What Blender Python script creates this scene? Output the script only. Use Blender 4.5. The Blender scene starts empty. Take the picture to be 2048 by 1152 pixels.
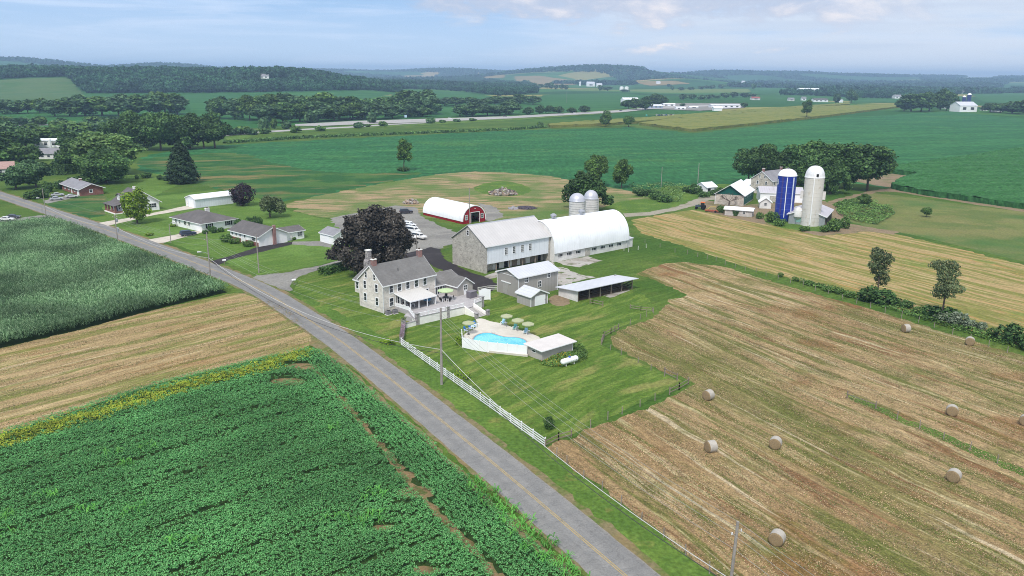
import bpy, bmesh, math, random
import numpy as np
from mathutils import Vector, Matrix
from mathutils.geometry import delaunay_2d_cdt, tessellate_polygon
PI = math.pi
random.seed(7)
RNG = np.random.default_rng(11)
scene = bpy.context.scene
COL = scene.collection
# ---------------------------------------------------------------- camera geometry
F, PITCH, ROLL, CAMH = 1590.0, math.radians(15.1), math.radians(0.57), 48.0
cP, sP, cR, sR = math.cos(PITCH), math.sin(PITCH), math.cos(ROLL), math.sin(ROLL)
# ---------------------------------------------------------------- terrain
HILLS = [  # cx, cy, rx, ry, height, power
    (-1200, 2050, 800, 430, 33, 6), (-530, 1960, 150, 260, 17, 2), (-860, 2100, 120, 260, 6, 2), (-1270, 2300, 130, 300, 7, 2),
    (-3100, 4600, 560, 600, 86, 4), (-2300, 5600, 700, 700, 66, 2),
    (420, 5300, 620, 700, 60, 4), (560, 5200, 330, 500, 20, 2), (1150, 5400, 420, 500, 36, 2),
    (760, 3800, 300, 320, 36, 2), (-1000, 7600, 2600, 900, 58, 4),
    (3600, 7200, 2300, 900, 50, 4), (1900, 6400, 700, 600, 44, 2), (3300, 5600, 700, 600, 32, 2),
    (-420, 2750, 380, 320, 14, 2), (2600, 4300, 700, 300, 10, 2),
]
def terr(x, y):
    x = np.asarray(x, float); y = np.asarray(y, float)
    d = np.hypot(x, y)
    s = np.clip((d - 600) / 900, 0, 1); s = s * s * (3 - 2 * s)
    z = s * (1.5 * np.sin(x / 210 + 1) * np.sin(y / 260 + .5) + 2.0 * np.sin(x / 530 - .6) * np.sin(y / 470 + 2))
    for cx, cy, rx, ry, h, p in HILLS:
        z = z + s * h * np.exp(-(np.abs((x - cx) / rx) ** p + np.abs((y - cy) / ry) ** p))
    far = np.clip((d - 3500) / 2500, 0, 1)
    z = z + far * (7 * np.sin(x / 330) * np.sin(y / 410 + x / 900) + 5 * np.sin(x / 140 + y / 300))
    return z
def T(x, y): return float(terr(x, y))
def ray(px, py):
    a, b = px - 1024, py - 576
    u = a * cR + b * sR; v = -a * sR + b * cR
    return u, F * cP - v * sP, -F * sP - v * cP
def at(px, py, z=0.0):
    """ground point under a pixel (or the point of the horizontal plane z)"""
    d = ray(px, py)
    if d[2] < -1e-6:
        t = (CAMH - z) / -d[2]
        if z or t * d[1] < 590: return Vector((d[0] * t, d[1] * t, z))
    L = math.hypot(d[0], d[1]); s = 560.0
    while s < 12000:
        t = s / L
        if CAMH + d[2] * t <= T(d[0] * t, d[1] * t):
            lo, hi = s * .985 - 3, s
            for _ in range(18):
                m = (lo + hi) / 2; t = m / L
                if CAMH + d[2] * t <= T(d[0] * t, d[1] * t): hi = m
                else: lo = m
            t = hi / L
            return Vector((d[0] * t, d[1] * t, T(d[0] * t, d[1] * t)))
        s *= 1.012
    t = 9000 / L
    return Vector((d[0] * t, d[1] * t, T(d[0] * t, d[1] * t)))
def pr(X, Y, Z):
    dz = np.asarray(Z) - CAMH
    f = Y * cP - dz * sP; up = Y * sP + dz * cP
    u = X / f * F; v = -up / f * F
    return 1024 + u * cR - v * sR, 576 + u * sR + v * cR
def zat(X, Y, row):
    lo, hi = -5.0, 120.0
    for _ in range(40):
        m = (lo + hi) / 2
        if pr(X, Y, m)[1] > row: lo = m
        else: hi = m
    return lo
def mpp(X, Y, Z=0):   # metres per photo pixel there
    return (Y * cP - (Z - CAMH) * sP) / F
# ---------------------------------------------------------------- objects
def tag(o, label=None, cat=None, group=None, kind=None):
    if label: o['label'] = label
    if cat: o['category'] = cat
    if group: o['group'] = group
    if kind: o['kind'] = kind
    return o
def thing(name, label, cat, loc=(0, 0, 0), rz=0.0, group=None):
    o = bpy.data.objects.new(name, None); COL.objects.link(o)
    o.location = loc; o.rotation_euler = (0, 0, rz); o.empty_display_size = .5
    return tag(o, label, cat, group)
def link(name, me, parent=None, loc=None, rot=None, scale=None):
    o = bpy.data.objects.new(name, me); COL.objects.link(o)
    if parent: o.parent = parent
    if loc is not None: o.location = loc
    if rot is not None: o.rotation_euler = rot
    if scale is not None: o.scale = scale
    return o
def copy_tree(root, loc, rz=0.0, label=None, scale=None):
    r = root.copy(); COL.objects.link(r); r.location = loc; r.rotation_euler = (0, 0, rz)
    if scale is not None: r.scale = scale
    if label: r['label'] = label
    for ch in root.children:
        c = ch.copy(); COL.objects.link(c); c.parent = r
        for g in ch.children:
            d = g.copy(); COL.objects.link(d); d.parent = c
    return r
def np_mesh(name, V, Q, mat, smooth=False):
    """mesh from numpy verts and faces (all with the same corner count)"""
    V = np.asarray(V, np.float32); Q = np.asarray(Q, np.int32)
    me = bpy.data.meshes.new(name); k = Q.shape[1]
    me.vertices.add(len(V)); me.vertices.foreach_set('co', V.ravel())
    me.loops.add(Q.size); me.loops.foreach_set('vertex_index', Q.ravel())
    me.polygons.add(len(Q)); me.polygons.foreach_set('loop_start', np.arange(0, Q.size, k, dtype=np.int32))
    me.polygons.foreach_set('loop_total', np.full(len(Q), k, np.int32))
    if smooth: me.polygons.foreach_set('use_smooth', np.ones(len(Q), bool))
    me.update(calc_edges=True); me.materials.append(mat)
    return me
class MB:
    def __init__(s): s.v = []; s.f = []; s.mi = []; s.cur = 0
    def face(s, pts):
        n = len(s.v); s.v += [tuple(p) for p in pts]; s.f.append(tuple(range(n, n + len(pts)))); s.mi.append(s.cur)
    def poly(s, V, Fc):
        n = len(s.v); s.v += [tuple(p) for p in V]
        for f in Fc: s.f.append(tuple(n + i for i in f)); s.mi.append(s.cur)
        return s
    def box(s, x0, y0, z0, x1, y1, z1):
        V = [(x0, y0, z0), (x1, y0, z0), (x1, y1, z0), (x0, y1, z0), (x0, y0, z1), (x1, y0, z1), (x1, y1, z1), (x0, y1, z1)]
        return s.poly(V, [(0, 3, 2, 1), (4, 5, 6, 7), (0, 1, 5, 4), (1, 2, 6, 5), (2, 3, 7, 6), (3, 0, 4, 7)])
    def prism(s, prof, a0, a1, axis='x'):
        """profile in the plane across the axis: axis x -> (y,z), axis y -> (x,z), axis z -> (x,y)"""
        n = len(prof)
        def P(a, p):
            return (a, p[0], p[1]) if axis == 'x' else (p[0], a, p[1]) if axis == 'y' else (p[0], p[1], a)
        V = [P(a0, p) for p in prof] + [P(a1, p) for p in prof]
        Fc = [tuple(range(n))[::-1], tuple(range(n, 2 * n))] + [(i, (i + 1) % n, n + (i + 1) % n, n + i) for i in range(n)]
        return s.poly(V, Fc)
    def tube(s, p0, p1, r0, r1=None, n=8, cap=True):
        r1 = r0 if r1 is None else r1
        p0, p1 = Vector(p0), Vector(p1); d = (p1 - p0).normalized()
        a = d.orthogonal().normalized(); b = d.cross(a)
        V = []
        for p, r in ((p0, r0), (p1, r1)):
            for i in range(n):
                t = 2 * PI * i / n; V.append(p + a * (r * math.cos(t)) + b * (r * math.sin(t)))
        Fc = [(i, (i + 1) % n, n + (i + 1) % n, n + i) for i in range(n)]
        if cap: Fc += [tuple(range(n))[::-1], tuple(range(n, 2 * n))]
        return s.poly(V, Fc)
    def path(s, pts, rads, n=6):
        pts = [Vector(p) for p in pts]; V = []; m = len(pts)
        for i, p in enumerate(pts):
            d = (pts[min(i + 1, m - 1)] - pts[max(i - 1, 0)]).normalized()
            ref = Vector((1, 0, 0)) if abs(d.z) > .7 else Vector((0, 0, 1))
            a = d.cross(ref).normalized(); b = d.cross(a)
            r = rads[i] if hasattr(rads, '__len__') else rads
            for k in range(n):
                t = 2 * PI * k / n; V.append(p + a * (r * math.cos(t)) + b * (r * math.sin(t)))
        Fc = [(i * n + k, i * n + (k + 1) % n, (i + 1) * n + (k + 1) % n, (i + 1) * n + k) for i in range(m - 1) for k in range(n)]
        Fc += [tuple(range(n))[::-1], tuple(range((m - 1) * n, m * n))]
        return s.poly(V, Fc)
    def lathe(s, prof, n=20, c=(0, 0)):
        m = len(prof)
        V = [(c[0] + r * math.cos(2 * PI * k / n), c[1] + r * math.sin(2 * PI * k / n), z) for r, z in prof for k in range(n)]
        Fc = [(i * n + k, i * n + (k + 1) % n, (i + 1) * n + (k + 1) % n, (i + 1) * n + k) for i in range(m - 1) for k in range(n)]
        if prof[0][0] > 1e-4: Fc.append(tuple(range(n))[::-1])
        if prof[-1][0] > 1e-4: Fc.append(tuple(range((m - 1) * n, m * n)))
        return s.poly(V, Fc)
    def mesh(s, name, mat, smooth=False):
        me = bpy.data.meshes.new(name); me.from_pydata(s.v, [], s.f)
        for m in (mat if isinstance(mat, (list, tuple)) else [mat]): me.materials.append(m)
        if any(s.mi): me.polygons.foreach_set('material_index', s.mi)
        bm = bmesh.new(); bm.from_mesh(me); bmesh.ops.remove_doubles(bm, verts=bm.verts, dist=1e-5)
        bmesh.ops.recalc_face_normals(bm, faces=bm.faces); bm.to_mesh(me); bm.free()
        if smooth:
            me.polygons.foreach_set('use_smooth', [True] * len(me.polygons))
            try: me.set_sharp_from_angle(angle=math.radians(40))
            except Exception: pass
        me.update(); return me
    def build(s, name, mat, parent=None, loc=None, rot=None, smooth=False):
        return link(name, s.mesh(name, mat, smooth), parent, loc, rot)
# ---------------------------------------------------------------- materials
def S(r, g, b):
    return tuple((c / 12.92 if c <= .04045 else ((c + .055) / 1.055) ** 2.4) for c in (r / 255, g / 255, b / 255)) + (1,)
class NT:
    def __init__(s, name):
        s.m = bpy.data.materials.new(name); s.m.use_nodes = True
        s.t = s.m.node_tree; s.t.nodes.clear(); s.N = s.t.nodes; s.L = s.t.links
        s.out = s.N.new('ShaderNodeOutputMaterial'); s.b = s.N.new('ShaderNodeBsdfPrincipled')
        s.L.new(s.b.outputs[0], s.out.inputs[0]); s.tc = s.N.new('ShaderNodeTexCoord')
        s.b.inputs['Roughness'].default_value = .85
        s.b.inputs['Specular IOR Level'].default_value = .25
    def new(s, k, **kw):
        n = s.N.new(k)
        for a, v in kw.items(): setattr(n, a, v)
        return n
    def put(s, sock, v):
        if hasattr(v, 'is_output') or isinstance(v, bpy.types.NodeSocket): s.L.new(v, sock)
        else: sock.default_value = v
    def coord(s, scale=(1, 1, 1), rot=0.0, warp=0.0, wscale=.05):
        mp = s.new('ShaderNodeMapping'); mp.vector_type = 'TEXTURE' if False else 'POINT'
        src = s.tc.outputs['Object']
        if warp:
            nz = s.new('ShaderNodeTexNoise'); nz.inputs['Scale'].default_value = wscale; nz.inputs['Detail'].default_value = 2
            s.L.new(src, nz.inputs['Vector'])
            sub = s.new('ShaderNodeVectorMath', operation='SUBTRACT'); s.L.new(nz.outputs['Color'], sub.inputs[0]); sub.inputs[1].default_value = (.5, .5, .5)
            sc = s.new('ShaderNodeVectorMath', operation='SCALE'); s.L.new(sub.outputs[0], sc.inputs[0]); sc.inputs['Scale'].default_value = warp
            ad = s.new('ShaderNodeVectorMath', operation='ADD'); s.L.new(src, ad.inputs[0]); s.L.new(sc.outputs[0], ad.inputs[1]); src = ad.outputs[0]
        if rot:
            r = s.new('ShaderNodeVectorRotate', rotation_type='Z_AXIS'); s.L.new(src, r.inputs['Vector']); r.inputs['Angle'].default_value = -rot; src = r.outputs[0]
        s.L.new(src, mp.inputs['Vector']); mp.inputs['Scale'].default_value = scale
        return mp.outputs[0]
    def noise(s, scale, rot=0.0, detail=3.0, rough=.6, warp=0.0, wscale=.05):
        if not hasattr(scale, '__len__'): scale = (scale,) * 3
        n = s.new('ShaderNodeTexNoise'); s.L.new(s.coord(scale, rot, warp, wscale), n.inputs['Vector'])
        n.inputs['Scale'].default_value = 1; n.inputs['Detail'].default_value = detail; n.inputs['Roughness'].default_value = rough
        return n.outputs['Fac']
    def rng(s, v, a, b, c=0.0, d=1.0):
        n = s.new('ShaderNodeMapRange'); n.interpolation_type = 'SMOOTHSTEP'; s.L.new(v, n.inputs['Value'])
        for k, x in zip(('From Min', 'From Max', 'To Min', 'To Max'), (a, b, c, d)): n.inputs[k].default_value = x
        return n.outputs['Result']
    def mix(s, f, a, b, blend='MIX'):
        n = s.new('ShaderNodeMix', data_type='RGBA', blend_type=blend)
        s.put(n.inputs['Factor'], f); s.put(n.inputs['A'], a); s.put(n.inputs['B'], b)
        return n.outputs['Result']
    def mul(s, col, v):
        n = s.new('ShaderNodeVectorMath', operation='SCALE'); s.put(n.inputs[0], col if not isinstance(col, tuple) else col[:3]); s.put(n.inputs['Scale'], v)
        return n.outputs[0]
    def math(s, op, a, b=0.0):
        n = s.new('ShaderNodeMath', operation=op); s.put(n.inputs[0], a); s.put(n.inputs[1], b); return n.outputs[0]
    def bump(s, h, strength=.5, dist=.05):
        n = s.new('ShaderNodeBump'); s.L.new(h, n.inputs['Height']); n.inputs['Strength'].default_value = strength; n.inputs['Distance'].default_value = dist
        s.L.new(n.outputs[0], s.b.inputs['Normal'])
    def done(s, col, rough=None):
        s.put(s.b.inputs['Base Color'], col)
        if rough is not None: s.put(s.b.inputs['Roughness'], rough)
        return s.m
def sheetmat(name, base, layers, rough=.95, bump=None, gain=.66):
    """layers: ('mix', scale, rot, lo, hi, colour, strength[, warp]) or ('mul', scale, rot, lo, hi)"""
    t = NT(name); c = base
    for l in layers:
        if l[0] == 'mix':
            f = t.rng(t.noise(l[1], l[2], warp=(l[7] if len(l) > 7 else 0)), l[3], l[4], 0, l[6]); c = t.mix(f, c, l[5])
        elif l[0] == 'mul':
            c = t.mul(c, t.rng(t.noise(l[1], l[2], detail=5, warp=(l[5] if len(l) > 5 else 0)), .25, .75, l[3], l[4]))
    if bump: t.bump(t.noise(bump[0], 0, 4), bump[1], bump[2])
    t.b.inputs['Specular IOR Level'].default_value = .1
    return t.done(t.mix(1.0, t.mul(c, gain), (1.05, 1.0, .86, 1) if base[1] > base[0] else (1.0, .99, .92, 1), 'MULTIPLY'), rough)
def plain(name, col, rough=.6, var=.12, scale=1.5, metal=0.0, spec=None, fine=None):
    t = NT(name)
    v = t.rng(t.noise(scale, 0, 5), .25, .75, 1 - var, 1 + var)
    c = t.mul(col, v)
    if fine: c = t.mul(c, t.rng(t.noise(fine[0], 0, 2), .2, .8, 1 - fine[1], 1 + fine[1]))
    t.b.inputs['Metallic'].default_value = metal
    if spec is not None: t.b.inputs['Specular IOR Level'].default_value = spec
    return t.done(c, rough)
def leafmat(name, c1, c2, tr=.25, var=.35, cl=.12):
    t = NT(name)
    g = t.new('ShaderNodeNewGeometry')
    c = t.mix(g.outputs['Random Per Island'], c1, c2)
    c = t.mul(c, t.rng(t.noise(cl, 0, 2), .3, .7, 1 - var, 1 + var))
    oi = t.new('ShaderNodeObjectInfo')
    c = t.mul(c, t.rng(oi.outputs['Random'], 0, 1, .82, 1.18))
    t.put(t.b.inputs['Base Color'], c); t.b.inputs['Roughness'].default_value = .6
    t.b.inputs['Specular IOR Level'].default_value = .2
    d = t.new('ShaderNodeBsdfTranslucent'); t.put(d.inputs['Color'], c)
    mx = t.new('ShaderNodeMixShader'); mx.inputs[0].default_value = tr
    t.L.new(t.b.outputs[0], mx.inputs[1]); t.L.new(d.outputs[0], mx.inputs[2]); t.L.new(mx.outputs[0], t.out.inputs[0])
    return t.m
# ================================================================ camera, sky, sun, air
cam = bpy.data.objects.new('camera', bpy.data.cameras.new('camera')); COL.objects.link(cam)
cam.data.sensor_width = 36; cam.data.lens = 36 * F / 2048; cam.data.clip_start = .5; cam.data.clip_end = 40000
cam.matrix_world = Matrix.Translation((0, 0, CAMH)) @ Matrix.Rotation(PI / 2 - PITCH, 4, 'X') @ Matrix.Rotation(ROLL, 4, 'Z')
scene.camera = cam
SUN_EL, SUN_DIR = math.radians(52), Vector((-.30, -.95, 0)).normalized()
sun = bpy.data.objects.new('sun', bpy.data.lights.new('sun', 'SUN')); COL.objects.link(sun)
sun.data.energy = 2.1; sun.data.angle = math.radians(10); sun.data.color = (1, .96, .9)
sv = Vector((SUN_DIR.x * math.cos(SUN_EL), SUN_DIR.y * math.cos(SUN_EL), math.sin(SUN_EL)))
sun.rotation_euler = sv.to_track_quat('Z', 'Y').to_euler()
world = bpy.data.worlds.new('World'); scene.world = world; world.use_nodes = True
def sky_nodes():
    t = world.node_tree; t.nodes.clear(); N = t.nodes; L = t.links
    out = N.new('ShaderNodeOutputWorld'); bg = N.new('ShaderNodeBackground'); L.new(bg.outputs[0], out.inputs[0])
    bg.inputs['Strength'].default_value = .10
    sky = N.new('ShaderNodeTexSky'); sky.sky_type = 'NISHITA'; sky.sun_disc = False
    sky.sun_elevation = SUN_EL; sky.sun_rotation = math.atan2(SUN_DIR.x, SUN_DIR.y)
    sky.air_density = 1.0; sky.dust_density = 1.5; sky.ozone_density = 1.5
    tc = N.new('ShaderNodeTexCoord'); sx = N.new('ShaderNodeSeparateXYZ'); L.new(tc.outputs['Generated'], sx.inputs[0])
    def m(op, a, b=0.0, c=None):
        n = N.new('ShaderNodeMath'); n.operation = op
        for i, v in enumerate((a, b) if c is None else (a, b, c)):
            if isinstance(v, (int, float)): n.inputs[i].default_value = v
            else: L.new(v, n.inputs[i])
        return n.outputs[0]
    def sm(v, a, b, c=0.0, d=1.0):
        n = N.new('ShaderNodeMapRange'); n.interpolation_type = 'SMOOTHSTEP'; L.new(v, n.inputs['Value'])
        for k, x in zip(('From Min', 'From Max', 'To Min', 'To Max'), (a, b, c, d)): n.inputs[k].default_value = x
        return n.outputs['Result']
    def mix(f, a, b):
        n = N.new('ShaderNodeMix'); n.data_type = 'RGBA'
        for k, v in (('Factor', f), ('A', a), ('B', b)):
            if hasattr(v, 'node'): L.new(v, n.inputs[k])
            else: n.inputs[k].default_value = v
        return n.outputs['Result']
    az = m('ARCTAN2', sx.outputs[0], sx.outputs[1]); el = m('ARCSINE', sx.outputs[2])
    def noise(ax, ey, off, det=5, rough=.55, dist=0.0):
        c = N.new('ShaderNodeCombineXYZ'); L.new(m('MULTIPLY_ADD', az, ax, off), c.inputs[0]); L.new(m('MULTIPLY', el, ey), c.inputs[1]); c.inputs[2].default_value = off * .7
        n = N.new('ShaderNodeTexNoise'); L.new(c.outputs[0], n.inputs['Vector']); n.inputs['Scale'].default_value = 1
        n.inputs['Detail'].default_value = det; n.inputs['Roughness'].default_value = rough; n.inputs['Distortion'].default_value = dist
        return n.outputs['Fac']
    K = 10.0
    def c(r, g, b, k=1.0): q = S(r, g, b); return (q[0] * K * k, q[1] * K * k, q[2] * K * k, 1)
    # clear air low over the land: pale at the skyline, bluer upward and to the west
    base = mix(sm(el, .0, .11), c(174, 194, 216), c(136, 170, 208))
    base = mix(sm(el, .12, .6), base, sky.outputs[0])
    # thin veil streaks
    v = m('MULTIPLY', sm(noise(5, 60, 3.1, 6, .6, .6), .42, .75), .42)
    col = mix(v, base, c(206, 214, 230))
    # broad pale layer to the right
    wob = m('ADD', az, m('MULTIPLY', m('SUBTRACT', noise(5, 26, 9.0), .5), .35))
    right = m('MULTIPLY', sm(wob, -.06, .20), sm(noise(4, 34, 1.7, 6, .6), .26, .56))
    col = mix(m('MULTIPLY', right, .9), col, c(193, 201, 213))
    lay = sm(noise(3.5, 75, 22.0, 5, .55, .3), .42, .68)
    col = mix(m('MULTIPLY', m('MULTIPLY', lay, right), .5), col, c(170, 184, 204))
    # billowing heads along the top edge
    n1 = noise(8, 24, 5.5, 7, .6, .25)
    env = m('MULTIPLY', sm(wob, -.11, -.03), sm(az, .60, .3))
    hi = m('ADD', n1, m('MULTIPLY', m('SUBTRACT', el, .056), 4.5))
    puff = m('MULTIPLY', sm(hi, .45, .57), env)
    pc = mix(sm(n1, .45, .66), c(166, 176, 196), c(226, 217, 214))
    col = mix(m('MULTIPLY', puff, .85), col, pc)
    # overcast lid above, out of frame, that makes the light soft
    lid = m('MULTIPLY', sm(el, .25, .8), sm(noise(2.5, 3.5, 2.2, 4), .30, .62, .35, .9))
    col = mix(lid, col, c(226, 231, 240, .95))
    L.new(col, bg.inputs[0])
sky_nodes()
scene.view_settings.view_transform = 'Standard'; scene.view_settings.look = 'None'
scene.view_settings.gamma = 1; scene.view_settings.exposure = 0.56
scene.render.engine = 'CYCLES'
cy = scene.cycles
cy.max_bounces = 6; cy.diffuse_bounces = 3; cy.glossy_bounces = 2; cy.transmission_bounces = 4; cy.transparent_max_bounces = 8; cy.volume_bounces = 0
cy.filter_width = 1.0; cy.use_denoising = True; cy.denoising_prefilter = 'NONE'; cy.denoiser = 'OPENIMAGEDENOISE'; cy.sample_clamp_indirect = 4
def haze_box():
    b = MB(); b.box(-9000, -300, -14, 9000, 13000, 135)
    m = bpy.data.materials.new('air_haze'); m.use_nodes = True; t = m.node_tree; t.nodes.clear()
    o = t.nodes.new('ShaderNodeOutputMaterial'); v = t.nodes.new('ShaderNodeVolumePrincipled')
    v.inputs['Color'].default_value = (.50, .72, 1.0, 1); v.inputs['Density'].default_value = HAZE_DENSITY; v.inputs['Anisotropy'].default_value = 0.0
    t.links.new(v.outputs[0], o.inputs['Volume'])
    h = b.build('haze', m); tag(h, kind='stuff'); h.display_type = 'WIRE'
HAZE_DENSITY = 1.4e-4
haze_box()
# ================================================================ ground and fields
def ground_mat():
    t = NT('grass_ground')
    c = t.mix(t.rng(t.noise(.035, 0, 5), .35, .65), S(74, 108, 46), S(98, 126, 60))
    c = t.mix(t.rng(t.noise(.11, 0, 5, .65), .50, .75, 0, .55), c, S(122, 134, 78))
    c = t.mix(t.rng(t.noise(.012, 0, 3), .45, .62, 0, .45), c, S(62, 102, 44))
    stripe = t.noise((.10, 1.1, .1), math.radians(38), 2, .5, warp=5, wscale=.03)
    c = t.mul(c, t.rng(stripe, .35, .65, .87, 1.12))
    c = t.mul(c, t.rng(t.noise(1.6, 0, 4), .25, .75, .72, 1.28))
    # the patchwork of far farmland, in place by its world position
    vo = t.new('ShaderNodeTexVoronoi'); vo.feature = 'F1'; vo.distance = 'CHEBYCHEV'
    t.L.new(t.coord((.0017, .0030, .001), math.radians(24), 260, .0016), vo.inputs['Vector']); vo.inputs['Scale'].default_value = 1
    sp = t.new('ShaderNodeSeparateColor'); t.L.new(vo.outputs['Color'], sp.inputs[0])
    r = t.new('ShaderNodeValToRGB'); t.L.new(sp.outputs[0], r.inputs[0]); e = r.color_ramp; e.interpolation = 'CONSTANT'
    cols = [(0, S(52, 104, 52)), (.24, S(72, 122, 60)), (.42, S(48, 96, 50)), (.58, S(116, 140, 80)), (.70, S(60, 112, 56)), (.82, S(176, 162, 112)), (.89, S(58, 108, 54)), (.95, S(150, 152, 96))]
    while len(e.elements) < len(cols): e.elements.new(.5)
    for el_, (p_, c_) in zip(e.elements, cols): el_.position = p_; el_.color = c_
    far = t.mul(r.outputs[0], t.rng(t.noise((.02, .004, .02), .5, 4), .25, .75, .88, 1.12))
    ln = t.new('ShaderNodeVectorMath', operation='LENGTH'); t.L.new(t.tc.outputs['Object'], ln.inputs[0])
    c = t.mix(t.rng(ln.outputs['Value'], 760, 1000), c, far)
    t.bump(t.noise(2.2, 0, 4), .5, .12); t.b.inputs['Specular IOR Level'].default_value = .08
    return t.done(t.mix(1.0, t.mul(c, .72), (1.08, 1.0, .86, 1), 'MULTIPLY'), .95)
def make_ground():
    ang = np.concatenate([np.linspace(-62, 62, 300), np.linspace(68, 292, 40)]); ang = np.radians(90 - ang)
    rad = np.concatenate([[2], np.geomspace(15, 560, 24), np.geomspace(580, 15500, 300)])
    A, Rr = np.meshgrid(ang, rad); X = Rr * np.cos(A); Y = Rr * np.sin(A)
    Z = terr(X, Y); n = len(ang); mrows = len(rad)
    V = np.stack([X, Y, Z], -1).reshape(-1, 3)
    i, j = np.meshgrid(np.arange(mrows - 1), np.arange(n), indexing='ij'); j2 = (j + 1) % n
    Q = np.stack([i * n + j, i * n + j2, (i + 1) * n + j2, (i + 1) * n + j], -1).reshape(-1, 4)[:, ::-1]
    tag(link('ground', np_mesh('ground', V, Q, ground_mat())), kind='structure')
make_ground()
def dense(poly, step, jit, seed, closed=True):
    rg = np.random.default_rng(seed); out = []; n = len(poly)
    for i in range(n if closed else n - 1):
        a = Vector(poly[i][:2]); b = Vector(poly[(i + 1) % n][:2]); L = (b - a).length
        k = max(1, int(L / step)); nrm = Vector((-(b - a).y, (b - a).x)) / max(L, 1e-6)
        for q in range(k):
            p = a.lerp(b, q / k)
            if q: p = p + nrm * float(rg.normal(0, jit))
            out.append(p)
    if not closed: out.append(Vector(poly[-1][:2]))
    return out
def chaikin(poly, n=2, closed=True):
    P = [Vector(p[:2]) for p in poly]
    for _ in range(n):
        q = [] if closed else [P[0]]
        for i in range(len(P) if closed else len(P) - 1):
            a, b = P[i], P[(i + 1) % len(P)]; q += [a.lerp(b, .25), a.lerp(b, .75)]
        P = q if closed else q + [P[-1]]
    return P
def inside(P, x, y):
    x = np.asarray(x); y = np.asarray(y); r = np.zeros(x.shape, bool); n = len(P)
    for i in range(n):
        x0, y0 = P[i][0], P[i][1]; x1, y1 = P[(i + 1) % n][0], P[(i + 1) % n][1]
        if y0 == y1: continue
        c = ((y0 > y) != (y1 > y)) & (x < (x1 - x0) * (y - y0) / (y1 - y0) + x0); r ^= c
    return r
def lift(x, y, lev):
    d = np.hypot(x, y)
    return terr(x, y) + lev * (.004 + .11 * np.clip((d - 480) / 500, 0, 1) + .3 * np.clip((d - 1200) / 2000, 0, 1))
def cdt(P, pts):
    vs = [Vector((p[0], p[1])) for p in P] + [Vector((float(a), float(b))) for a, b in pts]
    r = delaunay_2d_cdt(vs, [], [list(range(len(P)))], 1, 1e-4)
    return np.array([(v[0], v[1]) for v in r[0]]), [f for f in r[2]]
FIELDS = {}
def fill(P, spacing=None):
    xs = np.array([p[0] for p in P]); ys = np.array([p[1] for p in P])
    if spacing is None:
        d = np.hypot(xs, ys)
        if d.max() < 600: return np.zeros((0, 2))
        spacing = max(18, (xs.max() - xs.min() + ys.max() - ys.min()) / 90)
    gx, gy = np.meshgrid(np.arange(xs.min(), xs.max(), spacing), np.arange(ys.min(), ys.max(), spacing))
    gx = gx.ravel(); gy = gy.ravel() + .01; k = inside(P, gx, gy)
    return np.stack([gx[k], gy[k]], -1)
def sheet(name, px, mat, lev, jit=.25, smooth=0, world=False, step=None, label=None):
    W = [Vector(p) for p in px] if world else [at(*p) for p in px]
    if smooth: W = chaikin(W, smooth)
    dm = max(v.to_2d().length for v in (Vector((p[0], p[1], 0)) for p in W))
    P = dense(W, step or max(1.2, dm / 160), jit * max(1, dm / 250), len(name) * 7 + lev)
    FIELDS[name] = P; lev = lev + .12 * (len(FIELDS) % 8); FIELDS[name] = P
    v, fs = cdt(P, fill(P))
    z = lift(v[:, 0], v[:, 1], lev)
    me = bpy.data.meshes.new(name); me.from_pydata([(a[0], a[1], b) for a, b in zip(v, z)], [], fs); me.materials.append(mat)
    bm = bmesh.new(); bm.from_mesh(me)
    for f in bm.faces:
        if f.normal.z < 0: f.normal_flip()
    bm.to_mesh(me); bm.free()
    o = link(name, me); tag(o, kind='structure'); return o
def canopy(name, px, mat, h, cell, jitz, jit=.3, smooth=0, seed=1, world=False):
    """a standing crop seen from afar: rough top surface at crop height with side walls down to the soil"""
    W = [Vector(p) for p in px] if world else [at(*p) for p in px]
    if smooth: W = chaikin(W, smooth)
    P = dense(W, cell, jit, seed); rg = np.random.default_rng(seed)
    pts = fill(P, cell)
    pts = pts + rg.normal(0, cell * .22, pts.shape); pts = pts[inside(P, pts[:, 0], pts[:, 1])]
    v, fs = cdt(P, pts)
    z = terr(v[:, 0], v[:, 1]) + h + rg.normal(0, jitz, len(v))
    V = [(a[0], a[1], b) for a, b in zip(v, z)]; n = len(V)
    b = MB(); b.poly(V, fs)
    m = len(P); VV = []; FF = []
    top = [T(p[0], p[1]) + h * (.9 + .2 * rg.random()) for p in P]
    for p, tz in zip(P, top): VV += [(p[0], p[1], tz), (p[0] + rg.normal(0, .2), p[1] + rg.normal(0, .2), T(p[0], p[1]) - .1)]
    for i in range(m): j = (i + 1) % m; FF.append((2 * i, 2 * j, 2 * j + 1, 2 * i + 1))
    b.poly(VV, FF)
    o = link(name, b.mesh(name, mat)); tag(o, kind='stuff'); return o
R = math.radians
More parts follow.
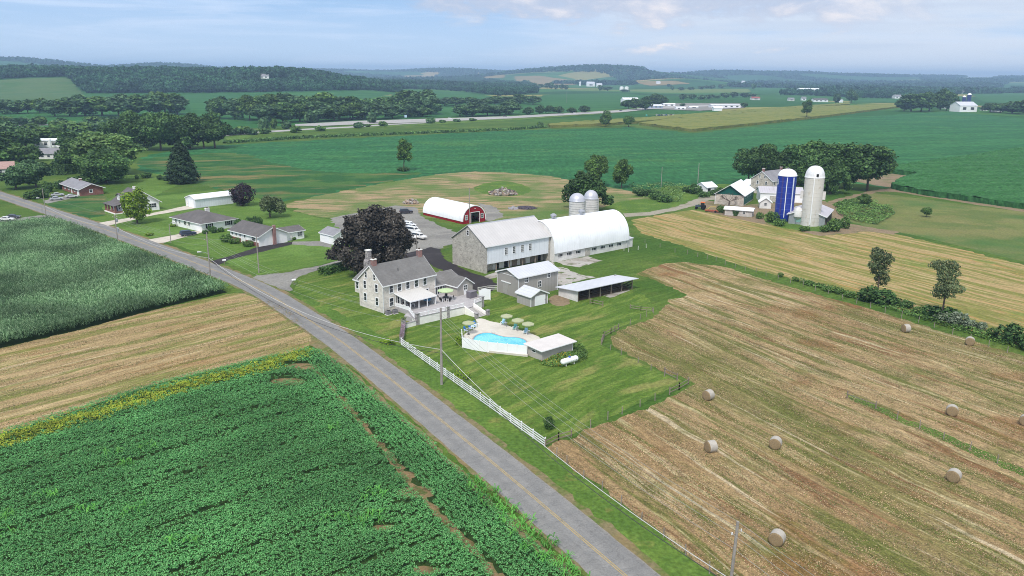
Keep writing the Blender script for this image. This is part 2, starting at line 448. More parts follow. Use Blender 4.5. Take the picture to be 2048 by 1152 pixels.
HAY = sheetmat('hay_stubble', S(184, 160, 122), [
    ('mix', .014, 0, .42, .58, S(164, 136, 100), .8), ('mix', (.012, .03, .01), R(119), .48, .60, S(124, 126, 72), .7),
    ('mix', (.035, .42, .1), R(119), .48, .59, S(112, 118, 62), .85, 3), ('mix', (.02, .8, .1), R(119), .60, .66, S(212, 196, 168), .8, 3),
    ('mix', (.03, .30, .1), R(119), .56, .66, S(142, 106, 76), .85, 3),
    ('mix', (.05, .75, .1), R(119), .55, .68, S(202, 188, 148), .8, 5),
    ('mix', .10, 0, .52, .70, S(108, 118, 58), .6),
    ('mix', .045, 0, .56, .66, S(150, 108, 74), .6),
    ('mul', (.5, 2.2, 1), R(119), .72, 1.28), ('mul', 1.1, 0, .80, 1.2), ('mul', 4.5, 0, .62, 1.40)], bump=(1.6, .6, .12))
HAYL = sheetmat('hay_stubble_west', S(186, 162, 122), [
    ('mix', (.02, .9, .1), R(48), .58, .64, S(216, 198, 164), .8, 2.5), ('mix', .05, 0, .54, .66, S(168, 130, 88), .5),
    ('mix', (.03, .33, .1), R(48), .45, .6, S(126, 138, 68), .8, 2.5),
    ('mix', (.04, .62, .1), R(48), .54, .66, S(206, 182, 140), .8, 2.5),
    ('mix', (.03, .5, .1), R(48), .58, .7, S(158, 124, 82), .5, 2.5),
    ('mul', (.4, 2.0, 1), R(48), .76, 1.24), ('mul', 4, 0, .66, 1.36)], bump=(1.6, .6, .12))
HAYU = sheetmat('hay_stubble_upper', S(184, 160, 116), [
    ('mix', (.02, .95, .1), R(118), .52, .60, S(132, 136, 74), .6, 2), ('mix', (.02, .8, .1), R(118), .58, .64, S(206, 186, 146), .6, 2),
    ('mix', (.025, .40, .1), R(118), .46, .56, S(128, 134, 68), .85, 5),
    ('mix', (.03, .55, .1), R(118), .57, .68, S(196, 150, 96), .7, 5),
    ('mix', .06, 0, .58, .7, S(110, 140, 60), .5),
    ('mul', (.4, 1.2, 1), R(118), .8, 1.2), ('mul', 2, 0, .8, 1.2)], bump=(1.2, .5, .1), gain=.74)
MOWN = sheetmat('mown_ring', S(176, 154, 122), [
    ('mix', (.04, .35, .1), R(8), .45, .6, S(108, 126, 72), .95, 14),
    ('mix', (.05, .9, .1), R(8), .56, .64, S(124, 108, 86), .8, 14), ('mix', .028, 0, .46, .60, S(106, 128, 72), .8),
    ('mix', .05, 0, .5, .66, S(92, 126, 60), .7), ('mul', 1.4, 0, .8, 1.2)], bump=(1.2, .5, .1), gain=.78)
BEANF = sheetmat('bean_far', S(50, 108, 68), [
    ('mix', (.008, .05, .02), R(20), .42, .62, S(66, 126, 78), .8, 20),
    ('mix', .012, 0, .56, .70, S(84, 130, 70), .5), ('mix', (.005, .42, .05), R(26), .57, .63, S(40, 88, 52), .55, 10), ('mix', (.004, .09, .05), R(12), .60, .68, S(96, 140, 84), .4, 24),
    ('mix', (.01, .25, .05), R(28), .60, .70, S(42, 90, 58), .7, 16),
    ('mul', (.15, .8, .3), R(18), .86, 1.14), ('mul', (.55, .12, .3), 0, .70, 1.30), ('mul', (.25, .05, .2), 0, .86, 1.14)], bump=(.9, .8, .3), gain=.76)
MOTT = sheetmat('mottled_field', S(56, 106, 58), [
    ('mix', (.02, .08, .02), R(15), .50, .66, S(162, 142, 102), .7, 10),
    ('mix', .05, 0, .45, .62, S(92, 128, 68), .7), ('mul', (.3, 1, .3), R(15), .82, 1.18), ('mul', 1.2, 0, .76, 1.24)], bump=(1, .7, .2))
PAST = sheetmat('pasture_grass', S(98, 114, 66), [('mix', .05, 0, .42, .6, S(128, 126, 86), .7),
    ('mix', (.03, .06, .03), R(160), .45, .62, S(120, 128, 80), .7, 8),
    ('mix', .02, 0, .5, .65, S(66, 108, 56), .7), ('mix', .16, 0, .64, .74, S(150, 142, 108), .6), ('mul', 1.4, 0, .78, 1.22)], bump=(1.2, .5, .12), gain=.86)
VERGE = sheetmat('verge_grass', S(86, 118, 54), [
    ('mix', .12, 0, .45, .65, S(108, 136, 64), .7), ('mix', .3, 0, .58, .72, S(142, 138, 84), .5), ('mul', 1.8, 0, .66, 1.3)], bump=(2, .7, .15), gain=.84)
LAWN = sheetmat('house_lawn', S(84, 116, 52), [
    ('mix', (.08, .9, .1), R(40), .45, .6, S(108, 134, 68), .6, 3), ('mix', .06, 0, .5, .66, S(108, 142, 74), .55),
    ('mul', 1.7, 0, .74, 1.26)], bump=(2, .5, .1), gain=.88)
YARD = sheetmat('yard_lawn', S(80, 108, 46), [
    ('mix', (.07, .55, .1), R(48), .45, .6, S(106, 128, 62), .8, 5), ('mix', (.05, .2, .1), R(48), .53, .66, S(138, 136, 88), .65, 6),
    ('mix', .08, 0, .55, .68, S(62, 94, 40), .6), ('mul', (.4, 1.4, .4), R(48), .86, 1.14), ('mul', 1.8, 0, .74, 1.28), ('mul', 5, 0, .74, 1.26)], bump=(2, .6, .12), gain=.92)
GRAVEL = sheetmat('gravel', S(150, 148, 146), [
    ('mix', .09, 0, .42, .62, S(128, 126, 126), .7), ('mix', (.05, .5, .1), R(30), .55, .68, S(172, 168, 162), .5, 5),
    ('mix', .3, 0, .62, .75, S(118, 128, 92), .5), ('mul', 1.6, 0, .8, 1.15)], bump=(5, .5, .05), gain=.84)
LANE = sheetmat('lane_gravel', S(164, 158, 146), [('mix', .15, 0, .5, .68, S(132, 130, 108), .7), ('mul', 1.5, 0, .82, 1.15)], bump=(4, .5, .05), gain=.84)
DIRT = sheetmat('bare_dirt', S(150, 132, 110), [('mix', .12, 0, .48, .64, S(112, 118, 76), .7), ('mix', .3, 0, .5, .7, S(128, 112, 98), .6), ('mul', 1.5, 0, .8, 1.2)], bump=(3, .5, .08), gain=.78)
ASPH_NEW = sheetmat('blacktop', S(70, 66, 70), [('mix', .2, 0, .5, .7, S(88, 84, 88), .6), ('mul', 2, 0, .85, 1.15)], rough=.85)
CONC = sheetmat('concrete', S(200, 192, 184), [('mix', .25, 0, .45, .68, S(178, 170, 162), .7), ('mul', 1.8, 0, .9, 1.08)], rough=.85, gain=.95)
SLAB = sheetmat('old_concrete', S(190, 186, 184), [('mix', .35, 0, .54, .60, S(104, 118, 76), .95), ('mix', .2, 0, .48, .64, S(160, 152, 146), .8), ('mul', 1.6, 0, .84, 1.12)], rough=.9, gain=.78)
SOIL = sheetmat('bean_soil', S(58, 82, 44), [('mix', .5, 0, .45, .65, S(40, 66, 34), .8), ('mix', .07, 0, .6, .72, S(120, 104, 78), .5)], bump=(2, .6, .1))
BARE = sheetmat('bare_row_soil', S(160, 136, 104), [('mix', .6, 0, .45, .62, S(92, 112, 62), .9), ('mix', .25, 0, .5, .65, S(132, 110, 82), .8), ('mul', 2, 0, .78, 1.2)], bump=(2.5, .6, .08))
def z(x0, y0, s): return lambda *p: [(x0 + a * s, y0 + b * s) for a, b in p]
k = 480 / 2048
Z1 = z(560, 460, k); Z2 = z(880, 380, k); Z3 = z(780, 560, k); Z4 = z(1380, 300, k); Z5 = z(0, 220, k); Z6 = z(220, 340, k); Z7 = z(760, 260, k)
H1 = z(0, 90, .25); H2 = z(512, 90, .25); H3 = z(1024, 90, .25); H4 = z(1536, 90, .25); H5 = z(1536, 370, 512 / 1787)
# --- the road
RC = [(0, 390), (103, 424), (211, 459), (320, 498.5), (420, 537), (521, 577), (590, 621.7), (677, 678), (743, 729.5), (780, 757), (867, 828), (1024, 957), (1251.5, 1152)]
RW = [at(*p).to_2d() for p in RC]
d0 = (RW[0] - RW[1]).normalized(); d1 = (RW[-1] - RW[-2]).normalized()
RW = [RW[0] + d0 * 260, RW[0] + d0 * 90] + RW + [RW[-1] + d1 * 60, RW[-1] + d1 * 130]
RW = chaikin(RW, 3, closed=False)
def offset_line(P, o):
    out = []
    for i, p in enumerate(P):
        d = (P[min(i + 1, len(P) - 1)] - P[max(i - 1, 0)]).normalized(); out.append(p + Vector((d.y, -d.x)) * o)
    return out
def strip(name, P, a, b, mat, lev, jit=0.0, world=True, seed=3, kind='structure'):
    rg = np.random.default_rng(seed)
    A, B = offset_line(P, a), offset_line(P, b)
    V = []; Fc = []
    for i, (p, q) in enumerate(zip(A, B)):
        for w in (p, q):
            x, y = w.x + rg.normal(0, jit) if jit else w.x, w.y + rg.normal(0, jit) if jit else w.y
            V.append((x, y, float(lift(x, y, lev))))
        if i: Fc.append((2 * i - 2, 2 * i - 1, 2 * i + 1, 2 * i))
    bmv = MB(); bmv.poly(V, Fc); o = bmv.build(name, mat)
    for p in o.data.polygons:
        pass
    bm = bmesh.new(); bm.from_mesh(o.data)
    for f in bm.faces:
        if f.normal.z < 0: f.normal_flip()
    bm.to_mesh(o.data); bm.free()
    return tag(o, kind=kind)
def resample(P, step):
    out = [P[0]]; acc = 0.0
    for a, b in zip(P[:-1], P[1:]):
        L = (b - a).length; q = step - acc
        while q <= L:
            out.append(a.lerp(b, q / L)); q += step
        acc = (acc + L) % step
    return out
RW = resample(RW, 1.5)
def road_mat():
    t = NT('road_asphalt')
    at_ = t.new('ShaderNodeAttribute'); at_.attribute_name = 'across'; a = at_.outputs['Fac']
    c = t.mix(t.rng(t.noise(.5, 0, 5), .4, .62), S(150, 149, 146), S(160, 158, 154))
    rut = t.math('ABSOLUTE', t.math('SUBTRACT', t.math('ABSOLUTE', a), .5))
    c = t.mix(t.rng(rut, .26, .05, 0, .35), c, S(136, 135, 133))
    c = t.mix(t.rng(t.noise((.03, .6, .1), R(122), 4), .55, .68, 0, .35), c, S(122, 121, 120))
    c = t.mix(t.rng(t.math('ABSOLUTE', a), .90, 1.0, 0, .6), c, S(162, 154, 142))
    ck = t.math('ABSOLUTE', t.math('SUBTRACT', t.noise((.9, .12, .1), R(122), 5, warp=3, wscale=.3), .5))
    c = t.mix(t.rng(ck, .004, .012, .30, 0), c, S(92, 90, 90))
    c = t.mul(c, t.rng(t.noise(5, 0, 3), .25, .75, .86, 1.12))
    t.b.inputs['Specular IOR Level'].default_value = .2
    return t.done(t.mul(c, .70), .9)
road = strip('road', RW, -3.05, 3.05, road_mat(), 6, jit=.05)
def across_attr(o, P):
    a = o.data.attributes.new('across', 'FLOAT', 'POINT'); kd = [Vector(p) for p in P]
    pts = np.array([(p.x, p.y) for p in P]); val = []
    for v in o.data.vertices:
        d = pts - np.array([v.co.x, v.co.y]); i = int((d ** 2).sum(1).argmin()); i0 = max(i - 1, 0); i1 = min(i + 1, len(pts) - 1)
        t = pts[i1] - pts[i0]; t = t / np.hypot(*t); w = -d[i]
        val.append(float((t[1] * w[0] - t[0] * w[1]) / 3.05) if False else float((t[1] * (-d[i][0]) - t[0] * (-d[i][1])) / 3.05))
    a.data.foreach_set('value', val)
across_attr(road, RW)
YEL = sheetmat('road_paint_yellow', S(214, 186, 128), [('mix', .9, 0, .5, .66, S(160, 146, 118), .7), ('mul', 3, 0, .86, 1.1)], rough=.8)
for a in (-.16, .09): strip('road_marking', RW, a, a + .10, YEL, 8)
SHO = sheetmat('road_shoulder', S(150, 138, 106), [('mix', .4, 0, .42, .6, S(104, 128, 60), .85), ('mix', .2, 0, .5, .65, S(168, 140, 110), .7), ('mul', 2, 0, .76, 1.2)], bump=(2, .6, .1))
strip('shoulder', RW, -4.0, -2.7, SHO, 4.15, jit=.22, seed=5)
strip('shoulder', RW, 2.7, 3.6, SHO, 3.15, jit=.14, seed=6)
# --- fields near
sheet('hay_field', [(1092, 897), (1113, 909), (1168, 952), (1241, 1004), (1326, 1069), (1419, 1142), (1640, 1330), (2600, 1330), (2360, 860), (2048, 712), (1880, 662), (1720, 612), (1600, 580), (1520, 556), (1440, 532), (1370, 524), (1330, 527), (1290, 540), (1272, 548), (1310, 560), (1375, 590), (1335, 603), (1318, 628), (1295, 640), (1240, 660), (1222, 672), (1225, 690), (1270, 715), (1330, 745), (1372, 758), (1392, 768), (1360, 785), (1300, 812), (1240, 835), (1160, 866)], HAY, 1, jit=.35)
sheet('hay_field_upper', [(1262, 440), (1330, 428), (1385, 420), (1420, 425), (1470, 437), (1530, 447), (1590, 458), (1640, 472), (1690, 466), (1730, 461), (1790, 468), (1900, 493), (2048, 530), (2400, 620), (2330, 770), (2048, 693), (1880, 642), (1740, 600), (1600, 562), (1500, 537), (1420, 510), (1340, 483), (1280, 466)], HAYU, 1, jit=.35)
sheet('pasture', [(1700, 402), (1745, 386), (1790, 390), (1900, 405), (2048, 424), (2500, 480), (2500, 640), (2048, 523), (1900, 487), (1795, 463), (1735, 455), (1690, 440)], PAST, 1)
strip_g = [(1690, 786), (1720, 796), (1800, 832), (1890, 868), (2048, 938), (2300, 1050), (2300, 1066), (2048, 954), (1940, 906), (1850, 864), (1760, 824), (1700, 798)]
sheet('grass_strip', strip_g, VERGE, 2, jit=.3)
sheet('hay_field_west', [(-60, 712), (0, 697), (160, 660), (300, 622), (400, 600), (470, 585), (510, 592), (545, 600), (575, 618), (605, 648), (622, 668), (624, 688), (600, 700), (540, 712), (440, 735), (300, 770), (150, 822), (0, 868), (-80, 895)], HAYL, 1, smooth=1)
sheet('lawn', [(584, 586), (600, 558), (640, 541), (690, 533), (725, 548), (735, 580), (890, 590), (1000, 575), (1060, 560), (1100, 580), (1150, 600), (1270, 575), (1300, 600), (1310, 625), (1215, 665), (1205, 690), (1330, 748), (1372, 765), (1090, 893), (860, 720), (700, 640)], YARD, 1, jit=.2)
sheet('verge', [(588, 592), (640, 605), (800, 690), (1092, 893), (1110, 912), (1168, 955), (1241, 1007), (1326, 1072), (1419, 1146), (1470, 1200), (1330, 1180), (1024, 915), (880, 800), (760, 705), (660, 640)], VERGE, 2, jit=.2)
sheet('bean_field', [(-200, 935), (0, 866), (150, 822), (300, 772), (440, 738), (560, 712), (612, 698), (640, 704), (662, 716), (760, 800), (850, 876), (960, 985), (1060, 1085), (1150, 1165), (1210, 1260), (-300, 1260)], SOIL, 1, jit=.15)
sheet('field_edge', [(470, 585), (520, 588), (580, 625), (650, 690), (760, 790), (870, 885), (1000, 1015), (1120, 1120), (1230, 1240), (1215, 1262), (1145, 1162), (1050, 1085), (950, 985), (850, 880), (760, 805), (660, 720), (640, 700), (618, 690), (624, 668), (606, 645), (575, 616), (545, 598)], SHO, 2, jit=.2)
sheet('lawn_west', [(205, 450), (300, 432), (380, 418), (460, 410), (520, 398), (575, 420), (640, 436), (668, 440), (690, 480), (690, 515), (640, 530), (515, 550), (430, 515), (330, 483), (270, 470)], LAWN, 1, jit=.2)
sheet('lawn_bungalow', [(160, 425), (215, 400), (290, 360), (330, 350), (260, 352), (190, 362), (215, 335), (275, 340), (370, 352), (350, 372), (310, 392), (430, 380), (520, 398), (460, 410), (380, 416), (300, 430), (205, 448)], LAWN, 1)
sheet('garden_field', [(92, 398), (140, 392), (205, 385), (215, 400), (205, 418), (215, 430), (180, 436), (130, 424), (98, 410)], MOTT, 2)
sheet('bean_field_centre', [(275, 316), (330, 304), (450, 290), (700, 277), (1024, 261), (1270, 255), (1390, 267), (1640, 238), (1900, 223), (2048, 238), (2700, 300), (2700, 520), (2048, 417), (1780, 378), (1700, 365), (1560, 372), (1400, 372), (1290, 388), (1150, 362), (1010, 346), (870, 349), (750, 370), (640, 392), (560, 404), (520, 396), (430, 378), (380, 362), (330, 350), (280, 335)], BEANF, 1, jit=.5)
sheet('mottled_field', [(278, 318), (380, 308), (480, 305), (560, 330), (650, 345), (760, 346), (860, 344), (760, 366), (640, 390), (560, 402), (520, 394), (430, 376), (380, 360), (330, 348), (280, 333)], MOTT, 2, jit=1.0, smooth=1)
sheet('mown_field', [(568, 408), (640, 391), (750, 370), (870, 349), (950, 343), (1010, 345), (1100, 352), (1160, 364), (1260, 382), (1330, 398), (1345, 410), (1290, 412), (1240, 405), (1205, 416), (1180, 436), (1060, 440), (1000, 445), (900, 440), (800, 430), (700, 436), (650, 436), (600, 424)], MOWN, 2, jit=.5)
sheet('grass_island', [(940, 378), (965, 368), (1000, 361), (1040, 367), (1064, 377), (1056, 388), (1020, 394), (975, 390)], VERGE, 3, smooth=1)
sheet('grass_patch', [(1200, 425), (1225, 405), (1280, 398), (1330, 400), (1370, 410), (1340, 420), (1265, 428), (1225, 432)], VERGE, 3, smooth=1)
sheet('weedy_ground', [(1285, 383), (1340, 372), (1450, 368), (1500, 372), (1480, 392), (1400, 402), (1350, 410), (1300, 398)], VERGE, 3, jit=.6)
sheet('farm_lane', [(1245, 427), (1300, 424), (1350, 414), (1385, 401), (1400, 394), (1440, 390), (1470, 393), (1465, 397), (1420, 400), (1395, 410), (1350, 422), (1300, 431), (1250, 434)], LANE, 4)
sheet('farmyard', [(1400, 400), (1440, 405), (1475, 412), (1550, 405), (1650, 402), (1690, 425), (1700, 448), (1745, 455), (1800, 464), (1790, 470), (1735, 463), (1690, 468), (1640, 472), (1560, 452), (1520, 447), (1470, 437), (1420, 425), (1400, 415)], DIRT, 3)
sheet('farmyard_grass', [(1526, 432), (1545, 424), (1640, 430), (1680, 440), (1690, 455), (1650, 464), (1600, 462), (1550, 452), (1530, 444)], VERGE, 4)
sheet('field_lane', [(1648, 406), (1680, 396), (1730, 384), (1770, 378), (1790, 373), (1830, 352), (1772, 346), (1720, 352), (1700, 362), (1760, 372), (1800, 378), (1900, 395), (2048, 418), (2500, 478), (2500, 484), (2048, 424), (1900, 401), (1800, 385), (1770, 383), (1730, 390), (1680, 403), (1655, 412)], DIRT, 3)
sheet('driveway', [(505, 556), (513, 551), (572, 545), (642, 531), (689, 518), (730, 516), (780, 500), (835, 500), (840, 506), (790, 512), (735, 524), (690, 532), (639, 538), (597, 554), (583, 566), (579, 583), (560, 578)], GRAVEL, 4)
sheet('gravel_lot', [(660, 437), (700, 428), (790, 411), (830, 414), (842, 432), (880, 452), (915, 466), (912, 486), (872, 498), (838, 502), (790, 500), (690, 470)], GRAVEL, 4, jit=.4)
sheet('gravel_apron', [(955, 405), (985, 412), (1008, 428), (1000, 436), (980, 442), (965, 440), (972, 425)], GRAVEL, 4, jit=.4)
sheet('blacktop_drive', [(835, 502), (862, 494), (880, 498), (892, 520), (930, 540), (985, 560), (996, 568), (978, 585), (955, 583), (940, 574), (905, 552), (860, 528), (790, 530), (740, 525), (780, 512)], ASPH_NEW, 5)
sheet('blacktop_drive', [(420, 523), (457, 513), (525, 491), (586, 483), (584, 489), (518, 505), (457, 520), (436, 531)], ASPH_NEW, 4, jit=.08)
sheet('gravel_drive', [(586, 483), (655, 482), (668, 497), (640, 492), (584, 489)], GRAVEL, 4)
sheet('concrete_drive', [(293, 480), (365, 467), (385, 462), (411, 463), (330, 485), (312, 487)], CONC, 4, jit=.05)
sheet('concrete_drive', [(196, 446), (274, 433), (370, 412), (392, 416), (309, 430), (222, 450), (212, 453)], CONC, 4, jit=.1)
sheet('gravel_drive', [(86, 402), (100, 398), (130, 392), (152, 394), (110, 404), (95, 407)], GRAVEL, 4)
sheet('gravel_drive', [(-60, 439), (40, 436), (76, 431), (98, 430), (98, 435), (44, 441), (-60, 447)], GRAVEL, 4)
sheet('barnyard_slab', Z2((985, 660), (1050, 660), (1190, 720), (1330, 745), (1180, 780), (1000, 830), (985, 780)), SLAB, 3, jit=.4)
sheet('barnyard_slab', Z2((985, 612), (1260, 565), (1390, 605), (1190, 660), (1050, 640)), SLAB, 3, jit=.3)
sheet('shed_apron', Z2((1390, 900), (1600, 845), (1620, 858), (1450, 920)), SLAB, 4, jit=.2)
sheet('barn_apron', Z2((380, 735), (480, 700), (960, 612), (985, 640), (600, 720), (400, 765)), SLAB, 4, jit=.2)
sheet('dead_grass', Z2((920, 920), (1010, 885), (1140, 960), (1020, 1000), (940, 970)), DIRT, 3, jit=.3, smooth=1)
TILLED = sheetmat('dark_stockpile_ground', S(70, 66, 70), [('mul', 2, 0, .8, 1.2)])
# --- fields far
PASTF = sheetmat('hill_pasture', S(98, 126, 80), [('mix', (.01, .05, .01), .3, .45, .6, S(70, 118, 62), .8, 10), ('mul', .15, 0, .88, 1.12)])
GREENF = sheetmat('far_green', S(58, 114, 62), [('mix', (.006, .04, .01), .4, .45, .6, S(76, 130, 72), .8, 20), ('mul', .1, 0, .9, 1.1)])
TANF = sheetmat('far_tan', S(172, 150, 104), [('mix', (.006, .05, .01), .4, .45, .6, S(146, 140, 92), .8, 20)])
TASSEL = sheetmat('corn_tassel', S(142, 148, 84), [('mix', (.02, .15, .05), R(25), .45, .62, S(112, 132, 70), .8, 10), ('mul', .8, 0, .8, 1.2)])
BRIGHT = sheetmat('far_bright', S(78, 138, 58), [('mul', .1, 0, .9, 1.1)])
sheet('hill_field', [(-120, 164), (0, 161), (62, 157), (135, 155.5), (150, 170), (166, 188), (150, 196), (95, 201), (0, 202), (-120, 202)], PASTF, 2, jit=.4)
sheet('far_field', [(360, 190), (430, 187), (520, 184), (640, 178), (720, 180), (790, 188), (700, 200), (600, 206), (500, 214), (420, 222), (380, 222)], GREENF, 2)
sheet('far_field', [(780, 190), (860, 182), (930, 186), (1000, 195), (960, 204), (870, 212), (820, 205)], GREENF, 2)
sheet('far_field', [(820, 214), (905, 211), (910, 224), (850, 230), (820, 228)], GREENF, 3)
sheet('far_field', [(-100, 218), (200, 222), (380, 224), (500, 214), (620, 206), (760, 204), (900, 208), (1040, 208), (1040, 230), (860, 236), (640, 246), (440, 262), (300, 262), (-100, 262)], GREENF, 2)
sheet('far_field', [(0, 226), (40, 223), (98, 225), (98, 236), (0, 238)], GREENF, 3)
sheet('far_field', [(1090, 190), (1240, 186), (1330, 195), (1300, 210), (1260, 216), (1100, 226), (1060, 214)], GREENF, 2)
sheet('far_field', [(1040, 208), (1090, 205), (1240, 212), (1230, 220), (1060, 230)], GREENF, 3)
sheet('far_tan_field', [(1030, 153), (1080, 152), (1160, 163), (1150, 170), (1060, 170), (1030, 165)], TANF, 2)
sheet('far_tan_field', [(805, 156), (880, 154), (890, 158), (830, 161)], TANF, 2)
sheet('far_tan_field', [(930, 148), (1000, 150), (1010, 156), (950, 158)], TANF, 2)
sheet('far_tan_field', [(1265, 164), (1350, 162), (1380, 168), (1300, 172)], TANF, 2)
sheet('far_field', [(1500, 172), (1600, 172), (1605, 184), (1500, 190)], GREENF, 2)
sheet('far_field', [(1940, 188), (2060, 186), (2200, 190), (2200, 215), (2060, 210), (1960, 204)], GREENF, 2)
sheet('far_field', [(1700, 198), (1800, 198), (1800, 206), (1700, 206)], GREENF, 2)
sheet('highway_verge', [(448, 276), (560, 262), (700, 252), (860, 244), (1024, 232), (1240, 219), (1290, 214), (1290, 220), (1240, 226), (1024, 241), (860, 250), (700, 258), (560, 266), (450, 282)], VERGE, 2)
HWY = sheetmat('highway_concrete', S(178, 176, 178), [('mix', (.02, .2, .1), .5, .5, .66, S(150, 148, 150), .6), ('mul', .4, 0, .92, 1.08)], gain=.85)
sheet('highway', [(590, 249), (700, 243), (860, 238), (1024, 233), (1240, 221), (1300, 215), (1420, 210), (1420, 213), (1300, 219), (1250, 224.5), (1024, 237.5), (860, 244.5), (700, 250), (640, 252.5), (590, 252)], HWY, 4, jit=.1)
sheet('frontage_road', [(440, 270), (540, 262), (620, 257.5), (700, 253.5), (790, 248), (860, 245), (860, 246.5), (790, 250), (700, 256), (620, 260), (540, 265.2), (440, 273)], HWY, 4, jit=.1)
sheet('frontage_road', [(20, 250), (110, 249), (110, 251), (20, 252)], HWY, 4, jit=.1)
sheet('corn_strip_gap', [(1285, 246), (1380, 238), (1560, 219), (1700, 208), (1720, 209), (1600, 220), (1420, 234), (1300, 247)], BRIGHT, 3)
sheet('commercial_lot', [(1270, 213), (1340, 207), (1480, 207), (1490, 216), (1400, 222), (1290, 218)], GRAVEL, 4)
canopy('tasselled_corn_strip', [(1278, 250), (1335, 241.5), (1420, 234), (1600, 217), (1800, 209.5), (1803, 215), (1640, 236), (1385, 264)], TASSEL, 2.4, 5, .25, seed=4)
canopy('tasselled_corn_strip', [(1095, 252.5), (1200, 244), (1300, 238), (1420, 228), (1560, 217.5), (1700, 208), (1700, 210.5), (1560, 221), (1430, 234), (1290, 246), (1210, 252), (1100, 256)], TASSEL, 2.4, 6, .25, seed=5)
CORNF = sheetmat('corn_far', S(60, 114, 66), [('mix', (.02, .2, .05), R(14), .42, .6, S(76, 130, 82), .8, 8), ('mul', (.4, 1.4, .4), R(14), .7, 1.25), ('mul', .8, 0, .74, 1.28)], bump=(.9, .8, .4))
canopy('corn_crop', [(1772, 345), (1832, 354), (1800, 364), (1783, 378), (1850, 391), (1950, 405), (2048, 419), (2300, 452), (2300, 330), (2048, 300), (1900, 322), (1790, 337)], CORNF, 2.2, 1.7, .28, seed=8)
# ================================================================ building materials
WHITE = plain('white_paint', S(240, 240, 241), .55, .04, .6)
WHITEW = plain('weathered_white', S(214, 212, 208), .7, .12, .5, fine=(3, .06))
GLASS = plain('dark_glass', S(40, 46, 52), .12, .15, .8, spec=.6)
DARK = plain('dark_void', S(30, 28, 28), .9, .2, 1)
TRIM = plain('trim_white', S(236, 236, 236), .5, .03, 1)
CONCW = plain('cast_concrete', S(238, 234, 228), .85, .08, .8)
GREYM = plain('grey_metal', S(128, 128, 132), .5, .1, 1, metal=.3)
GALV = plain('galvanized', S(176, 178, 184), .4, .1, .8, metal=.5)
BLACKP = plain('black_plastic', S(34, 34, 36), .5, .1, 1)
WOODG = plain('grey_wood', S(134, 122, 110), .9, .2, 1.2, fine=(6, .1))
WOODD = plain('old_wood', S(88, 78, 70), .9, .25, 1)
def stonemat(name, c1, c2, mortar, sc=1.6):
    t = NT(name)
    vo = t.new('ShaderNodeTexVoronoi'); vo.feature = 'DISTANCE_TO_EDGE'; v2 = t.new('ShaderNodeTexVoronoi')
    for v in (vo, v2): t.L.new(t.coord((sc, sc, sc * 1.7)), v.inputs['Vector']); v.inputs['Scale'].default_value = 1
    sp = t.new('ShaderNodeSeparateColor'); t.L.new(v2.outputs['Color'], sp.inputs[0])
    c = t.mix(sp.outputs[0], c1, c2); c = t.mul(c, t.rng(sp.outputs[1], 0, 1, .89, 1.11))
    c = t.mix(t.rng(vo.outputs['Distance'], .03, .09, .55, 0), c, mortar)
    c = t.mul(c, t.rng(t.noise(.35, 0, 4), .3, .7, .9, 1.1))
    t.bump(vo.outputs['Distance'], .4, .05)
    return t.done(c, .9)
STONEH = stonemat('ashlar_stone', S(214, 206, 196), S(203, 196, 187), S(219, 212, 203), 1.6)
STONEB = stonemat('rubble_stone', S(184, 179, 170), S(156, 151, 142), S(202, 197, 188), 2.0)
STONEP = stonemat('pillar_stone', S(164, 158, 156), S(104, 98, 100), S(188, 184, 178), 2.6)
STONEF = stonemat('farm_stone', S(196, 186, 172), S(166, 156, 146), S(206, 198, 188), 1.3)
def brickmat(name, c1, c2, m):
    t = NT(name); b = t.new('ShaderNodeTexBrick'); mp = t.new('ShaderNodeSeparateXYZ'); t.L.new(t.tc.outputs['Object'], mp.inputs[0])
    cb = t.new('ShaderNodeCombineXYZ'); t.L.new(t.math('ADD', mp.outputs[0], mp.outputs[1]), cb.inputs[0]); t.L.new(mp.outputs[2], cb.inputs[1])
    t.L.new(cb.outputs[0], b.inputs['Vector']); b.inputs['Scale'].default_value = 1; b.inputs['Brick Width'].default_value = .3; b.inputs['Row Height'].default_value = .1; b.inputs['Mortar Size'].default_value = .012
    for n_, c_ in (('Color1', c1), ('Color2', c2), ('Mortar', m)): b.inputs[n_].default_value = c_
    return t.done(t.mul(b.outputs['Color'], t.rng(t.noise(.5, 0, 4), .3, .7, .85, 1.15)), .9)
BRICK = brickmat('red_brick', S(136, 78, 68), S(112, 62, 56), S(150, 128, 118))
BRICKC = brickmat('chimney_brick', S(156, 112, 106), S(130, 92, 88), S(160, 140, 134))
BLOCK = brickmat('block_wall', S(196, 190, 184), S(184, 178, 172), S(170, 164, 158))
def shinglemat(name, c1, c2):
    t = NT(name)
    c = t.mix(t.noise((2.2, 2.2, 5), 0, 3), c1, c2); c = t.mul(c, t.rng(t.noise(.3, 0, 5), .3, .7, .88, 1.12))
    w = t.new('ShaderNodeTexWave'); w.bands_direction = 'Z'; t.L.new(t.tc.outputs['Object'], w.inputs['Vector']); w.inputs['Scale'].default_value = 1.6; w.inputs['Distortion'].default_value = .6
    c = t.mul(c, t.rng(w.outputs['Fac'], 0, .3, .86, 1.0)); t.bump(t.noise(6, 0, 2), .3, .03)
    return t.done(c, .9)
SHING = shinglemat('slate_shingles', S(130, 128, 126), S(104, 102, 100))
SHINB = shinglemat('brown_shingles', S(114, 110, 109), S(88, 84, 83))
SHINL = shinglemat('light_shingles', S(150, 150, 154), S(126, 124, 128))
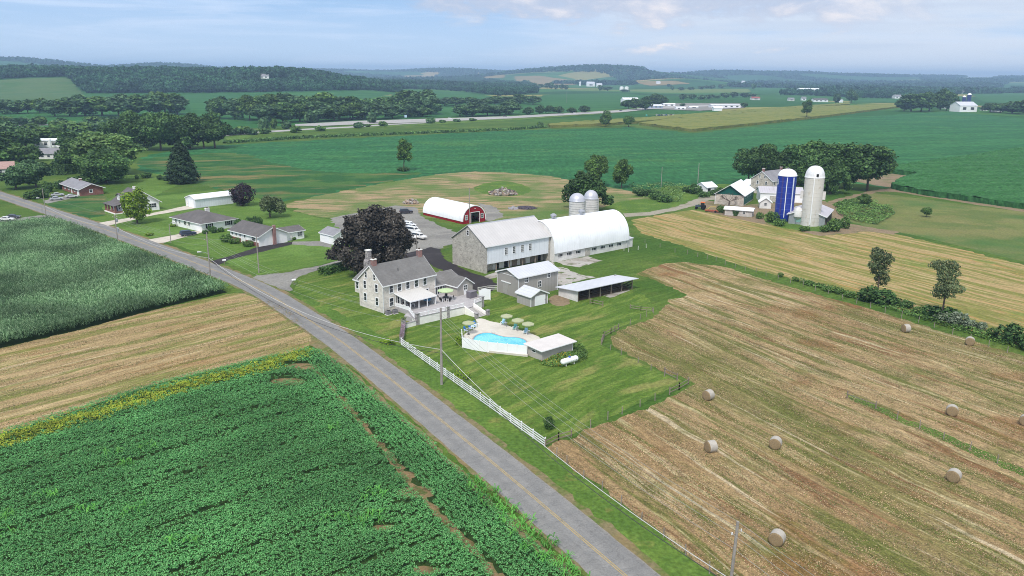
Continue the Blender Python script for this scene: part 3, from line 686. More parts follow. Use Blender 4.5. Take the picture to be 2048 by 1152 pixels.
def ribmat(name, col, axis='x', pitch=.6, rough=.4, dirt=None, metal=.0, amp=.10):
    t = NT(name); sx = t.new('ShaderNodeSeparateXYZ'); t.L.new(t.tc.outputs['Object'], sx.inputs[0])
    a = t.math('FRACT', t.math('DIVIDE', sx.outputs['xyz'.index(axis)], pitch))
    rib = t.rng(t.math('ABSOLUTE', t.math('SUBTRACT', a, .5)), .36, .5, 0, 1)
    c = t.mul(col, t.rng(t.noise((.25, .25, .25), 0, 4), .3, .7, .95, 1.05))
    if dirt: c = t.mix(t.rng(t.noise((.9, .18, .3) if axis == 'x' else (.18, .9, .3), 0, 5), .55, .72, 0, dirt[1]), c, dirt[0])
    c = t.mix(t.math('MULTIPLY', rib, amp * 3), c, (col[0] * .6, col[1] * .6, col[2] * .6, 1))
    t.bump(rib, .6, .04); t.b.inputs['Metallic'].default_value = metal
    return t.done(c, rough)
ROOFB = ribmat('barn_roof_metal', S(194, 191, 189), 'x', .9, .4)
ROOFW = ribmat('white_roof_metal', S(240, 242, 246), 'x', .9, .4, (S(206, 206, 208), .5), amp=.05)
ROOFG = ribmat('grey_roof_metal', S(198, 200, 206), 'x', .9, .4)
ROOFT = ribmat('rusty_roof_metal', S(184, 180, 186), 'x', .9, .5, (S(158, 150, 150), .7))
ROOFQ = ribmat('quonset_skin', S(240, 240, 242), 'y', 1.2, .4, (S(214, 214, 214), .4), amp=.04)
SIDEG = ribmat('grey_siding', S(164, 159, 154), 'x', .9, .6)
SIDEGY = ribmat('grey_siding_end', S(166, 162, 158), 'y', .9, .6)
SIDEW = ribmat('white_siding', S(226, 230, 236), 'x', .9, .55, (S(204, 206, 212), .4), amp=.06)
SIDEGR = ribmat('green_siding', S(24, 92, 82), 'x', .6, .55)
TAUPE = plain('taupe_siding', S(176, 170, 162), .7, .06, .6)
LAP = ribmat('lap_siding', S(242, 242, 240), 'z', .22, .6, amp=.02)
REDM = ribmat('red_siding', S(150, 28, 40), 'x', .6, .5)
# ================================================================ building helpers
class Bld:
    def __init__(s, name, label, cat, A=None, B=None, C=None, ang=None, o=None, group=None):
        if o is None:
            a, b, c = (at(*p).to_2d() for p in (A, B, C)); u, w = c - b, a - b
            if ang is None:
                au = math.atan2(u.y, u.x); aw = math.atan2(w.y, w.x) - PI / 2
                ang = (au * u.length + aw * w.length) / (u.length + w.length)
            s.L = abs(u.x * math.cos(ang) + u.y * math.sin(ang)); s.W = abs(-w.x * math.sin(ang) + w.y * math.cos(ang)); o = b
        s.ang = ang; s.o = Vector((o[0], o[1], o[2] if len(o) > 2 else T(o[0], o[1])))
        s.c, s.s = math.cos(ang), math.sin(ang); s.r = thing(name, label, cat, s.o, ang, group); s.cache = {}
    def w(s, x, y, zz=0): return Vector((s.o.x + x * s.c - y * s.s, s.o.y + x * s.s + y * s.c, s.o.z + zz))
    def loc(s, px, zz=0):
        p = at(px[0], px[1], zz + s.o.z) if (zz + s.o.z) else at(*px); q = p - s.o
        return q.x * s.c + q.y * s.s, -q.x * s.s + q.y * s.c
    def onf(s, px, y0=0.0):
        d = ray(*px); t = (y0 - (s.o.x * s.s - s.o.y * s.c)) / (-d[0] * s.s + d[1] * s.c)
        return (t * d[0] - s.o.x) * s.c + (t * d[1] - s.o.y) * s.s, CAMH + t * d[2] - s.o.z
    def ong(s, px, x0=0.0):
        d = ray(*px); t = (x0 + s.o.x * s.c + s.o.y * s.s) / (d[0] * s.c + d[1] * s.s)
        return -(t * d[0] - s.o.x) * s.s + (t * d[1] - s.o.y) * s.c, CAMH + t * d[2] - s.o.z
    def part(s, name, mb, mat, parent=None, smooth=False, loc=None, rot=None): return mb.build(name, mat, parent or s.r, loc, rot, smooth)
    def gable(s, L, W, e, r, wall, roof, over=.4, axis='x', x0=0, y0=0, th=.16, fascia=True, z0=-.15, over_e=None, fmat=None, wname='wall'):
        """gabled block; ridge along axis"""
        oe = over if over_e is None else over_e
        w_, l_, a0, b0 = (W, L, y0, x0) if axis == 'x' else (L, W, x0, y0)
        sl = (r - e) / (w_ / 2)
        s.part(wname, MB().prism([(a0, z0), (a0 + w_, z0), (a0 + w_, e), (a0 + w_ / 2, r), (a0, e)], b0, b0 + l_, axis), wall)
        def prof(k0, k1): return [(a0 - oe, e - oe * sl + k0), (a0 + w_ / 2, r + k0), (a0 + w_ + oe, e - oe * sl + k0), (a0 + w_ + oe, e - oe * sl + k1), (a0 + w_ / 2, r + k1), (a0 - oe, e - oe * sl + k1)]
        ro = s.part('roof', MB().prism(prof(.02, th), b0 - over, b0 + l_ + over, axis), roof)
        if fascia:
            f = MB()
            f.prism(prof(-.10, th - .02), b0 - over - .05, b0 - over - .003, axis); f.prism(prof(-.10, th - .02), b0 + l_ + over + .003, b0 + l_ + over + .05, axis)
            for sgn, base in ((-1, a0 - oe), (1, a0 + w_ + oe)):
                q0, q1 = sorted((base + sgn * .003, base + sgn * .07)); zz = e - oe * sl
                if axis == 'x': f.box(b0 - over, q0, zz - .1, b0 + l_ + over, q1, zz + th - .03)
                else: f.box(q0, b0 - over, zz - .1, q1, b0 + l_ + over, zz + th - .03)
            s.part('fascia', f, fmat or TRIM, ro)
        return ro
    def pane_mesh(s, w, h, cas, cols, rows, mat, glass):
        key = (w, h, cas, cols, rows, mat.name)
        if key not in s.cache:
            f = MB(); W2, H2 = w / 2, h / 2
            f.box(-W2 - cas, -.06, -H2 - cas, -W2, .02, H2 + cas); f.box(W2, -.06, -H2 - cas, W2 + cas, .02, H2 + cas)
            f.box(-W2, -.06, H2, W2, .02, H2 + cas); f.box(-W2 - .03, -.085, -H2 - cas, W2 + .03, .02, -H2)
            for i in range(1, cols): x = -W2 + w * i / cols; f.box(x - .025, -.05, -H2, x + .025, -.028, H2)
            for i in range(1, rows): q = -H2 + h * i / rows; f.box(-W2, -.052, q - .03, W2, -.026, q + .03)
            p = MB().box(-W2, -.025, -H2, W2, .015, H2)
            s.cache[key] = (f.mesh('window', mat), p.mesh('pane', glass))
        return s.cache[key]
    def win(s, face, u, zz, w=.9, h=1.5, cas=.14, cols=1, rows=2, at_=0.0, mat=None, glass=None, name='window'):
        fm, pm = s.pane_mesh(w, h, cas, cols, rows, mat or TRIM, glass or GLASS)
        if face == 'f': o = link(name, fm, s.r, (u, at_, zz))
        elif face == 'b': o = link(name, fm, s.r, (u, at_, zz), (0, 0, PI))
        elif face == 'r': o = link(name, fm, s.r, (at_, u, zz), (0, 0, PI / 2))
        else: o = link(name, fm, s.r, (at_, u, zz), (0, 0, -PI / 2))
        link('pane', pm, o); return o
    def door(s, face, u, z0, w, h, mat, at_=0.0, th=.07, name='door', handle=True):
        d = MB().box(-w / 2, -th, z0, w / 2, .02, z0 + h)
        for q in (.55, 1.35):
            if h > 1.7 and w < 2: d.box(-w / 2 + .14, -th - .015, z0 + q - .3, w / 2 - .14, -th + .01, z0 + q + .3)
        l, r = ((u, at_, 0), (0, 0, 0)) if face == 'f' else ((at_, u, 0), (0, 0, -PI / 2))
        o = d.build(name, mat, s.r, l, r)
        if handle: MB().box(w / 2 - .16, -th - .07, z0 + .95, w / 2 - .08, -th - .003, z0 + 1.1).build('handle', GREYM, o)
        return o
    def chimney(s, x, y, z0, z1, w, d, mat, cap=CONCW):
        c = s.part('chimney', MB().box(x - w / 2, y - d / 2, z0, x + w / 2, y + d / 2, z1), mat, s.r)
        MB().box(x - w / 2 - .08, y - d / 2 - .08, z1, x + w / 2 + .08, y + d / 2 + .08, z1 + .14).build('chimney_cap', cap, c)
        MB().box(x - w / 5, y - d / 5, z1 + .14, x + w / 5, y + d / 5, z1 + .4).build('flue', WOODD, c)
# ================================================================ stone farmhouse
def farmhouse():
    A, B, C = Z1((690, 610), (885, 712), (1312, 575))
    h = Bld('stone_farmhouse', 'three-storey grey stone farmhouse with slate roof and white covered porch by the road', 'house', A, B, C)
    L, W, e, r = 14.0, 8.2, 6.0, 9.35
    h.gable(L, W, e, r, STONEH, SHING, over=.25, over_e=.35)
    f = [h.onf(p) for p in Z1((948, 500), (1018, 485), (1090, 472), (1163, 453), (1236, 440))]
    for u, zz in f: h.win('f', u, 4.85, .85, 1.55, .17)
    h.win('f', 2.1, 2.05, .9, 1.6, .17)
    for x in (4.2, 6.4, 8.8, 11.6): h.win('f', x, 2.2, .9, 1.6, .17)
    h.door('f', 7.6, 1.05, 1.0, 2.1, WHITE)
    for u, zz, w_, h_ in ((5.6, 7.2, .6, 1.15), (2.75, 7.2, .6, 1.15), (6.1, 5.05, .8, 1.55), (2.15, 4.95, .8, 1.55), (6.1, 2.35, .8, 1.55), (2.1, 2.1, .8, 1.55)): h.win('g', u, zz, w_, h_, .17)
    h.part('downspout', MB().box(-.10, -.10, 0, -.003, -.003, 5.9), TRIM); h.part('downspout', MB().box(L + .003, -.10, .9, L + .1, -.003, 5.8), TRIM)
    for x in (.95, L - .75): h.chimney(x, W / 2, 8.6, 10.55 if x < 5 else 10.75, 1.0, .75, BRICKC)
    v = MB().tube((5.6, 2.0, 7.5), (5.6, 2.0, 8.35), .07); h.part('vent_pipe', v, DARK)
    v = MB().tube((12.6, 4.0, 9.3), (12.6, 4.0, 12.8), .03, n=6); v.box(12.5, 3.97, 12.3, 12.7, 4.03, 12.36); h.part('aerial', v, GREYM)
    # west wing with the tall stone chimney
    h.gable(8.8, 9.8, 3.0, 5.7, STONEH, SHING, over=.3, axis='y', x0=5.8, y0=W + .003)
    for y in (11.0, 14.6, 17.2): h.win('g', y - .2, 1.75, .8, 1.45, .16, at_=5.8)
    c = h.part('chimney', MB().box(9.6, 18.1, 2.8, 11.3, 19.6, 6.2).prism([(9.6, 6.2), (11.3, 6.2), (10.95, 6.7), (9.95, 6.7)], 18.1, 19.6, 'y').box(9.95, 18.35, 6.703, 10.95, 19.35, 8.7), STONEP)
    MB().box(9.85, 18.25, 8.703, 11.05, 19.45, 8.85).build('chimney_cap', CONCW, c)
    # east sun room and its garage gable
    h.gable(8.2, 7.4, 3.15, 4.7, STONEH, SHING, over=.2, over_e=.4, x0=L + .003, y0=.35)
    h.gable(4.4, 9.4, 3.1, 5.75, TAUPE, SHING, over=.12, over_e=.1, x0=L + .02, y0=2.6, fascia=False)
    h.gable(4.6, 8.0, 3.2, 4.75, TAUPE, SHING, over=.3, axis='y', x0=17.3, y0=-3.6)
    for x in (14.55, 15.3, 16.05, 16.8): h.win('f', x, 2.0, .58, 1.75, .08, rows=1, at_=.35)
    h.win('f', 17.05, 2.2, .3, .9, .06, at_=.34)
    h.win('f', 19.7, 2.55, .85, 1.0, .14, cols=2, at_=-3.6); h.door('f', 19.7, 1.0, .95, .95, WHITE, at_=-3.6, handle=False)
    v = MB().tube((16.2, 2.4, 3.8), (16.2, 2.4, 4.7), .06); h.part('vent_pipe', v, WHITE)
    # covered porch
    zf = 1.0
    p0, p1 = 3.0, 9.8
    s = MB(); n = 9
    s.prism([(-.02, 3.72), (-5.2, 2.92), (-5.2, 3.02), (-.02, 3.82)], p0 - .2, p1 + .2, 'x')
    h.part('porch_roof', s, PORCH)
    fs = MB().box(p0 - .25, -5.28, 2.80, p1 + .25, -5.205, 3.03); fs.prism([(-.02, 3.66), (-5.2, 2.86), (-5.2, 3.03), (-.02, 3.83)], p0 - .28, p0 - .203, 'x'); h.part('porch_beam', fs, TRIM)
    for x in (p0, p0 + 2.25, p0 + 4.5, p1): h.part('porch_post', MB().box(x - .07, -5.1, zf, x + .07, -4.96, 2.9), TRIM)
    for y in (-3.3, -1.7, -.15): h.part('porch_post', MB().box(p0 - .07, y - .07, zf, p0 + .07, y + .07, 3.3 + (y + 3.3) * .15), TRIM)
    h.part('porch_sill', MB().box(p0 - .06, -5.0, zf, p0 + .06, -.02, zf + .75), TRIM)
    h.part('privacy_wall', MB().box(p1 - .05, -4.9, zf, p1 + .05, -1.2, 2.75), WHITEW)
    return h
PORCH = ribmat('porch_roof_metal', S(204, 201, 196), 'x', .45, .45)
HOUSE = farmhouse()
def terrace(h):
    zf = 1.0
    t = thing('terrace', 'paved terrace behind a pale stuccoed retaining wall with a white balustrade', 'terrace', h.o, h.ang)
    F_ = [(.2, -10.9), (11.6, -12.1), (11.6, -12.1), (14.6, -11.6), (17.9, -11.0)]
    dk = MB(); dk.prism([(.2, -10.7), (11.5, -11.9), (14.5, -11.5), (17.8, -10.9), (21.5, -4.5), (21.5, -3.66), (17.2, -3.66), (17.2, .3), (14.1, .3), (14.1, -.03), (2.9, -.03), (2.9, -4.9), (.2, -6.5)], -.1, zf, 'z')
    dk.build('paving', PAVE, t)
    def wall(a, b, z1, name='retaining_wall', th=.28, mat=None, z0=-.2):
        a, b = Vector(a), Vector(b); d = (b - a).normalized(); n = Vector((d.y, -d.x)) * th
        w = MB(); w.prism([tuple(a), tuple(b), tuple(b + n), tuple(a + n)], z0, z1, 'z'); o = w.build(name, mat or CONCW, t)
        n2 = Vector((d.y, -d.x)) * (th + .06); m2 = Vector((d.y, -d.x)) * -.06
        MB().prism([tuple(a + m2), tuple(b + m2), tuple(b + n2), tuple(a + n2)], z1 + .003, z1 + .1, 'z').build('coping', GREYST, o); return o
    wall((.3, -10.7), (7.0, -11.4), 1.55); wall((7.6, -11.47), (11.4, -11.88), 1.55); wall((14.7, -11.45), (17.3, -10.98), 1.45); wall((-2.9, -10.65), (-.45, -10.68), .9); wall((17.85, -10.7), (21.4, -4.7), 1.3, th=.25)
    wall((2.6, -4.95), (-.3, -10.4), 1.1, th=.25)
    for x, y in ((0, -10.75), (7.3, -11.5), (17.6, -11.0), (14.4, -15.9), (11.2, -15.9)):
        hh = 2.3 if y > -13 else 1.0
        p = MB().box(x - .3, y - .3, -.2, x + .3, y + .3, hh).build('pillar', STONEP, t); MB().box(x - .38, y - .38, hh + .003, x + .38, y + .38, hh + .12).build('pillar_cap', GREYST, p)
    def rail(a, b, z0, hgt=.72):
        a, b = Vector(a), Vector(b); L = (b - a).length; r = MB()
        P = lambda q, zz: (a.x + (b.x - a.x) * q, a.y + (b.y - a.y) * q, zz)
        nb = max(4, int(L / .17))
        for zz in (z0 + .08, z0 + hgt): r.path([P(0, zz), P(1, zz)], .05, 4)
        for i in range(nb + 1): q = i / nb; r.path([P(q, z0 + .06), P(q, z0 + hgt)], .022, 4)
        k = max(1, round(L / 1.9))
        for i in range(k + 1): x, y, _ = P(i / k, 0); r.box(x - .07, y - .07, z0, x + .07, y + .07, z0 + hgt + .12)
        r.build('balustrade', TRIM, t)
    rail((.4, -10.85), (6.95, -11.55), 1.65); rail((7.65, -11.62), (11.2, -12.0), 1.65); rail((14.9, -11.55), (17.2, -11.12), 1.55); rail((2.5, -5.0), (.0, -9.9), 1.2)
    # steps down to the pool
    st = MB(); n = 9; x0, x1 = 11.75, 14.1
    for i in range(n):
        zt = zf - (i + 1) * zf / n + .001; y = -11.9 - i * .42
        st.box(x0, y - .46, -.1, x1, y, max(zt, .03))
    st.build('steps', STEPC, t)
    for xa in (11.42, 14.18):
        s = MB(); s.prism([(-11.85, -.1), (-15.8, -.1), (-15.8, .55), (-11.85, 1.75)], xa, xa + .24, 'x'); o = s.build('stair_parapet', CONCW, t)
    return t
PAVE = plain('paving', S(172, 168, 168), .85, .12, .7, fine=(4, .08)); GREYST = plain('bluestone', S(150, 146, 146), .85, .12, 1.2); STEPC = plain('step_stone', S(176, 172, 168), .85, .1, 1.5)
TERR = terrace(HOUSE)
# ================================================================ barns
def bank_barn():
    A, B, C = Z2((122, 625), (387, 715), (940, 600))
    h = Bld('bank_barn', 'big stone bank barn with pale metal roof and white boarded front', 'barn', A, B, C)
    L, W, e, r = 21.9, 13.6, 7.0, 11.1
    pr_ = [(1.6, -.3), (W, -.3), (W, e), (W / 2, r), (0, e - .02), (0, 2.3), (1.6, 2.3)]
    h.part('stone_gable', MB().prism([(0, -.3), (W, -.3), (W, e), (W / 2, r), (0, e - .02)], 0, .6, 'x'), STONEB)
    h.part('stone_gable', MB().prism([(0, -.3), (W, -.3), (W, e), (W / 2, r), (0, e - .02)], L - .6, L, 'x'), STONEB)
    h.part('wall', MB().prism([(2.0, -.3), (W, -.3), (W, e - .05), (W / 2, r - .05), (.08, e - .05), (.08, 2.35), (2.0, 2.35)], .603, L - .603, 'x'), BYARD)
    h.part('forebay', MB().box(.62, -.05, 2.3, L - .62, .077, e - .12), SIDEW)
    sl = (r - e) / (W / 2); o = .45
    P = lambda k: [(-o, e - o * sl + k), (W / 2, r + k), (W + o, e - o * sl + k)]
    ro = h.part('roof', MB().prism(P(.03) + P(.19)[::-1], -.35, L + .35, 'x'), ROOFB)
    h.part('ridge_cap', MB().prism([(W / 2 - .3, r + .19 - .3 * sl), (W / 2, r + .20), (W / 2 + .3, r + .19 - .3 * sl), (W / 2, r + .26)], -.36, L + .36, 'x'), GALV, ro)
    h.part('fascia', MB().box(-.35, -o - .06, e - o * sl - .05, L + .35, -o - .003, e - o * sl + .17), TRIM, ro)
    for u in (6.7, 9.3, 12.1, 14.8): h.win('f', u, 4.85, .8, 1.75, .1, cols=2, rows=4, at_=-.05)
    h.win('g', 7.0, 9.25, .7, 1.15, .14, rows=2, glass=DARK)
    # the shaded stable front under the forebay
    rg = random.Random(4); x = .9
    while x < L - 2:
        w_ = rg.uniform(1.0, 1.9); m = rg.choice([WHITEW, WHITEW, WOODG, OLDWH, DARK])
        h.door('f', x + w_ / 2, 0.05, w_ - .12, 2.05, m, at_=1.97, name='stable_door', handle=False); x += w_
    for x in (3.8, 8.2, 12.6, 17): h.part('forebay_post', MB().box(x - .12, .25, -.1, x + .12, .5, 2.3), WOODG)
    return h
BYARD = plain('limewashed_stone', S(170, 164, 154), .95, .25, .6, fine=(2.2, .15)); OLDWH = plain('peeling_white', S(178, 172, 164), .9, .3, 1.2, fine=(5, .2))
BANK = bank_barn()
def dairy_barn(b):
    h = Bld('dairy_barn', 'long white barn with arched metal roof joined to the stone barn', 'barn', ang=b.ang, o=b.w(22.0, -1.5))
    L, W, e, r = 28.9, 11.6, 2.6, 10.3
    n = 22; A_ = []
    for i in range(n + 1):
        q = i / n; t = q * PI
        A_.append((W / 2 - (W / 2 + .45) * math.copysign(abs(math.cos(t)) ** 1.05, math.cos(t)), e - .25 + (r - e + .25) * math.sin(t) ** .86))
    In = [(W / 2 + (y - W / 2) * .975, e - .25 + (zz - e + .25) * .985) for y, zz in A_]
    h.part('roof', MB().prism(A_ + In[::-1], -.15, L + .35, 'x'), ROOFW, smooth=True)
    ends = [(0, -.2), (W, -.2)] + [(W / 2 + (y - W / 2) * .955, e - .3 + (zz - e + .25) * .975) for y, zz in A_][::-1]
    h.part('end_wall', MB().prism(ends, L - .25, L, 'x'), WHITEW); h.part('end_wall', MB().prism(ends, 0.003, .25, 'x'), WHITEW)
    w = MB().box(.253, 0, -.25, L - .253, .3, e); w.box(.253, W - .3, -.25, L - .253, W, e); h.part('wall', w, WHITEW)
    for p in Z2((1025, 543), (1103, 527), (1180, 511), (1317, 484), (1388, 469), (1460, 453), (1530, 439)):
        u, zz = h.onf(p); h.win('f', u, 1.55, 1.75, .75, .07, cols=3, rows=1)
    h.door('f', h.onf(Z2((1260, 525))[0])[0], 0.0, 1.9, 2.2, OLDWH, handle=False); h.door('f', .9, 0, 1.3, 2.1, WHITEW)
    for p, sc in ((5.0, 1.0), (15.8, 1.1)):
        v = MB().lathe([(.35, r - .3), (.35, r + .35), (.75, r + .4), (.75, r + .9), (.95, r + .95), (.3, r + 1.4), (.0, r + 1.45)], 14); v.v = [(x * sc + p, y * sc + W / 2, zz) for x, y, zz in v.v]
        h.part('ventilator', v, GALV, smooth=True)
    h.part('lean_to', MB().prism([(0.2, -.3), (5.5, -.3), (5.5, 3.0), (.2, 2.5)], L + .003, L + 2.6, 'x'), WHITEW)
    h.part('lean_to_roof', MB().prism([(-.1, 2.5), (5.8, 3.06), (5.8, 3.16), (-.1, 2.6)], L + .003, L + 2.9, 'x'), ROOFG)
    return h
DAIRY = dairy_barn(BANK)
def silo_concrete(px, top, domebase, dia, label, b=None):
    p = at(*px); r = dia / 2; s = thing('silo', label, 'silo', p, 0.4, 'domed concrete silos behind the dairy barn')
    zc = zat(p.x, p.y - r, domebase); zt = zat(p.x, p.y, top)
    w = MB().lathe([(r, -.3), (r, zc)], 28); w.build('stave_wall', STAVE, s, smooth=True)
    hp = MB()
    for i in range(int(zc / .75)): zz = .6 + i * .75; hp.lathe([(r + .005, zz), (r + .035, zz + .02), (r + .035, zz + .06), (r + .005, zz + .08)], 28)
    hp.build('hoops', GREYM, s)
    hd = max(zt - zc, 1.5); MB().lathe([(r + .1, zc - .05), (r + .1, zc + .08)] + [(r * math.cos(a) + .02, zc + .08 + hd * math.sin(a)) for a in np.linspace(.05, PI / 2, 9)], 28).build('dome', DOME, s, smooth=True)
    MB().path([(r * .95 - .1, -r * .3, .5), (r * .95 - .1, -r * .3, zc)], .42, 6).build('chute', STAVE, s)
    return s
STAVE = plain('silo_staves', S(208, 204, 202), .85, .1, .5, fine=(1.8, .08)); DOME = plain('silo_dome', S(196, 196, 204), .4, .06, 1, metal=.35)
silo_concrete(Z2((1163, 330))[0], 386.5, 404, 5.1, 'front pale concrete silo with metal dome behind the dairy barn')
silo_concrete(Z2((1281, 290))[0], 380.5, 399, 4.7, 'rear pale concrete silo with metal dome beside the dark tree')
def grey_shed():
    A, B, C = Z2((505, 860), (670, 925), (985, 845))
    h = Bld('storage_shed', 'two-storey taupe metal shed with pale roof between house and cattle shelter', 'shed', A, B, C)
    L, W, e, r = 11.8, 7.4, 4.75, 6.0
    h.gable(L, W, e, r, SIDEG, ROOFG, over=.35)
    h.win('f', 2.3, 3.95, .85, 1.2, .12, cols=2); h.win('f', 6.2, 2.3, .85, 1.3, .12, cols=2); h.win('f', 9.0, 4.0, .8, 1.1, .12, cols=2)
    h.door('g', 5.3 - .8, .1, 1.7, 2.6, SIDEGY, name='sliding_door'); h.part('door_track', MB().box(-.14, 2.6, 2.75, -.003, 5.9, 2.95), TRIM)
    c = MB()
    for x, y in ((-.06, -.06), (-.06, W - .04), (L - .04, -.06)): c.box(x, y, 0, x + .1, y + .1, e)
    c.box(-.035, .1, e - .1, -.004, W - .1, e); h.part('corner_trim', c, TRIM)
    return h
GSH = grey_shed()
def small_shed(g):
    h = Bld('garden_shed', 'small taupe garage with white door in front of the tall shed', 'shed', ang=g.ang, o=g.w(-2.4, -6.8))
    h.gable(4.8, 4.6, 2.35, 3.4, SIDEGY, ROOFG, over=.3, axis='y')
    d = h.door('f', 2.6, .03, 3.0, 2.1, WHITE, name='garage_door')
    h.part('corner_trim', MB().box(-.05, -.05, 0, .06, .06, 2.35).box(4.74, -.05, 0, 4.85, .06, 2.35), TRIM)
small_shed(GSH)
def shelter():
    A, B, C = Z2((1008, 905), (1172, 955), (1610, 860))
    h = Bld('cattle_shelter', 'open-fronted cattle shelter with low white metal roof', 'shelter', A, B, C)
    L, W = 17.4, 6.2
    h.part('roof', MB().prism([(-.9, 2.62), (W + .4, 1.95), (W + .4, 2.08), (-.9, 2.75)], -.7, L + .9, 'x'), ROOFG)
    h.part('end_wall', MB().prism([(0, -.2), (W, -.2), (W, 1.98), (0, 2.5)], 0, .1, 'x'), WHITEW)
    h.part('back_wall', MB().box(.1, W - .1, -.2, L, W, 1.97), WOODD)
    sl = MB()
    for i in range(6): sl.box(L - .08, .1, .2 + i * .36, L, W - .1, .42 + i * .36)
    h.part('slatted_end', sl, WOODD)
    for i in range(6):
        h.part('post', MB().box(.1 + i * (L - .35) / 5, 0, -.1, .28 + i * (L - .35) / 5, .18, 2.5), WOODG)
    h.part('beam', MB().box(0, -.02, 2.35, L, .2, 2.52), WOODG)
    for i, y in enumerate((1.2, 3.0)): h.part('manger_rail', MB().box(.3, y, .5, L - .3, y + .08, .64).box(.3, y, .9, L - .3, y + .08, 1.0), WOODD)
    h.part('bedding', MB().prism([(.3, -.05), (W - .2, -.05), (W - .3, .45), (2, .25), (.6, .08)], .3, L - .3, 'x'), plain('straw_bedding', S(96, 84, 70), .95, .3, 1.2))
    return h
shelter()
def quonset():
    A, B, C = Z7((360, 725), (705, 805), (905, 780))
    h = Bld('quonset_barn', 'red and white arched quonset barn with open doorway', 'barn', A, B, C)
    L, W, e = h.W, h.L, .85; r = 5.7; n = 24
    print('quonset', L, W)
    arc = [(W / 2 - W / 2 * math.cos(PI * i / n), e + (r - e) * math.sin(PI * i / n) ** .92) for i in range(n + 1)]
    o = [(W / 2 + (x - W / 2) * 1.03, e - .05 + (zz - e) * 1.025 + .05) for x, zz in arc]
    h.part('roof', MB().prism(o + [(x, zz) for x, zz in arc][::-1], -.12, L + .12, 'y'), ROOFQ, smooth=True)
    h.part('edge_trim', MB().prism([(W / 2 + (x - W / 2) * 1.015, zz * 1.01) for x, zz in o] + [(W / 2 + (x - W / 2) * .985, zz * .985) for x, zz in arc][::-1], -.24, -.123, 'y'), TRIM)
    sd = MB().box(0, .1, -.2, .2, L, e + .02); sd.box(W - .2, .1, -.2, W, L, e + .02); h.part('side_wall', sd, REDM)
    d0, d1, dh = W * .36, W * .72, 3.5
    g = MB(); i = 0
    left = [(0, -.2), (d0, -.2), (d0, dh)] ; 
    def clip_arc(lo, hi): return [(x, zz) for x, zz in arc if lo <= x <= hi]
    def zarc(x): return np.interp(x, [a[0] for a in arc], [a[1] for a in arc])
    g.prism([(0, -.2), (d0, -.2), (d0, zarc(d0))] + clip_arc(.001, d0 - .01)[::-1] + [(0, e)], -.1, .05, 'y')
    g.prism([(d1, -.2), (W, -.2), (W, e)] + clip_arc(d1 + .01, W - .001)[::-1] + [(d1, zarc(d1))], -.1, .05, 'y')
    g.prism([(d0, dh), (d1, dh), (d1, zarc(d1))] + clip_arc(d0 + .01, d1 - .01)[::-1] + [(d0, zarc(d0))], -.1, .05, 'y')
    h.part('end_wall', g, REDM)
    h.part('end_wall', MB().prism([(0, -.2), (W, -.2)] + arc[::-1], L - .1, L, 'y'), REDM)
    f = MB().box(d0 - .18, -.16, 0, d0, -.103, dh + .18); f.box(d1, -.16, 0, d1 + .18, -.103, dh + .18); f.box(d0, -.16, dh, d1, -.103, dh + .18); h.part('door_frame', f, TRIM)
    h.win('f', W * .16, 2.1, .85, 1.4, .14, cols=2, at_=-.1); h.win('f', W * .85, 2.1, .85, 1.4, .14, cols=2, at_=-.1); 
    h.part('wall_lamp', MB().box(W * .52, -.25, 4.6, W * .52 + .25, -.103, 4.85), WHITE)
    return h
QUON = quonset()
# ================================================================ pool house, tank
def pool_house():
    A, B, C = Z3((1200, 645), (1295, 690), (1545, 605))
    h = Bld('pool_house', 'low taupe pool house with flat pale roof at the end of the pool', 'pool house', A, B, C)
    L, W = 7.6, 3.7
    h.part('wall', MB().prism([(0, -.2), (W, -.2), (W, 2.05), (0, 1.85)], 0, L, 'x'), TAUPE)
    ro = h.part('roof', MB().prism([(-.5, 1.86), (W + .45, 2.12), (W + .45, 2.24), (-.5, 1.98)], -.5, L + .5, 'x'), plain('membrane_roof', S(206, 200, 196), .8, .06, .6))
    h.part('fascia', MB().box(-.5, -.57, 1.83, L + .5, -.503, 1.99).prism([(-.5, 1.83), (W + .45, 2.09), (W + .45, 2.25), (-.5, 1.99)], -.56, -.503, 'x'), TRIM, ro)
    h.win('g', 2.0, 1.25, .9, .35, .06, rows=1); h.part('corner_trim', MB().box(L - .08, -.05, 0, L + .05, .05, 1.85), TRIM)
    h.part('vent', MB().box(4.0, -.05, .3, 4.4, -.003, .6), GREYM)
    return h
PH = pool_house()
def propane():
    a, b = at(*Z3((1478, 738))[0]), at(*Z3((1582, 708))[0]); m = (a + b) / 2; d = b - a
    t = thing('propane_tank', 'white capsule propane tank beside the flower bed', 'tank', m, math.atan2(d.y, d.x)); R_ = .5; Lh = 1.45
    pf = [(0.0, -Lh - R_ * .9)] ; prof = [(R_ * math.sin(a_), -Lh - R_ * .9 * math.cos(a_)) for a_ in np.linspace(0, PI / 2, 7)] + [(R_ * math.sin(a_), Lh + R_ * .9 * -math.cos(a_)) for a_ in np.linspace(PI / 2, PI, 7)]
    m_ = MB().lathe(prof, 24); m_.v = [(zz, x, y + .85) for x, y, zz in m_.v]; m_.build('tank_shell', WHITE, t, smooth=True)
    for x in (-.9, .9): MB().box(x - .08, -.3, 0, x + .08, .3, .5).build('leg', WHITEW, t)
    MB().lathe([(.2, 1.3), (.2, 1.5), (.16, 1.56), (0, 1.58)], 14).build('valve_cover', plain('blue_cap', S(60, 90, 170), .5), t, smooth=True)
propane()
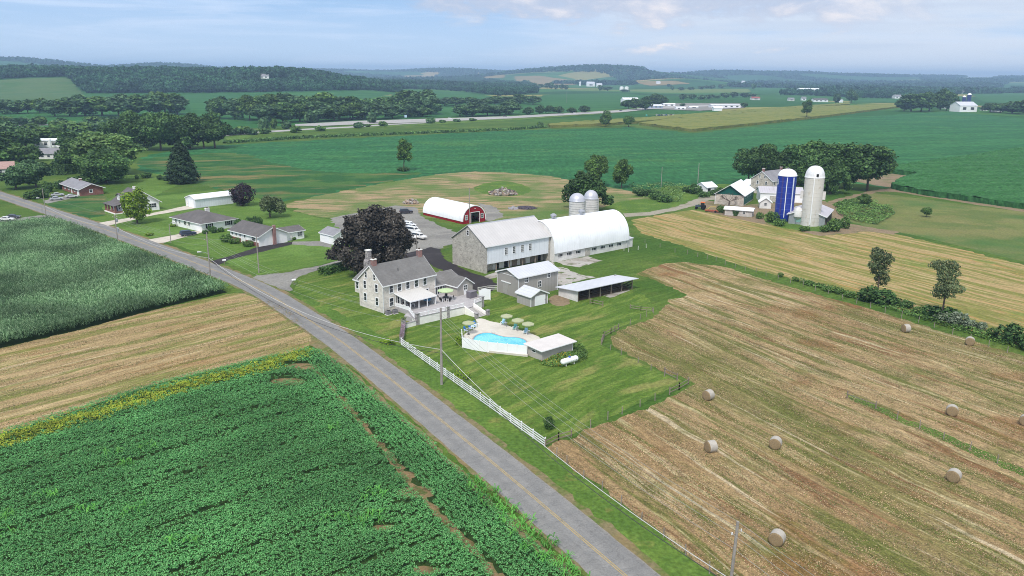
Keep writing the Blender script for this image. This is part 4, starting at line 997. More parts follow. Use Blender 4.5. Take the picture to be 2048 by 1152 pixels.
# ================================================================ the houses along the road
def brick_rancher():
    A, B, C = Z5((435, 650), (690, 735), (870, 720))
    h = Bld('brick_house', 'long red brick house with light grey shingled roof by the road', 'house', A, B, C)
    L, W = h.L + .8, h.W * .62
    h.gable(L, W, 2.75, 4.5, BRICK, SHINL, over=.7, axis='y')
    g = [(W * .30, 1.7), (W * .62, 1.6), (W * .82, 1.6)]
    for y, zz in g: h.win('g', y, zz, 1.5, 1.2, .14, cols=2)
    h.win('f', L * .46, 1.7, 1.0, 1.1, .16); h.door('g', W * .46, 0, 1.0, 2.1, WHITE); h.door('g', W * .12, 0, 2.6, 2.2, WHITE, name='garage_door', handle=False)
    h.chimney(L * .5, W * .55, 3.8, 5.2, .8, .8, BRICK)
brick_rancher()
def bungalow():
    A, B, C = Z5((925, 880), (990, 890), (1370, 835))
    o = at(*Z5((985, 892))[0])
    h = Bld('bungalow', 'white bungalow with brown dormered roof and brick porch piers behind the young tree', 'house', ang=math.radians(46), o=o)
    L, W = 15.5, 9.5
    # the gable looks along the road side; ridge runs away from the road
    h.gable(L - 3, W, 3.2, 7.4, LAP, SHINB, over=.8, axis='y', x0=2.6)
    h.part('porch_roof', MB().prism([(-.4, 2.75), (2.6, 3.35), (2.6, 3.5), (-.4, 2.9)], -.3, W + .3, 'y'), SHINB)
    h.part('porch_wall', MB().box(.1, .2, 0, .45, W - .2, .9).box(.45, .2, 0, 2.58, .5, .9), BRICK)
    for y in (.35, W * .35, W * .68, W - .35): h.part('porch_pier', MB().box(.05, y - .28, 0, .6, y + .28, 2.75), BRICK)
    h.part('porch_floor', MB().box(-.2, 0, 0, 2.6, W, .35), CONCW)
    for p, w_ in ((.55, 1.6), (.83, 2.4)): h.win('f', L * p, 1.75, w_, 1.4, .14, cols=3)
    h.win('f', L * .42 + 1, 4.4, 1.1, 1.0, .12, cols=2); h.win('g', W * .3, 1.8, 1.4, 1.3, .12, at_=2.6); h.door('g', W * .55, .35, 1, 2.1, WOODD, at_=2.6)
    dm = MB().prism([(W * .3, 3.6), (W * .72, 3.6), (W * .72, 5.5), (W * .51, 6.3), (W * .3, 5.5)], 3.6, 7.6, 'x'); h.part('dormer', dm, LAP)
    h.part('dormer_roof', MB().prism([(W * .24, 5.35), (W * .51, 6.35), (W * .78, 5.35), (W * .78, 5.5), (W * .51, 6.52), (W * .24, 5.5)], 3.1, 8.4, 'x'), SHINB)
    h.win('g', W * .43, 4.95, .7, .8, .1, at_=3.6); h.win('g', W * .6, 4.95, .7, .8, .1, at_=3.6)
    h.chimney(9, 5, 6.6, 8.2, .7, .7, CONCW)
bungalow()
def white_garage():
    A, B, C = Z5((1580, 820), (1672, 838), (1935, 795))
    h = Bld('pole_garage', 'long white metal garage at the end of the gravel drive', 'garage', A, B, C, ang=R(50))
    L, W = 15.0, 7.0
    h.gable(L, W, 3.2, 4.3, SIDEW, ROOFW, over=.25)
    h.door('g', W * .42, 0.02, 3.4, 2.7, WHITE, name='garage_door', handle=False); h.door('g', W * .84, 0.02, .95, 2.1, CONCW)
white_garage()
def hip(h, L, W, e, r, roof, over=.5, x0=0, y0=0, frac=None):
    o = over; k = (W / 2 + o) if frac is None else frac
    b = [(x0 - o, y0 - o, e), (x0 + L + o, y0 - o, e), (x0 + L + o, y0 + W + o, e), (x0 - o, y0 + W + o, e)]
    if L >= W: t = [(x0 - o + k, y0 + W / 2, r), (x0 + L + o - k, y0 + W / 2, r)]; fs = [(0, 1, 5, 4), (1, 2, 5), (2, 3, 4, 5), (3, 0, 4), (3, 2, 1, 0)]
    else:
        k = L / 2 + o if frac is None else frac; t = [(x0 + L / 2, y0 - o + k, r), (x0 + L / 2, y0 + W + o - k, r)]; fs = [(0, 1, 4), (1, 2, 5, 4), (2, 3, 5), (3, 0, 4, 5), (3, 2, 1, 0)]
    ro = h.part('roof', MB().poly(b + t, fs), roof)
    f = MB().box(x0 - o, y0 - o - .05, e - .16, x0 + L + o, y0 - o, e + .03); f.box(x0 - o - .05, y0 - o - .05, e - .16, x0 - o - .003, y0 + W + o, e + .03); f.box(x0 + L + o + .003, y0 - o, e - .16, x0 + L + o + .05, y0 + W + o, e + .03); h.part('fascia', f, TRIM, ro)
    h.part('soffit', MB().box(x0 - o, y0 - o + .003, e - .1, x0 + L + o, y0 + W + o, e - .012), TRIM, ro)
def white_rancher():
    A, B, C = Z6((510, 460), (785, 530), (1065, 485))
    h = Bld('hip_roof_house', 'white one-storey house with brown hip roof and blue car on its drive', 'house', A, B, C)
    L, W = h.L + .4, h.W * .88
    h.part('wall', MB().box(0, 0, -.1, L, W, 2.6), LAP); hip(h, L, W, 2.62, 5.0, SHINB, .6)
    h.win('f', L * .22, 1.6, 1.2, 1.2, .12, cols=2); h.win('f', L * .78, 1.6, 1.2, 1.2, .12, cols=2)
    for u in (.22, .78):
        for d_ in (-1, 1): h.part('shutter', MB().box(L * u + d_ * 1.0 - .22, -.06, .95, L * u + d_ * 1.0 + .22, -.003, 2.25), BLACKP)
    h.door('g', 3.2, .03, 4.6, 2.2, WHITE, name='garage_door', handle=False)
    for y, w_ in ((7.2, .9), (9.6, 1.5), (13, .9), (15.2, .9)): h.win('g', y, 1.65, w_, 1.1, .12, cols=2)
    h.door('g', 8.4, .1, 1.0, 2.05, CONCW)
    h.chimney(L * .55, W * .42, 4.3, 5.7, 1.2, .9, WHITEW)
white_rancher()
def corner_rancher():
    A, B, C = Z6((1040, 580), (1275, 655), (1405, 632))
    h = Bld('split_house', 'white gabled house with brick base, tall chimney and new blacktop drive', 'house', A, B, C, ang=R(49))
    W = h.W * .92; L = 9.2
    h.gable(L, W, 2.9, 5.0, LAP, SHINB, over=.5, axis='y')
    b = MB().box(-.16, .3, -.1, -.003, W * .45, 1.1); b.box(-.16, W * .62, -.1, -.003, W - .2, 1.1); h.part('brick_skirt', b, BRICK)
    h.win('g', W * .18, 1.9, 1.9, 1.2, .14, cols=3)
    for q in (.48, .64, .78, .92): h.win('g', W * q, 2.0, .7, .8, .1)
    h.door('g', W * .36, .4, 1.0, 2.1, WHITE)
    h.part('chimney', MB().box(L * .48, -.65, -.1, L * .48 + .8, -.003, 5.6), BRICKC)
    h.gable(6.6, 6.2, 2.5, 3.5, LAP, SHINB, over=.35, axis='x', x0=L + .003, y0=1.2)
    h.win('f', L + 4.7, 1.5, .7, 1.3, .1, cols=2, at_=1.2); h.win('f', L + 5.6, 1.5, .7, 1.3, .1, cols=2, at_=1.2); h.door('f', L + 2.2, 0, .9, 2.0, CONCW, at_=1.2)
    h.part('basement_door', MB().box(L * .2, -.06, 0, L * .2 + .9, -.003, 2.0), TRIM)
corner_rancher()
def tree_garage():
    o = at(*Z6((1910, 640))[0]); h = Bld('small_garage', 'little white garage half hidden behind the copper beech', 'garage', ang=R(46), o=o)
    h.gable(6, 7, 2.7, 4.0, LAP, SHINL, over=.3, axis='y'); h.door('g', 3.4, 0, 2.6, 2.2, WHITE, name='garage_door', handle=False)
tree_garage()
# ================================================================ vegetation
LG = leafmat('leaf_green', S(52, 86, 40), S(120, 152, 78))
LD = leafmat('leaf_dark', S(38, 72, 36), S(108, 142, 78))
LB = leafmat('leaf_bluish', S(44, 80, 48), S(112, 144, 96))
LL = leafmat('leaf_light', S(62, 98, 50), S(134, 162, 94))
LY = leafmat('leaf_yellow', S(98, 140, 44), S(160, 182, 62))
LP = leafmat('leaf_copper', S(36, 34, 31), S(88, 82, 74), tr=.1, var=.5, cl=.25)
LPU = leafmat('leaf_purple', S(50, 38, 48), S(64, 48, 60), tr=.1)
LS = leafmat('leaf_spruce', S(48, 72, 50), S(66, 88, 58), tr=.1)
LGY = leafmat('leaf_grey', S(64, 82, 50), S(122, 134, 94))
LW = leafmat('leaf_white_bloom', S(90, 116, 74), S(168, 178, 154))
BARK = plain('bark', S(92, 80, 70), .95, .25, 2)
def quads(C, Nn, size, rg, asp=1.0, fold=0.0):
    n = len(C); ref = rg.normal(size=(n, 3)); a = np.cross(Nn, ref); a /= np.linalg.norm(a, axis=1, keepdims=True) + 1e-9
    b = np.cross(Nn, a); b /= np.linalg.norm(b, axis=1, keepdims=True) + 1e-9
    s = (size * rg.uniform(.6, 1.35, n))[:, None]
    V = np.stack([C - a * s * asp, C - b * s * .8, C + a * s * asp, C + b * s * .8], 1).reshape(-1, 3)
    return V, np.arange(4 * n).reshape(n, 4)
def lobe_leaves(lobes, n, size, rg, shell=.32, low=None):
    c = np.array([l[0] for l in lobes]); r = np.array([l[1] if hasattr(l[1], '__len__') else (l[1],) * 3 for l in lobes])
    a = (r[:, 0] * r[:, 2]); k = rg.choice(len(lobes), size=int(n * 1.9), p=a / a.sum())
    d = rg.normal(size=(len(k), 3)); d /= np.linalg.norm(d, axis=1, keepdims=True)
    rad = 1 - shell * rg.random(len(k)) ** 1.5 + rg.normal(0, .05, len(k))
    wob = 1 + .16 * np.sin(d[:, 0] * 5 + k) * np.sin(d[:, 1] * 4 + 2 * k) + .12 * np.sin(d[:, 2] * 7 + 3 * k)
    P = c[k] + d * r[k] * (rad * wob)[:, None]
    ok = np.ones(len(P), bool)
    for i in range(len(lobes)):
        q = (((P - c[i]) / (r[i] * .72)) ** 2).sum(1); ok &= ~((q < 1) & (k != i))
    if low is not None: ok &= P[:, 2] > low
    P = P[ok][:n]; d = d[ok][:n]
    N_ = d * .8 + rg.normal(0, .55, P.shape) + np.array([0, 0, .25]); N_ /= np.linalg.norm(N_, axis=1, keepdims=True)
    return quads(P, N_, size, rg)
def trunk_mesh(H, r, lobes, seed, bark=None, top=.45, nlimb=7):
    rg = random.Random(seed); b = MB()
    pts = [(0, 0, -.2), (rg.uniform(-.1, .1), rg.uniform(-.1, .1), H * top * .5), (rg.uniform(-.25, .25), rg.uniform(-.25, .25), H * top), (rg.uniform(-.4, .4), rg.uniform(-.4, .4), H * .78)]
    b.path(pts, [r * 1.25, r, r * .8, r * .25], 8)
    ls = sorted(lobes, key=lambda l: -np.hypot(l[0][0], l[0][1]))[:nlimb]
    for l in ls:
        z0 = H * rg.uniform(top * .55, top * 1.1); c = l[0]
        b.path([(0, 0, z0), (c[0] * .45, c[1] * .45, z0 + (c[2] - z0) * .55), (c[0] * .9, c[1] * .9, c[2])], [r * .5, r * .3, r * .12], 6)
    return b.mesh('trunk', bark or BARK)
KIND = {}
def kind(name, H, W, mat, n, size, seed, shape='broad', variants=1, trunk=.32, top=.4, bark=None, lowcut=None):
    for v in range(variants):
        rg = np.random.default_rng(seed + 31 * v); lobes = []
        rx = W / 2
        if shape == 'broad':
            zc, rz = H * .545, H * .44
            for i in range(17):
                d = rg.normal(size=3); d /= np.linalg.norm(d); q = rg.uniform(.45, .72)
                lobes.append((np.array([d[0] * rx * q, d[1] * rx * q, zc + d[2] * rz * q]), (rx * rg.uniform(.30, .46), rx * rg.uniform(.30, .46), rz * rg.uniform(.26, .42))))
            lobes.append((np.array([0, 0, zc]), (rx * .55, rx * .55, rz * .7)))
        elif shape == 'dome':
            for i in range(34):
                a = rg.uniform(0, 2 * PI); q = math.sqrt(rg.random()) * 1.06; zz = H * (.24 + .54 * (1 - min(q, 1) ** 2.2) * rg.uniform(.7, 1.1))
                lobes.append((np.array([math.cos(a) * rx * q * .82, math.sin(a) * rx * q * .82, zz]), (rx * rg.uniform(.13, .28), rx * rg.uniform(.13, .28), H * rg.uniform(.07, .16))))
            lobes.append((np.array([0, 0, H * .42]), (rx * .5, rx * .5, H * .34)))
        elif shape == 'round':
            lobes = [(np.array([0, 0, H * .53]), (rx, rx, H * .46))]
            for i in range(14):
                d = rg.normal(size=3); d /= np.linalg.norm(d); lobes.append((np.array([d[0] * rx * .78, d[1] * rx * .78, H * .53 + d[2] * H * .36]), (rx * .26, rx * .26, H * .13)))
        elif shape == 'tall':
            for i in range(13):
                a = rg.uniform(0, 2 * PI); zz = H * rg.uniform(.3, .88); q = rx * rg.uniform(.15, .6) * (1.15 - abs(zz / H - .62))
                lobes.append((np.array([math.cos(a) * q, math.sin(a) * q, zz]), (rx * rg.uniform(.35, .55), rx * rg.uniform(.35, .55), H * rg.uniform(.07, .13))))
        elif shape == 'sparse':
            for i in range(10):
                a = rg.uniform(0, 2 * PI); zz = H * rg.uniform(.34, .92); q = rx * rg.uniform(.1, .72)
                lobes.append((np.array([math.cos(a) * q, math.sin(a) * q, zz]), (rx * rg.uniform(.30, .5), rx * rg.uniform(.30, .5), H * rg.uniform(.07, .12))))
        elif shape == 'bush':
            for i in range(7):
                a = rg.uniform(0, 2 * PI); q = rx * rg.uniform(.1, .6); lobes.append((np.array([math.cos(a) * q, math.sin(a) * q, H * rg.uniform(.3, .6)]), (rx * rg.uniform(.35, .55), rx * rg.uniform(.35, .55), H * rg.uniform(.28, .42))))
        elif shape == 'weep':
            for i in range(11):
                a = rg.uniform(0, 2 * PI); q = rx * rg.uniform(.2, .78); lobes.append((np.array([math.cos(a) * q, math.sin(a) * q, H * rg.uniform(.38, .74)]), (rx * .27, rx * .27, H * rg.uniform(.18, .30))))
        if shape == 'cone':
            m = n; t = rg.random(m) ** 1.25; zz = H * (.1 + .9 * t); ring = np.floor(zz / (H * .055)); ph = rg.uniform(0, 2 * PI, m)
            spoke = 1 + .16 * np.sin(ph * 5 + ring * 2.1) + .10 * np.sin(ph * 9 + ring)
            rr = rx * (1 - t) ** .62 * spoke * np.sqrt(rg.uniform(.45, 1, m)) * np.where(t < .06, .8, 1); droop = -rr * .14
            P = np.stack([rr * np.cos(ph), rr * np.sin(ph), zz + droop + rg.normal(0, .1, m)], 1)
            N_ = np.stack([np.cos(ph) * .6, np.sin(ph) * .6, np.ones(m)], 1) + rg.normal(0, .5, (m, 3)); N_ /= np.linalg.norm(N_, axis=1, keepdims=True)
            V, Q = quads(P, N_, size, rg)
            b = MB(); b.path([(0, 0, -.2), (0, 0, H * .5), (0, 0, H * .95)], [trunk * 1.2, trunk * .7, .04], 8); tm = b.mesh('trunk', bark or BARK)
        else:
            V, Q = lobe_leaves(lobes, n, size, rg, low=lowcut); tm = None if shape == 'bush' else trunk_mesh(H, trunk, lobes, seed + v, bark, top)
        KIND.setdefault(name, []).append((np_mesh('crown', V, Q, mat), tm, H, W, V, Q))
kind('broad', 18, 15, LD, 5200, .42, 1, variants=3)
kind('broadlight', 18, 15, LL, 5200, .42, 50, variants=2)
kind('mid', 16, 14, LD, 1700, .72, 101, variants=4)
kind('midgreen', 16, 14, LG, 1700, .72, 151, variants=3)
kind('midblue', 16, 14, LB, 1700, .72, 171, variants=3)
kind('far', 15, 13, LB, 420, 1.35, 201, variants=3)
kind('maple', 15, 14, LD, 9000, .34, 301, 'dome', trunk=.4)
kind('beech', 18, 21, LP, 21000, .30, 331, 'dome', trunk=.6, top=.3)
kind('lobed', 12, 10, LG, 4200, .34, 341, 'broad', variants=2, trunk=.25)
kind('round', 12, 12, LD, 9000, .30, 351, 'round', trunk=.35, top=.2)
kind('purple', 8, 7.5, LPU, 3600, .24, 361, 'round', trunk=.2, top=.25)
kind('young', 9, 7.5, LY, 3600, .24, 371, 'broad', trunk=.16)
kind('weeping', 9, 11, LGY, 4200, .26, 381, 'weep', trunk=.22, top=.35)
kind('poplar', 15, 7, LG, 2600, .36, 391, 'tall', variants=2, trunk=.2)
kind('scraggly', 12, 8, LGY, 3400, .20, 401, 'sparse', variants=2, trunk=.2, top=.5)
kind('spruce', 15, 11, LS, 9500, .32, 411, 'cone', trunk=.3)
kind('pine', 10, 9, LB, 4200, .32, 421, 'broad', variants=2, trunk=.22)
kind('bush', 2.4, 3, LG, 700, .17, 431, 'bush', variants=3, lowcut=0)
kind('bushdark', 2.4, 3, LD, 700, .17, 441, 'bush', variants=3, lowcut=0)
kind('bushwhite', 2.4, 3, LW, 900, .15, 451, 'bush', variants=2, lowcut=0)
kind('bushyellow', 1.2, 1.6, LY, 300, .12, 461, 'bush', variants=2, lowcut=0)
kind('clipped', 3, 2.6, LD, 1100, .16, 471, 'round', trunk=.08, top=.1)
kind('shrubfar', 5, 7, LB, 260, .75, 481, 'bush', variants=3, lowcut=0)
kind('shrubfargreen', 5, 7, LG, 260, .75, 491, 'bush', variants=3, lowcut=0)
SEQ = [0]
def plant(k, x, yb, yt, w, label, cat='tree', name=None, group=None, p=None, var=None, rz=None):
    """one tree standing at a pixel of the photograph, sized by its top row and width"""
    SEQ[0] += 1; V = KIND[k]; crown, tm, H0, W0, _, _ = V[SEQ[0] % len(V) if var is None else var]
    p = at(x, yb) if p is None else p
    H = max(zat(p.x, p.y, yt) - p.z, .3); sw = w * mpp(p.x, p.y) / W0; sh = H / H0
    rz = (SEQ[0] * 2.4) % 6.28 if rz is None else rz
    if tm is None:
        o = link(name or 'bush', crown, None, p, (0, 0, rz), (sw, sw, sh)); return tag(o, label, cat, group)
    o = thing(name or 'tree', label, cat, p, rz, group); o.scale = (sw, sw, sh)
    link('crown', crown, o); link('trunk', tm, o); return o
ORD = ['first', 'second', 'third', 'fourth', 'fifth', 'sixth', 'seventh', 'eighth', 'ninth', 'tenth', 'eleventh', 'twelfth', 'thirteenth', 'fourteenth', 'fifteenth', 'sixteenth', 'seventeenth', 'eighteenth', 'nineteenth', 'twentieth', 'twenty-first', 'twenty-second', 'twenty-third', 'twenty-fourth']
def row(k, spec, text, group, cat='tree', name=None):
    for i, (x, yb, yt, w) in enumerate(sorted(spec)):
        kk = k if isinstance(k, str) else k[i % len(k)]
        if kk in ('mid', 'midblue', 'midgreen', 'broad', 'maple'): w *= 1.22; yb += (yb - yt) * .03
        plant(kk, x, yb, yt, w, f'{ORD[i]} from the left {text}', cat, name, group)
plant('beech', 752, 543, 397, 186, 'huge dark copper beech behind the stone farmhouse', name='copper_beech')
plant('maple', 1171, 420, 333, 104, 'dense dark green tree right behind the two pale silos')
plant('lobed', 1192, 374, 304, 48, 'taller green tree just behind the dense tree by the silos')
plant('lobed', 1243, 376, 314, 42, 'narrow green tree on the field edge right of the silos')
plant('poplar', 808, 341, 277, 34, 'lone slim tree standing in the green field above the red barn')
plant('bushdark', 808, 342, 332, 28, 'low dark bush at the foot of the lone field tree', 'bush')
plant('spruce', 365, 366, 282, 66, 'tall dark spruce at the edge of the mottled field', name='spruce_tree')
plant('round', 212, 366, 299, 90, 'dense round-headed tree in front of a taller light tree', name='round_tree')
plant('broadlight', 215, 348, 254, 140, 'big light green tree rising behind the dense round tree')
plant('broad', 160, 345, 275, 80, 'broad green tree left of the big light green tree')
plant('young', 275, 447, 377, 64, 'young yellow-topped tree in front of the bungalow', name='young_tree', var=0)
plant('purple', 487, 411, 367, 44, 'round dark purple tree behind the white garages', name='purple_tree')
plant('weeping', 540, 434, 384, 68, 'weeping grey-green tree beside the round purple tree', name='weeping_tree')
plant('clipped', 478, 456, 438, 18, 'small clipped evergreen between the two white houses', 'shrub', 'evergreen_shrub')
row('clipped', [(498, 455, 434, 18), (510, 453, 433, 17), (519, 452, 434, 15)], 'in the clump of clipped evergreens behind the gabled white house', 'clipped evergreens', 'shrub', 'evergreen_shrub')
row('pine', [(32, 378, 328, 62), (72, 374, 321, 66)], 'of two bluish pines beside the road at the left edge', 'roadside pines', name='pine_tree')
row(['broad', 'broad', 'maple'], [(236, 299, 232, 58), (262, 298, 218, 62), (292, 298, 222, 64), (322, 298, 216, 66), (352, 297, 226, 60), (380, 295, 217, 68), (408, 295, 228, 56), (430, 294, 222, 62)], 'in the tall dark tree row across the green field', 'tall dark row of trees')
row(['mid', 'midblue', 'mid', 'midgreen'], [(4, 330, 268, 60), (22, 306, 262, 50), (40, 330, 288, 56), (52, 296, 252, 52), (66, 322, 290, 30), (6, 292, 240, 54), (128, 340, 306, 40), (148, 338, 292, 46), (60, 348, 318, 40), (98, 284, 250, 56), (146, 302, 262, 44), (150, 316, 270, 46), (122, 282, 254, 40)], 'in the leafy cluster around the houses at the left edge', 'trees among the left houses')
row(['broad', 'broad', 'maple', 'broad'], [(1496, 365, 290, 62), (1528, 366, 284, 66), (1562, 362, 290, 70), (1596, 368, 279, 78), (1634, 370, 276, 84), (1668, 372, 284, 80), (1700, 376, 281, 82), (1734, 378, 280, 84), (1612, 385, 310, 60), (1660, 386, 305, 66)], 'in the dark grove behind the blue and white silos', 'farm grove')
plant('scraggly', 1753, 600, 496, 66, 'left scraggly grey-green tree on the hedgerow between the hay fields', name='scraggly_tree', var=0)
plant('scraggly', 1882, 640, 515, 70, 'right scraggly split-crowned tree on the hedgerow between the hay fields', name='scraggly_tree', var=1)
row('bushdark', [(1738, 604, 572, 52), (1762, 606, 570, 56), (1786, 610, 588, 34), (1812, 616, 600, 32), (1862, 632, 606, 46), (1890, 640, 608, 56), (1905, 645, 620, 48), (2020, 684, 640, 60), (2062, 700, 655, 60)], 'of the dark bushes along the hedgerow by the hay field', 'dark hedgerow bushes', 'bush')
row('bushwhite', [(1884, 643, 622, 34), (1915, 650, 622, 44), (1940, 657, 638, 34), (1962, 662, 643, 32)], 'of the white-flowering bushes below the scraggly tree', 'white flowering bushes', 'bush')
row('bush', [(1560, 553, 545, 16), (1592, 562, 554, 18), (1620, 570, 561, 22), (1660, 583, 572, 26), (1700, 594, 583, 26), (1985, 672, 655, 34), (1838, 625, 612, 30), (1640, 574, 566, 20), (1680, 588, 577, 22)], 'of the low green weeds clumps along the post fence', 'hedgerow weeds', 'bush')
plant('lobed', 1852, 434, 413, 22, 'small round tree alone in the pasture')
plant('lobed', 1729, 411, 386, 30, 'small tree at the corner of the weedy pasture patch')
plant('poplar', 1613, 238, 199, 24, 'lone tree on the far edge of the yellow corn strip')
plant('lobed', 1210, 254, 219, 26, 'left tree of two on the boundary of the wide green field')
plant('lobed', 1257, 254, 230, 24, 'right tree of two on the boundary of the wide green field')
plant('bushdark', 1081, 255, 243, 18, 'dark bush on the boundary of the wide green field', 'bush')
row('mid', [(1822, 222, 187, 46), (1842, 222, 184, 46), (1858, 221, 180, 40), (1880, 219, 176, 38), (1893, 220, 184, 34), (1808, 221, 196, 30)], 'of the dark trees beside the far white barn', 'trees by the far white barn')
row('mid', [(1980, 224, 205, 36), (2000, 225, 204, 38), (2024, 226, 202, 44), (2052, 228, 200, 50)], 'of the trees right of the far white barn', 'trees right of the far barn')
row('midblue', [(1671, 207, 185, 16), (1702, 206, 177, 20)], 'of two tall dark trees by the distant lots', 'distant dark trees')
row('mid', [(1056, 229, 213, 22), (1079, 228, 210, 18), (1098, 227, 210, 18), (1116, 227, 211, 24), (1144, 226, 214, 20), (1170, 225, 211, 22)], 'of the trees lining the highway', 'highway trees')
row('mid', [(1256, 218, 198, 26), (1272, 219, 194, 28), (1290, 219, 192, 28), (1308, 212, 187, 30), (1322, 211, 189, 24)], 'of the trees around the white farm by the highway', 'trees round the highway farm')
row(['mid', 'midblue', 'midgreen'], [(520, 238, 188, 52), (548, 236, 184, 58), (580, 236, 184, 60), (612, 236, 190, 56), (646, 236, 180, 60), (678, 236, 192, 54), (706, 236, 190, 50), (530, 246, 208, 46), (566, 244, 204, 52), (600, 243, 204, 50), (634, 242, 202, 52), (668, 241, 205, 50), (700, 239, 203, 46), (500, 240, 186, 40), (470, 238, 196, 44), (440, 236, 188, 46), (725, 238, 208, 44)], 'in the long dark wood beyond the highway', 'long wood beyond the highway')
row(['mid', 'midblue'], [(735, 230, 196, 46), (765, 228, 192, 48), (795, 226, 190, 48), (820, 224, 178, 56), (845, 226, 176, 56), (862, 228, 190, 40), (750, 238, 204, 46), (785, 236, 206, 46), (815, 234, 208, 46), (845, 233, 214, 40)], 'in the dark clump with a tall crown beyond the highway', 'tall clump beyond the highway')
row(['midblue', 'mid'], [(890, 212, 194, 36), (915, 211, 192, 36), (940, 210, 194, 36), (965, 211, 196, 34), (990, 208, 192, 38), (1015, 207, 192, 38), (920, 232, 206, 42), (945, 232, 204, 44), (975, 231, 206, 44), (1000, 230, 208, 40), (1018, 228, 200, 40), (1040, 207, 188, 40), (1066, 209, 190, 30)], 'in the dark hedge line right of the tall clump', 'hedge line trees')
row(['midblue', 'mid', 'midblue', 'midgreen'], [(10, 228, 198, 38), (36, 227, 200, 34), (56, 226, 196, 24), (80, 226, 194, 34), (110, 232, 196, 44), (140, 232, 194, 50), (170, 231, 188, 54), (205, 231, 190, 58), (238, 231, 186, 56), (270, 230, 188, 58), (300, 229, 184, 54), (330, 228, 180, 60), (355, 228, 190, 44)], 'in the far tree row below the hillside pasture', 'row below the hillside pasture')
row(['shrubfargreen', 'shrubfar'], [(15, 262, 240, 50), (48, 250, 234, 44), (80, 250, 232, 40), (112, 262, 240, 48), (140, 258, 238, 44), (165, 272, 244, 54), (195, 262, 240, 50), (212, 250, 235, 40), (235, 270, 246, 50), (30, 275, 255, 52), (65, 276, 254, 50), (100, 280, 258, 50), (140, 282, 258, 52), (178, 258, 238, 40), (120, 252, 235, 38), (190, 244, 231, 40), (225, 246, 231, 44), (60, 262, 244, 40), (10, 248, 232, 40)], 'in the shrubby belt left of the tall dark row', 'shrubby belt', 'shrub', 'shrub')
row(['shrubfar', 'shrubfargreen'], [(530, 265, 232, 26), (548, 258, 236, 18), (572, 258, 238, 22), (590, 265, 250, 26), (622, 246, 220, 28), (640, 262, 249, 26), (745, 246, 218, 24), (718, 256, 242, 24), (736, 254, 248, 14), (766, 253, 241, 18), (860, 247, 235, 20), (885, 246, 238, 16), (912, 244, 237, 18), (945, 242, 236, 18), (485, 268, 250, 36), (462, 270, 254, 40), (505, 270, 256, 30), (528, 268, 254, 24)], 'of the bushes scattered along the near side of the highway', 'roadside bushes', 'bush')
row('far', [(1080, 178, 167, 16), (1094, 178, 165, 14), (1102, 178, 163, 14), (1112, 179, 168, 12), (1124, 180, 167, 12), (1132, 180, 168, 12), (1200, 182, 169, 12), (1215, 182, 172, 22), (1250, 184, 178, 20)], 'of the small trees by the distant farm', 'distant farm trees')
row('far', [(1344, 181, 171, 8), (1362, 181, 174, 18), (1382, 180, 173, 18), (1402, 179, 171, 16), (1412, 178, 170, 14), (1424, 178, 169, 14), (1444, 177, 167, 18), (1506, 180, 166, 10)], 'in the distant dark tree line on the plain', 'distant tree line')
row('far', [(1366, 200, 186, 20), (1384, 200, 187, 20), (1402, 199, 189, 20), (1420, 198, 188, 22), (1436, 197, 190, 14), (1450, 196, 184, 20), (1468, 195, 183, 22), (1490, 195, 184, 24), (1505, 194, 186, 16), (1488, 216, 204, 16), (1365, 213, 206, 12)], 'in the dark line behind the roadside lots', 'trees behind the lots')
row('bushdark', [(1290, 392, 376, 40), (1312, 398, 380, 36), (1330, 404, 386, 34), (1275, 386, 374, 30), (1440, 388, 374, 26), (1425, 390, 378, 22), (1390, 388, 366, 34), (1375, 384, 370, 28), (1408, 394, 380, 30)], 'of the wild bushes along the farm lane', 'lane bushes', 'bush')
row('bush', [(1544, 445, 422, 26), (1560, 452, 436, 24), (1668, 462, 436, 34), (1690, 456, 432, 30), (1650, 464, 450, 24), (1610, 462, 452, 26), (1440, 425, 410, 20), (1455, 428, 412, 18), (1520, 438, 424, 16)], 'of the green shrubs at the silo bases', 'farmyard shrubs', 'bush')
row('bushdark', [(470, 464, 455, 10), (428, 466, 452, 14), (441, 464, 452, 14), (410, 467, 458, 14), (420, 463, 449, 11)], 'of the dark shrubs before the hip-roofed house', 'front shrubs', 'bush')
row('bush', [(452, 484, 467, 26), (470, 487, 474, 22), (495, 493, 480, 22), (588, 480, 474, 10)], 'of the shrubs before the gabled white house', 'front shrubs of the gabled house', 'bush')
row('bushyellow', [(300, 471, 464, 16), (294, 470, 465, 10), (347, 453, 447, 14), (908, 756, 742, 16), (920, 757, 738, 22), (932, 758, 742, 18), (780, 688, 676, 26), (767, 686, 678, 18), (917, 690, 672, 16), (920, 684, 664, 14)], 'of the small flowering clumps on the lawns', 'flowering clumps', 'bush')
plant('clipped', 1098, 858, 834, 22, 'round yellow-green shrub on the lawn corner by the white fence', 'shrub', 'lawn_shrub')
KIND['clipped'].append(None); KIND['clipped'].pop()
row('clipped', [(274, 358, 350, 8), (292, 356, 344, 22), (320, 360, 350, 12), (332, 361, 352, 14)], 'of the little shrubs on the lawn before the spruce', 'lawn shrubs', 'shrub', 'lawn_shrub')
row('bushdark', [(97, 384, 362, 30), (120, 378, 356, 26), (150, 366, 350, 34), (170, 372, 352, 34), (62, 398, 378, 34), (86, 396, 372, 30)], 'of the dark evergreens beside the brick house', 'evergreens by the brick house', 'bush')
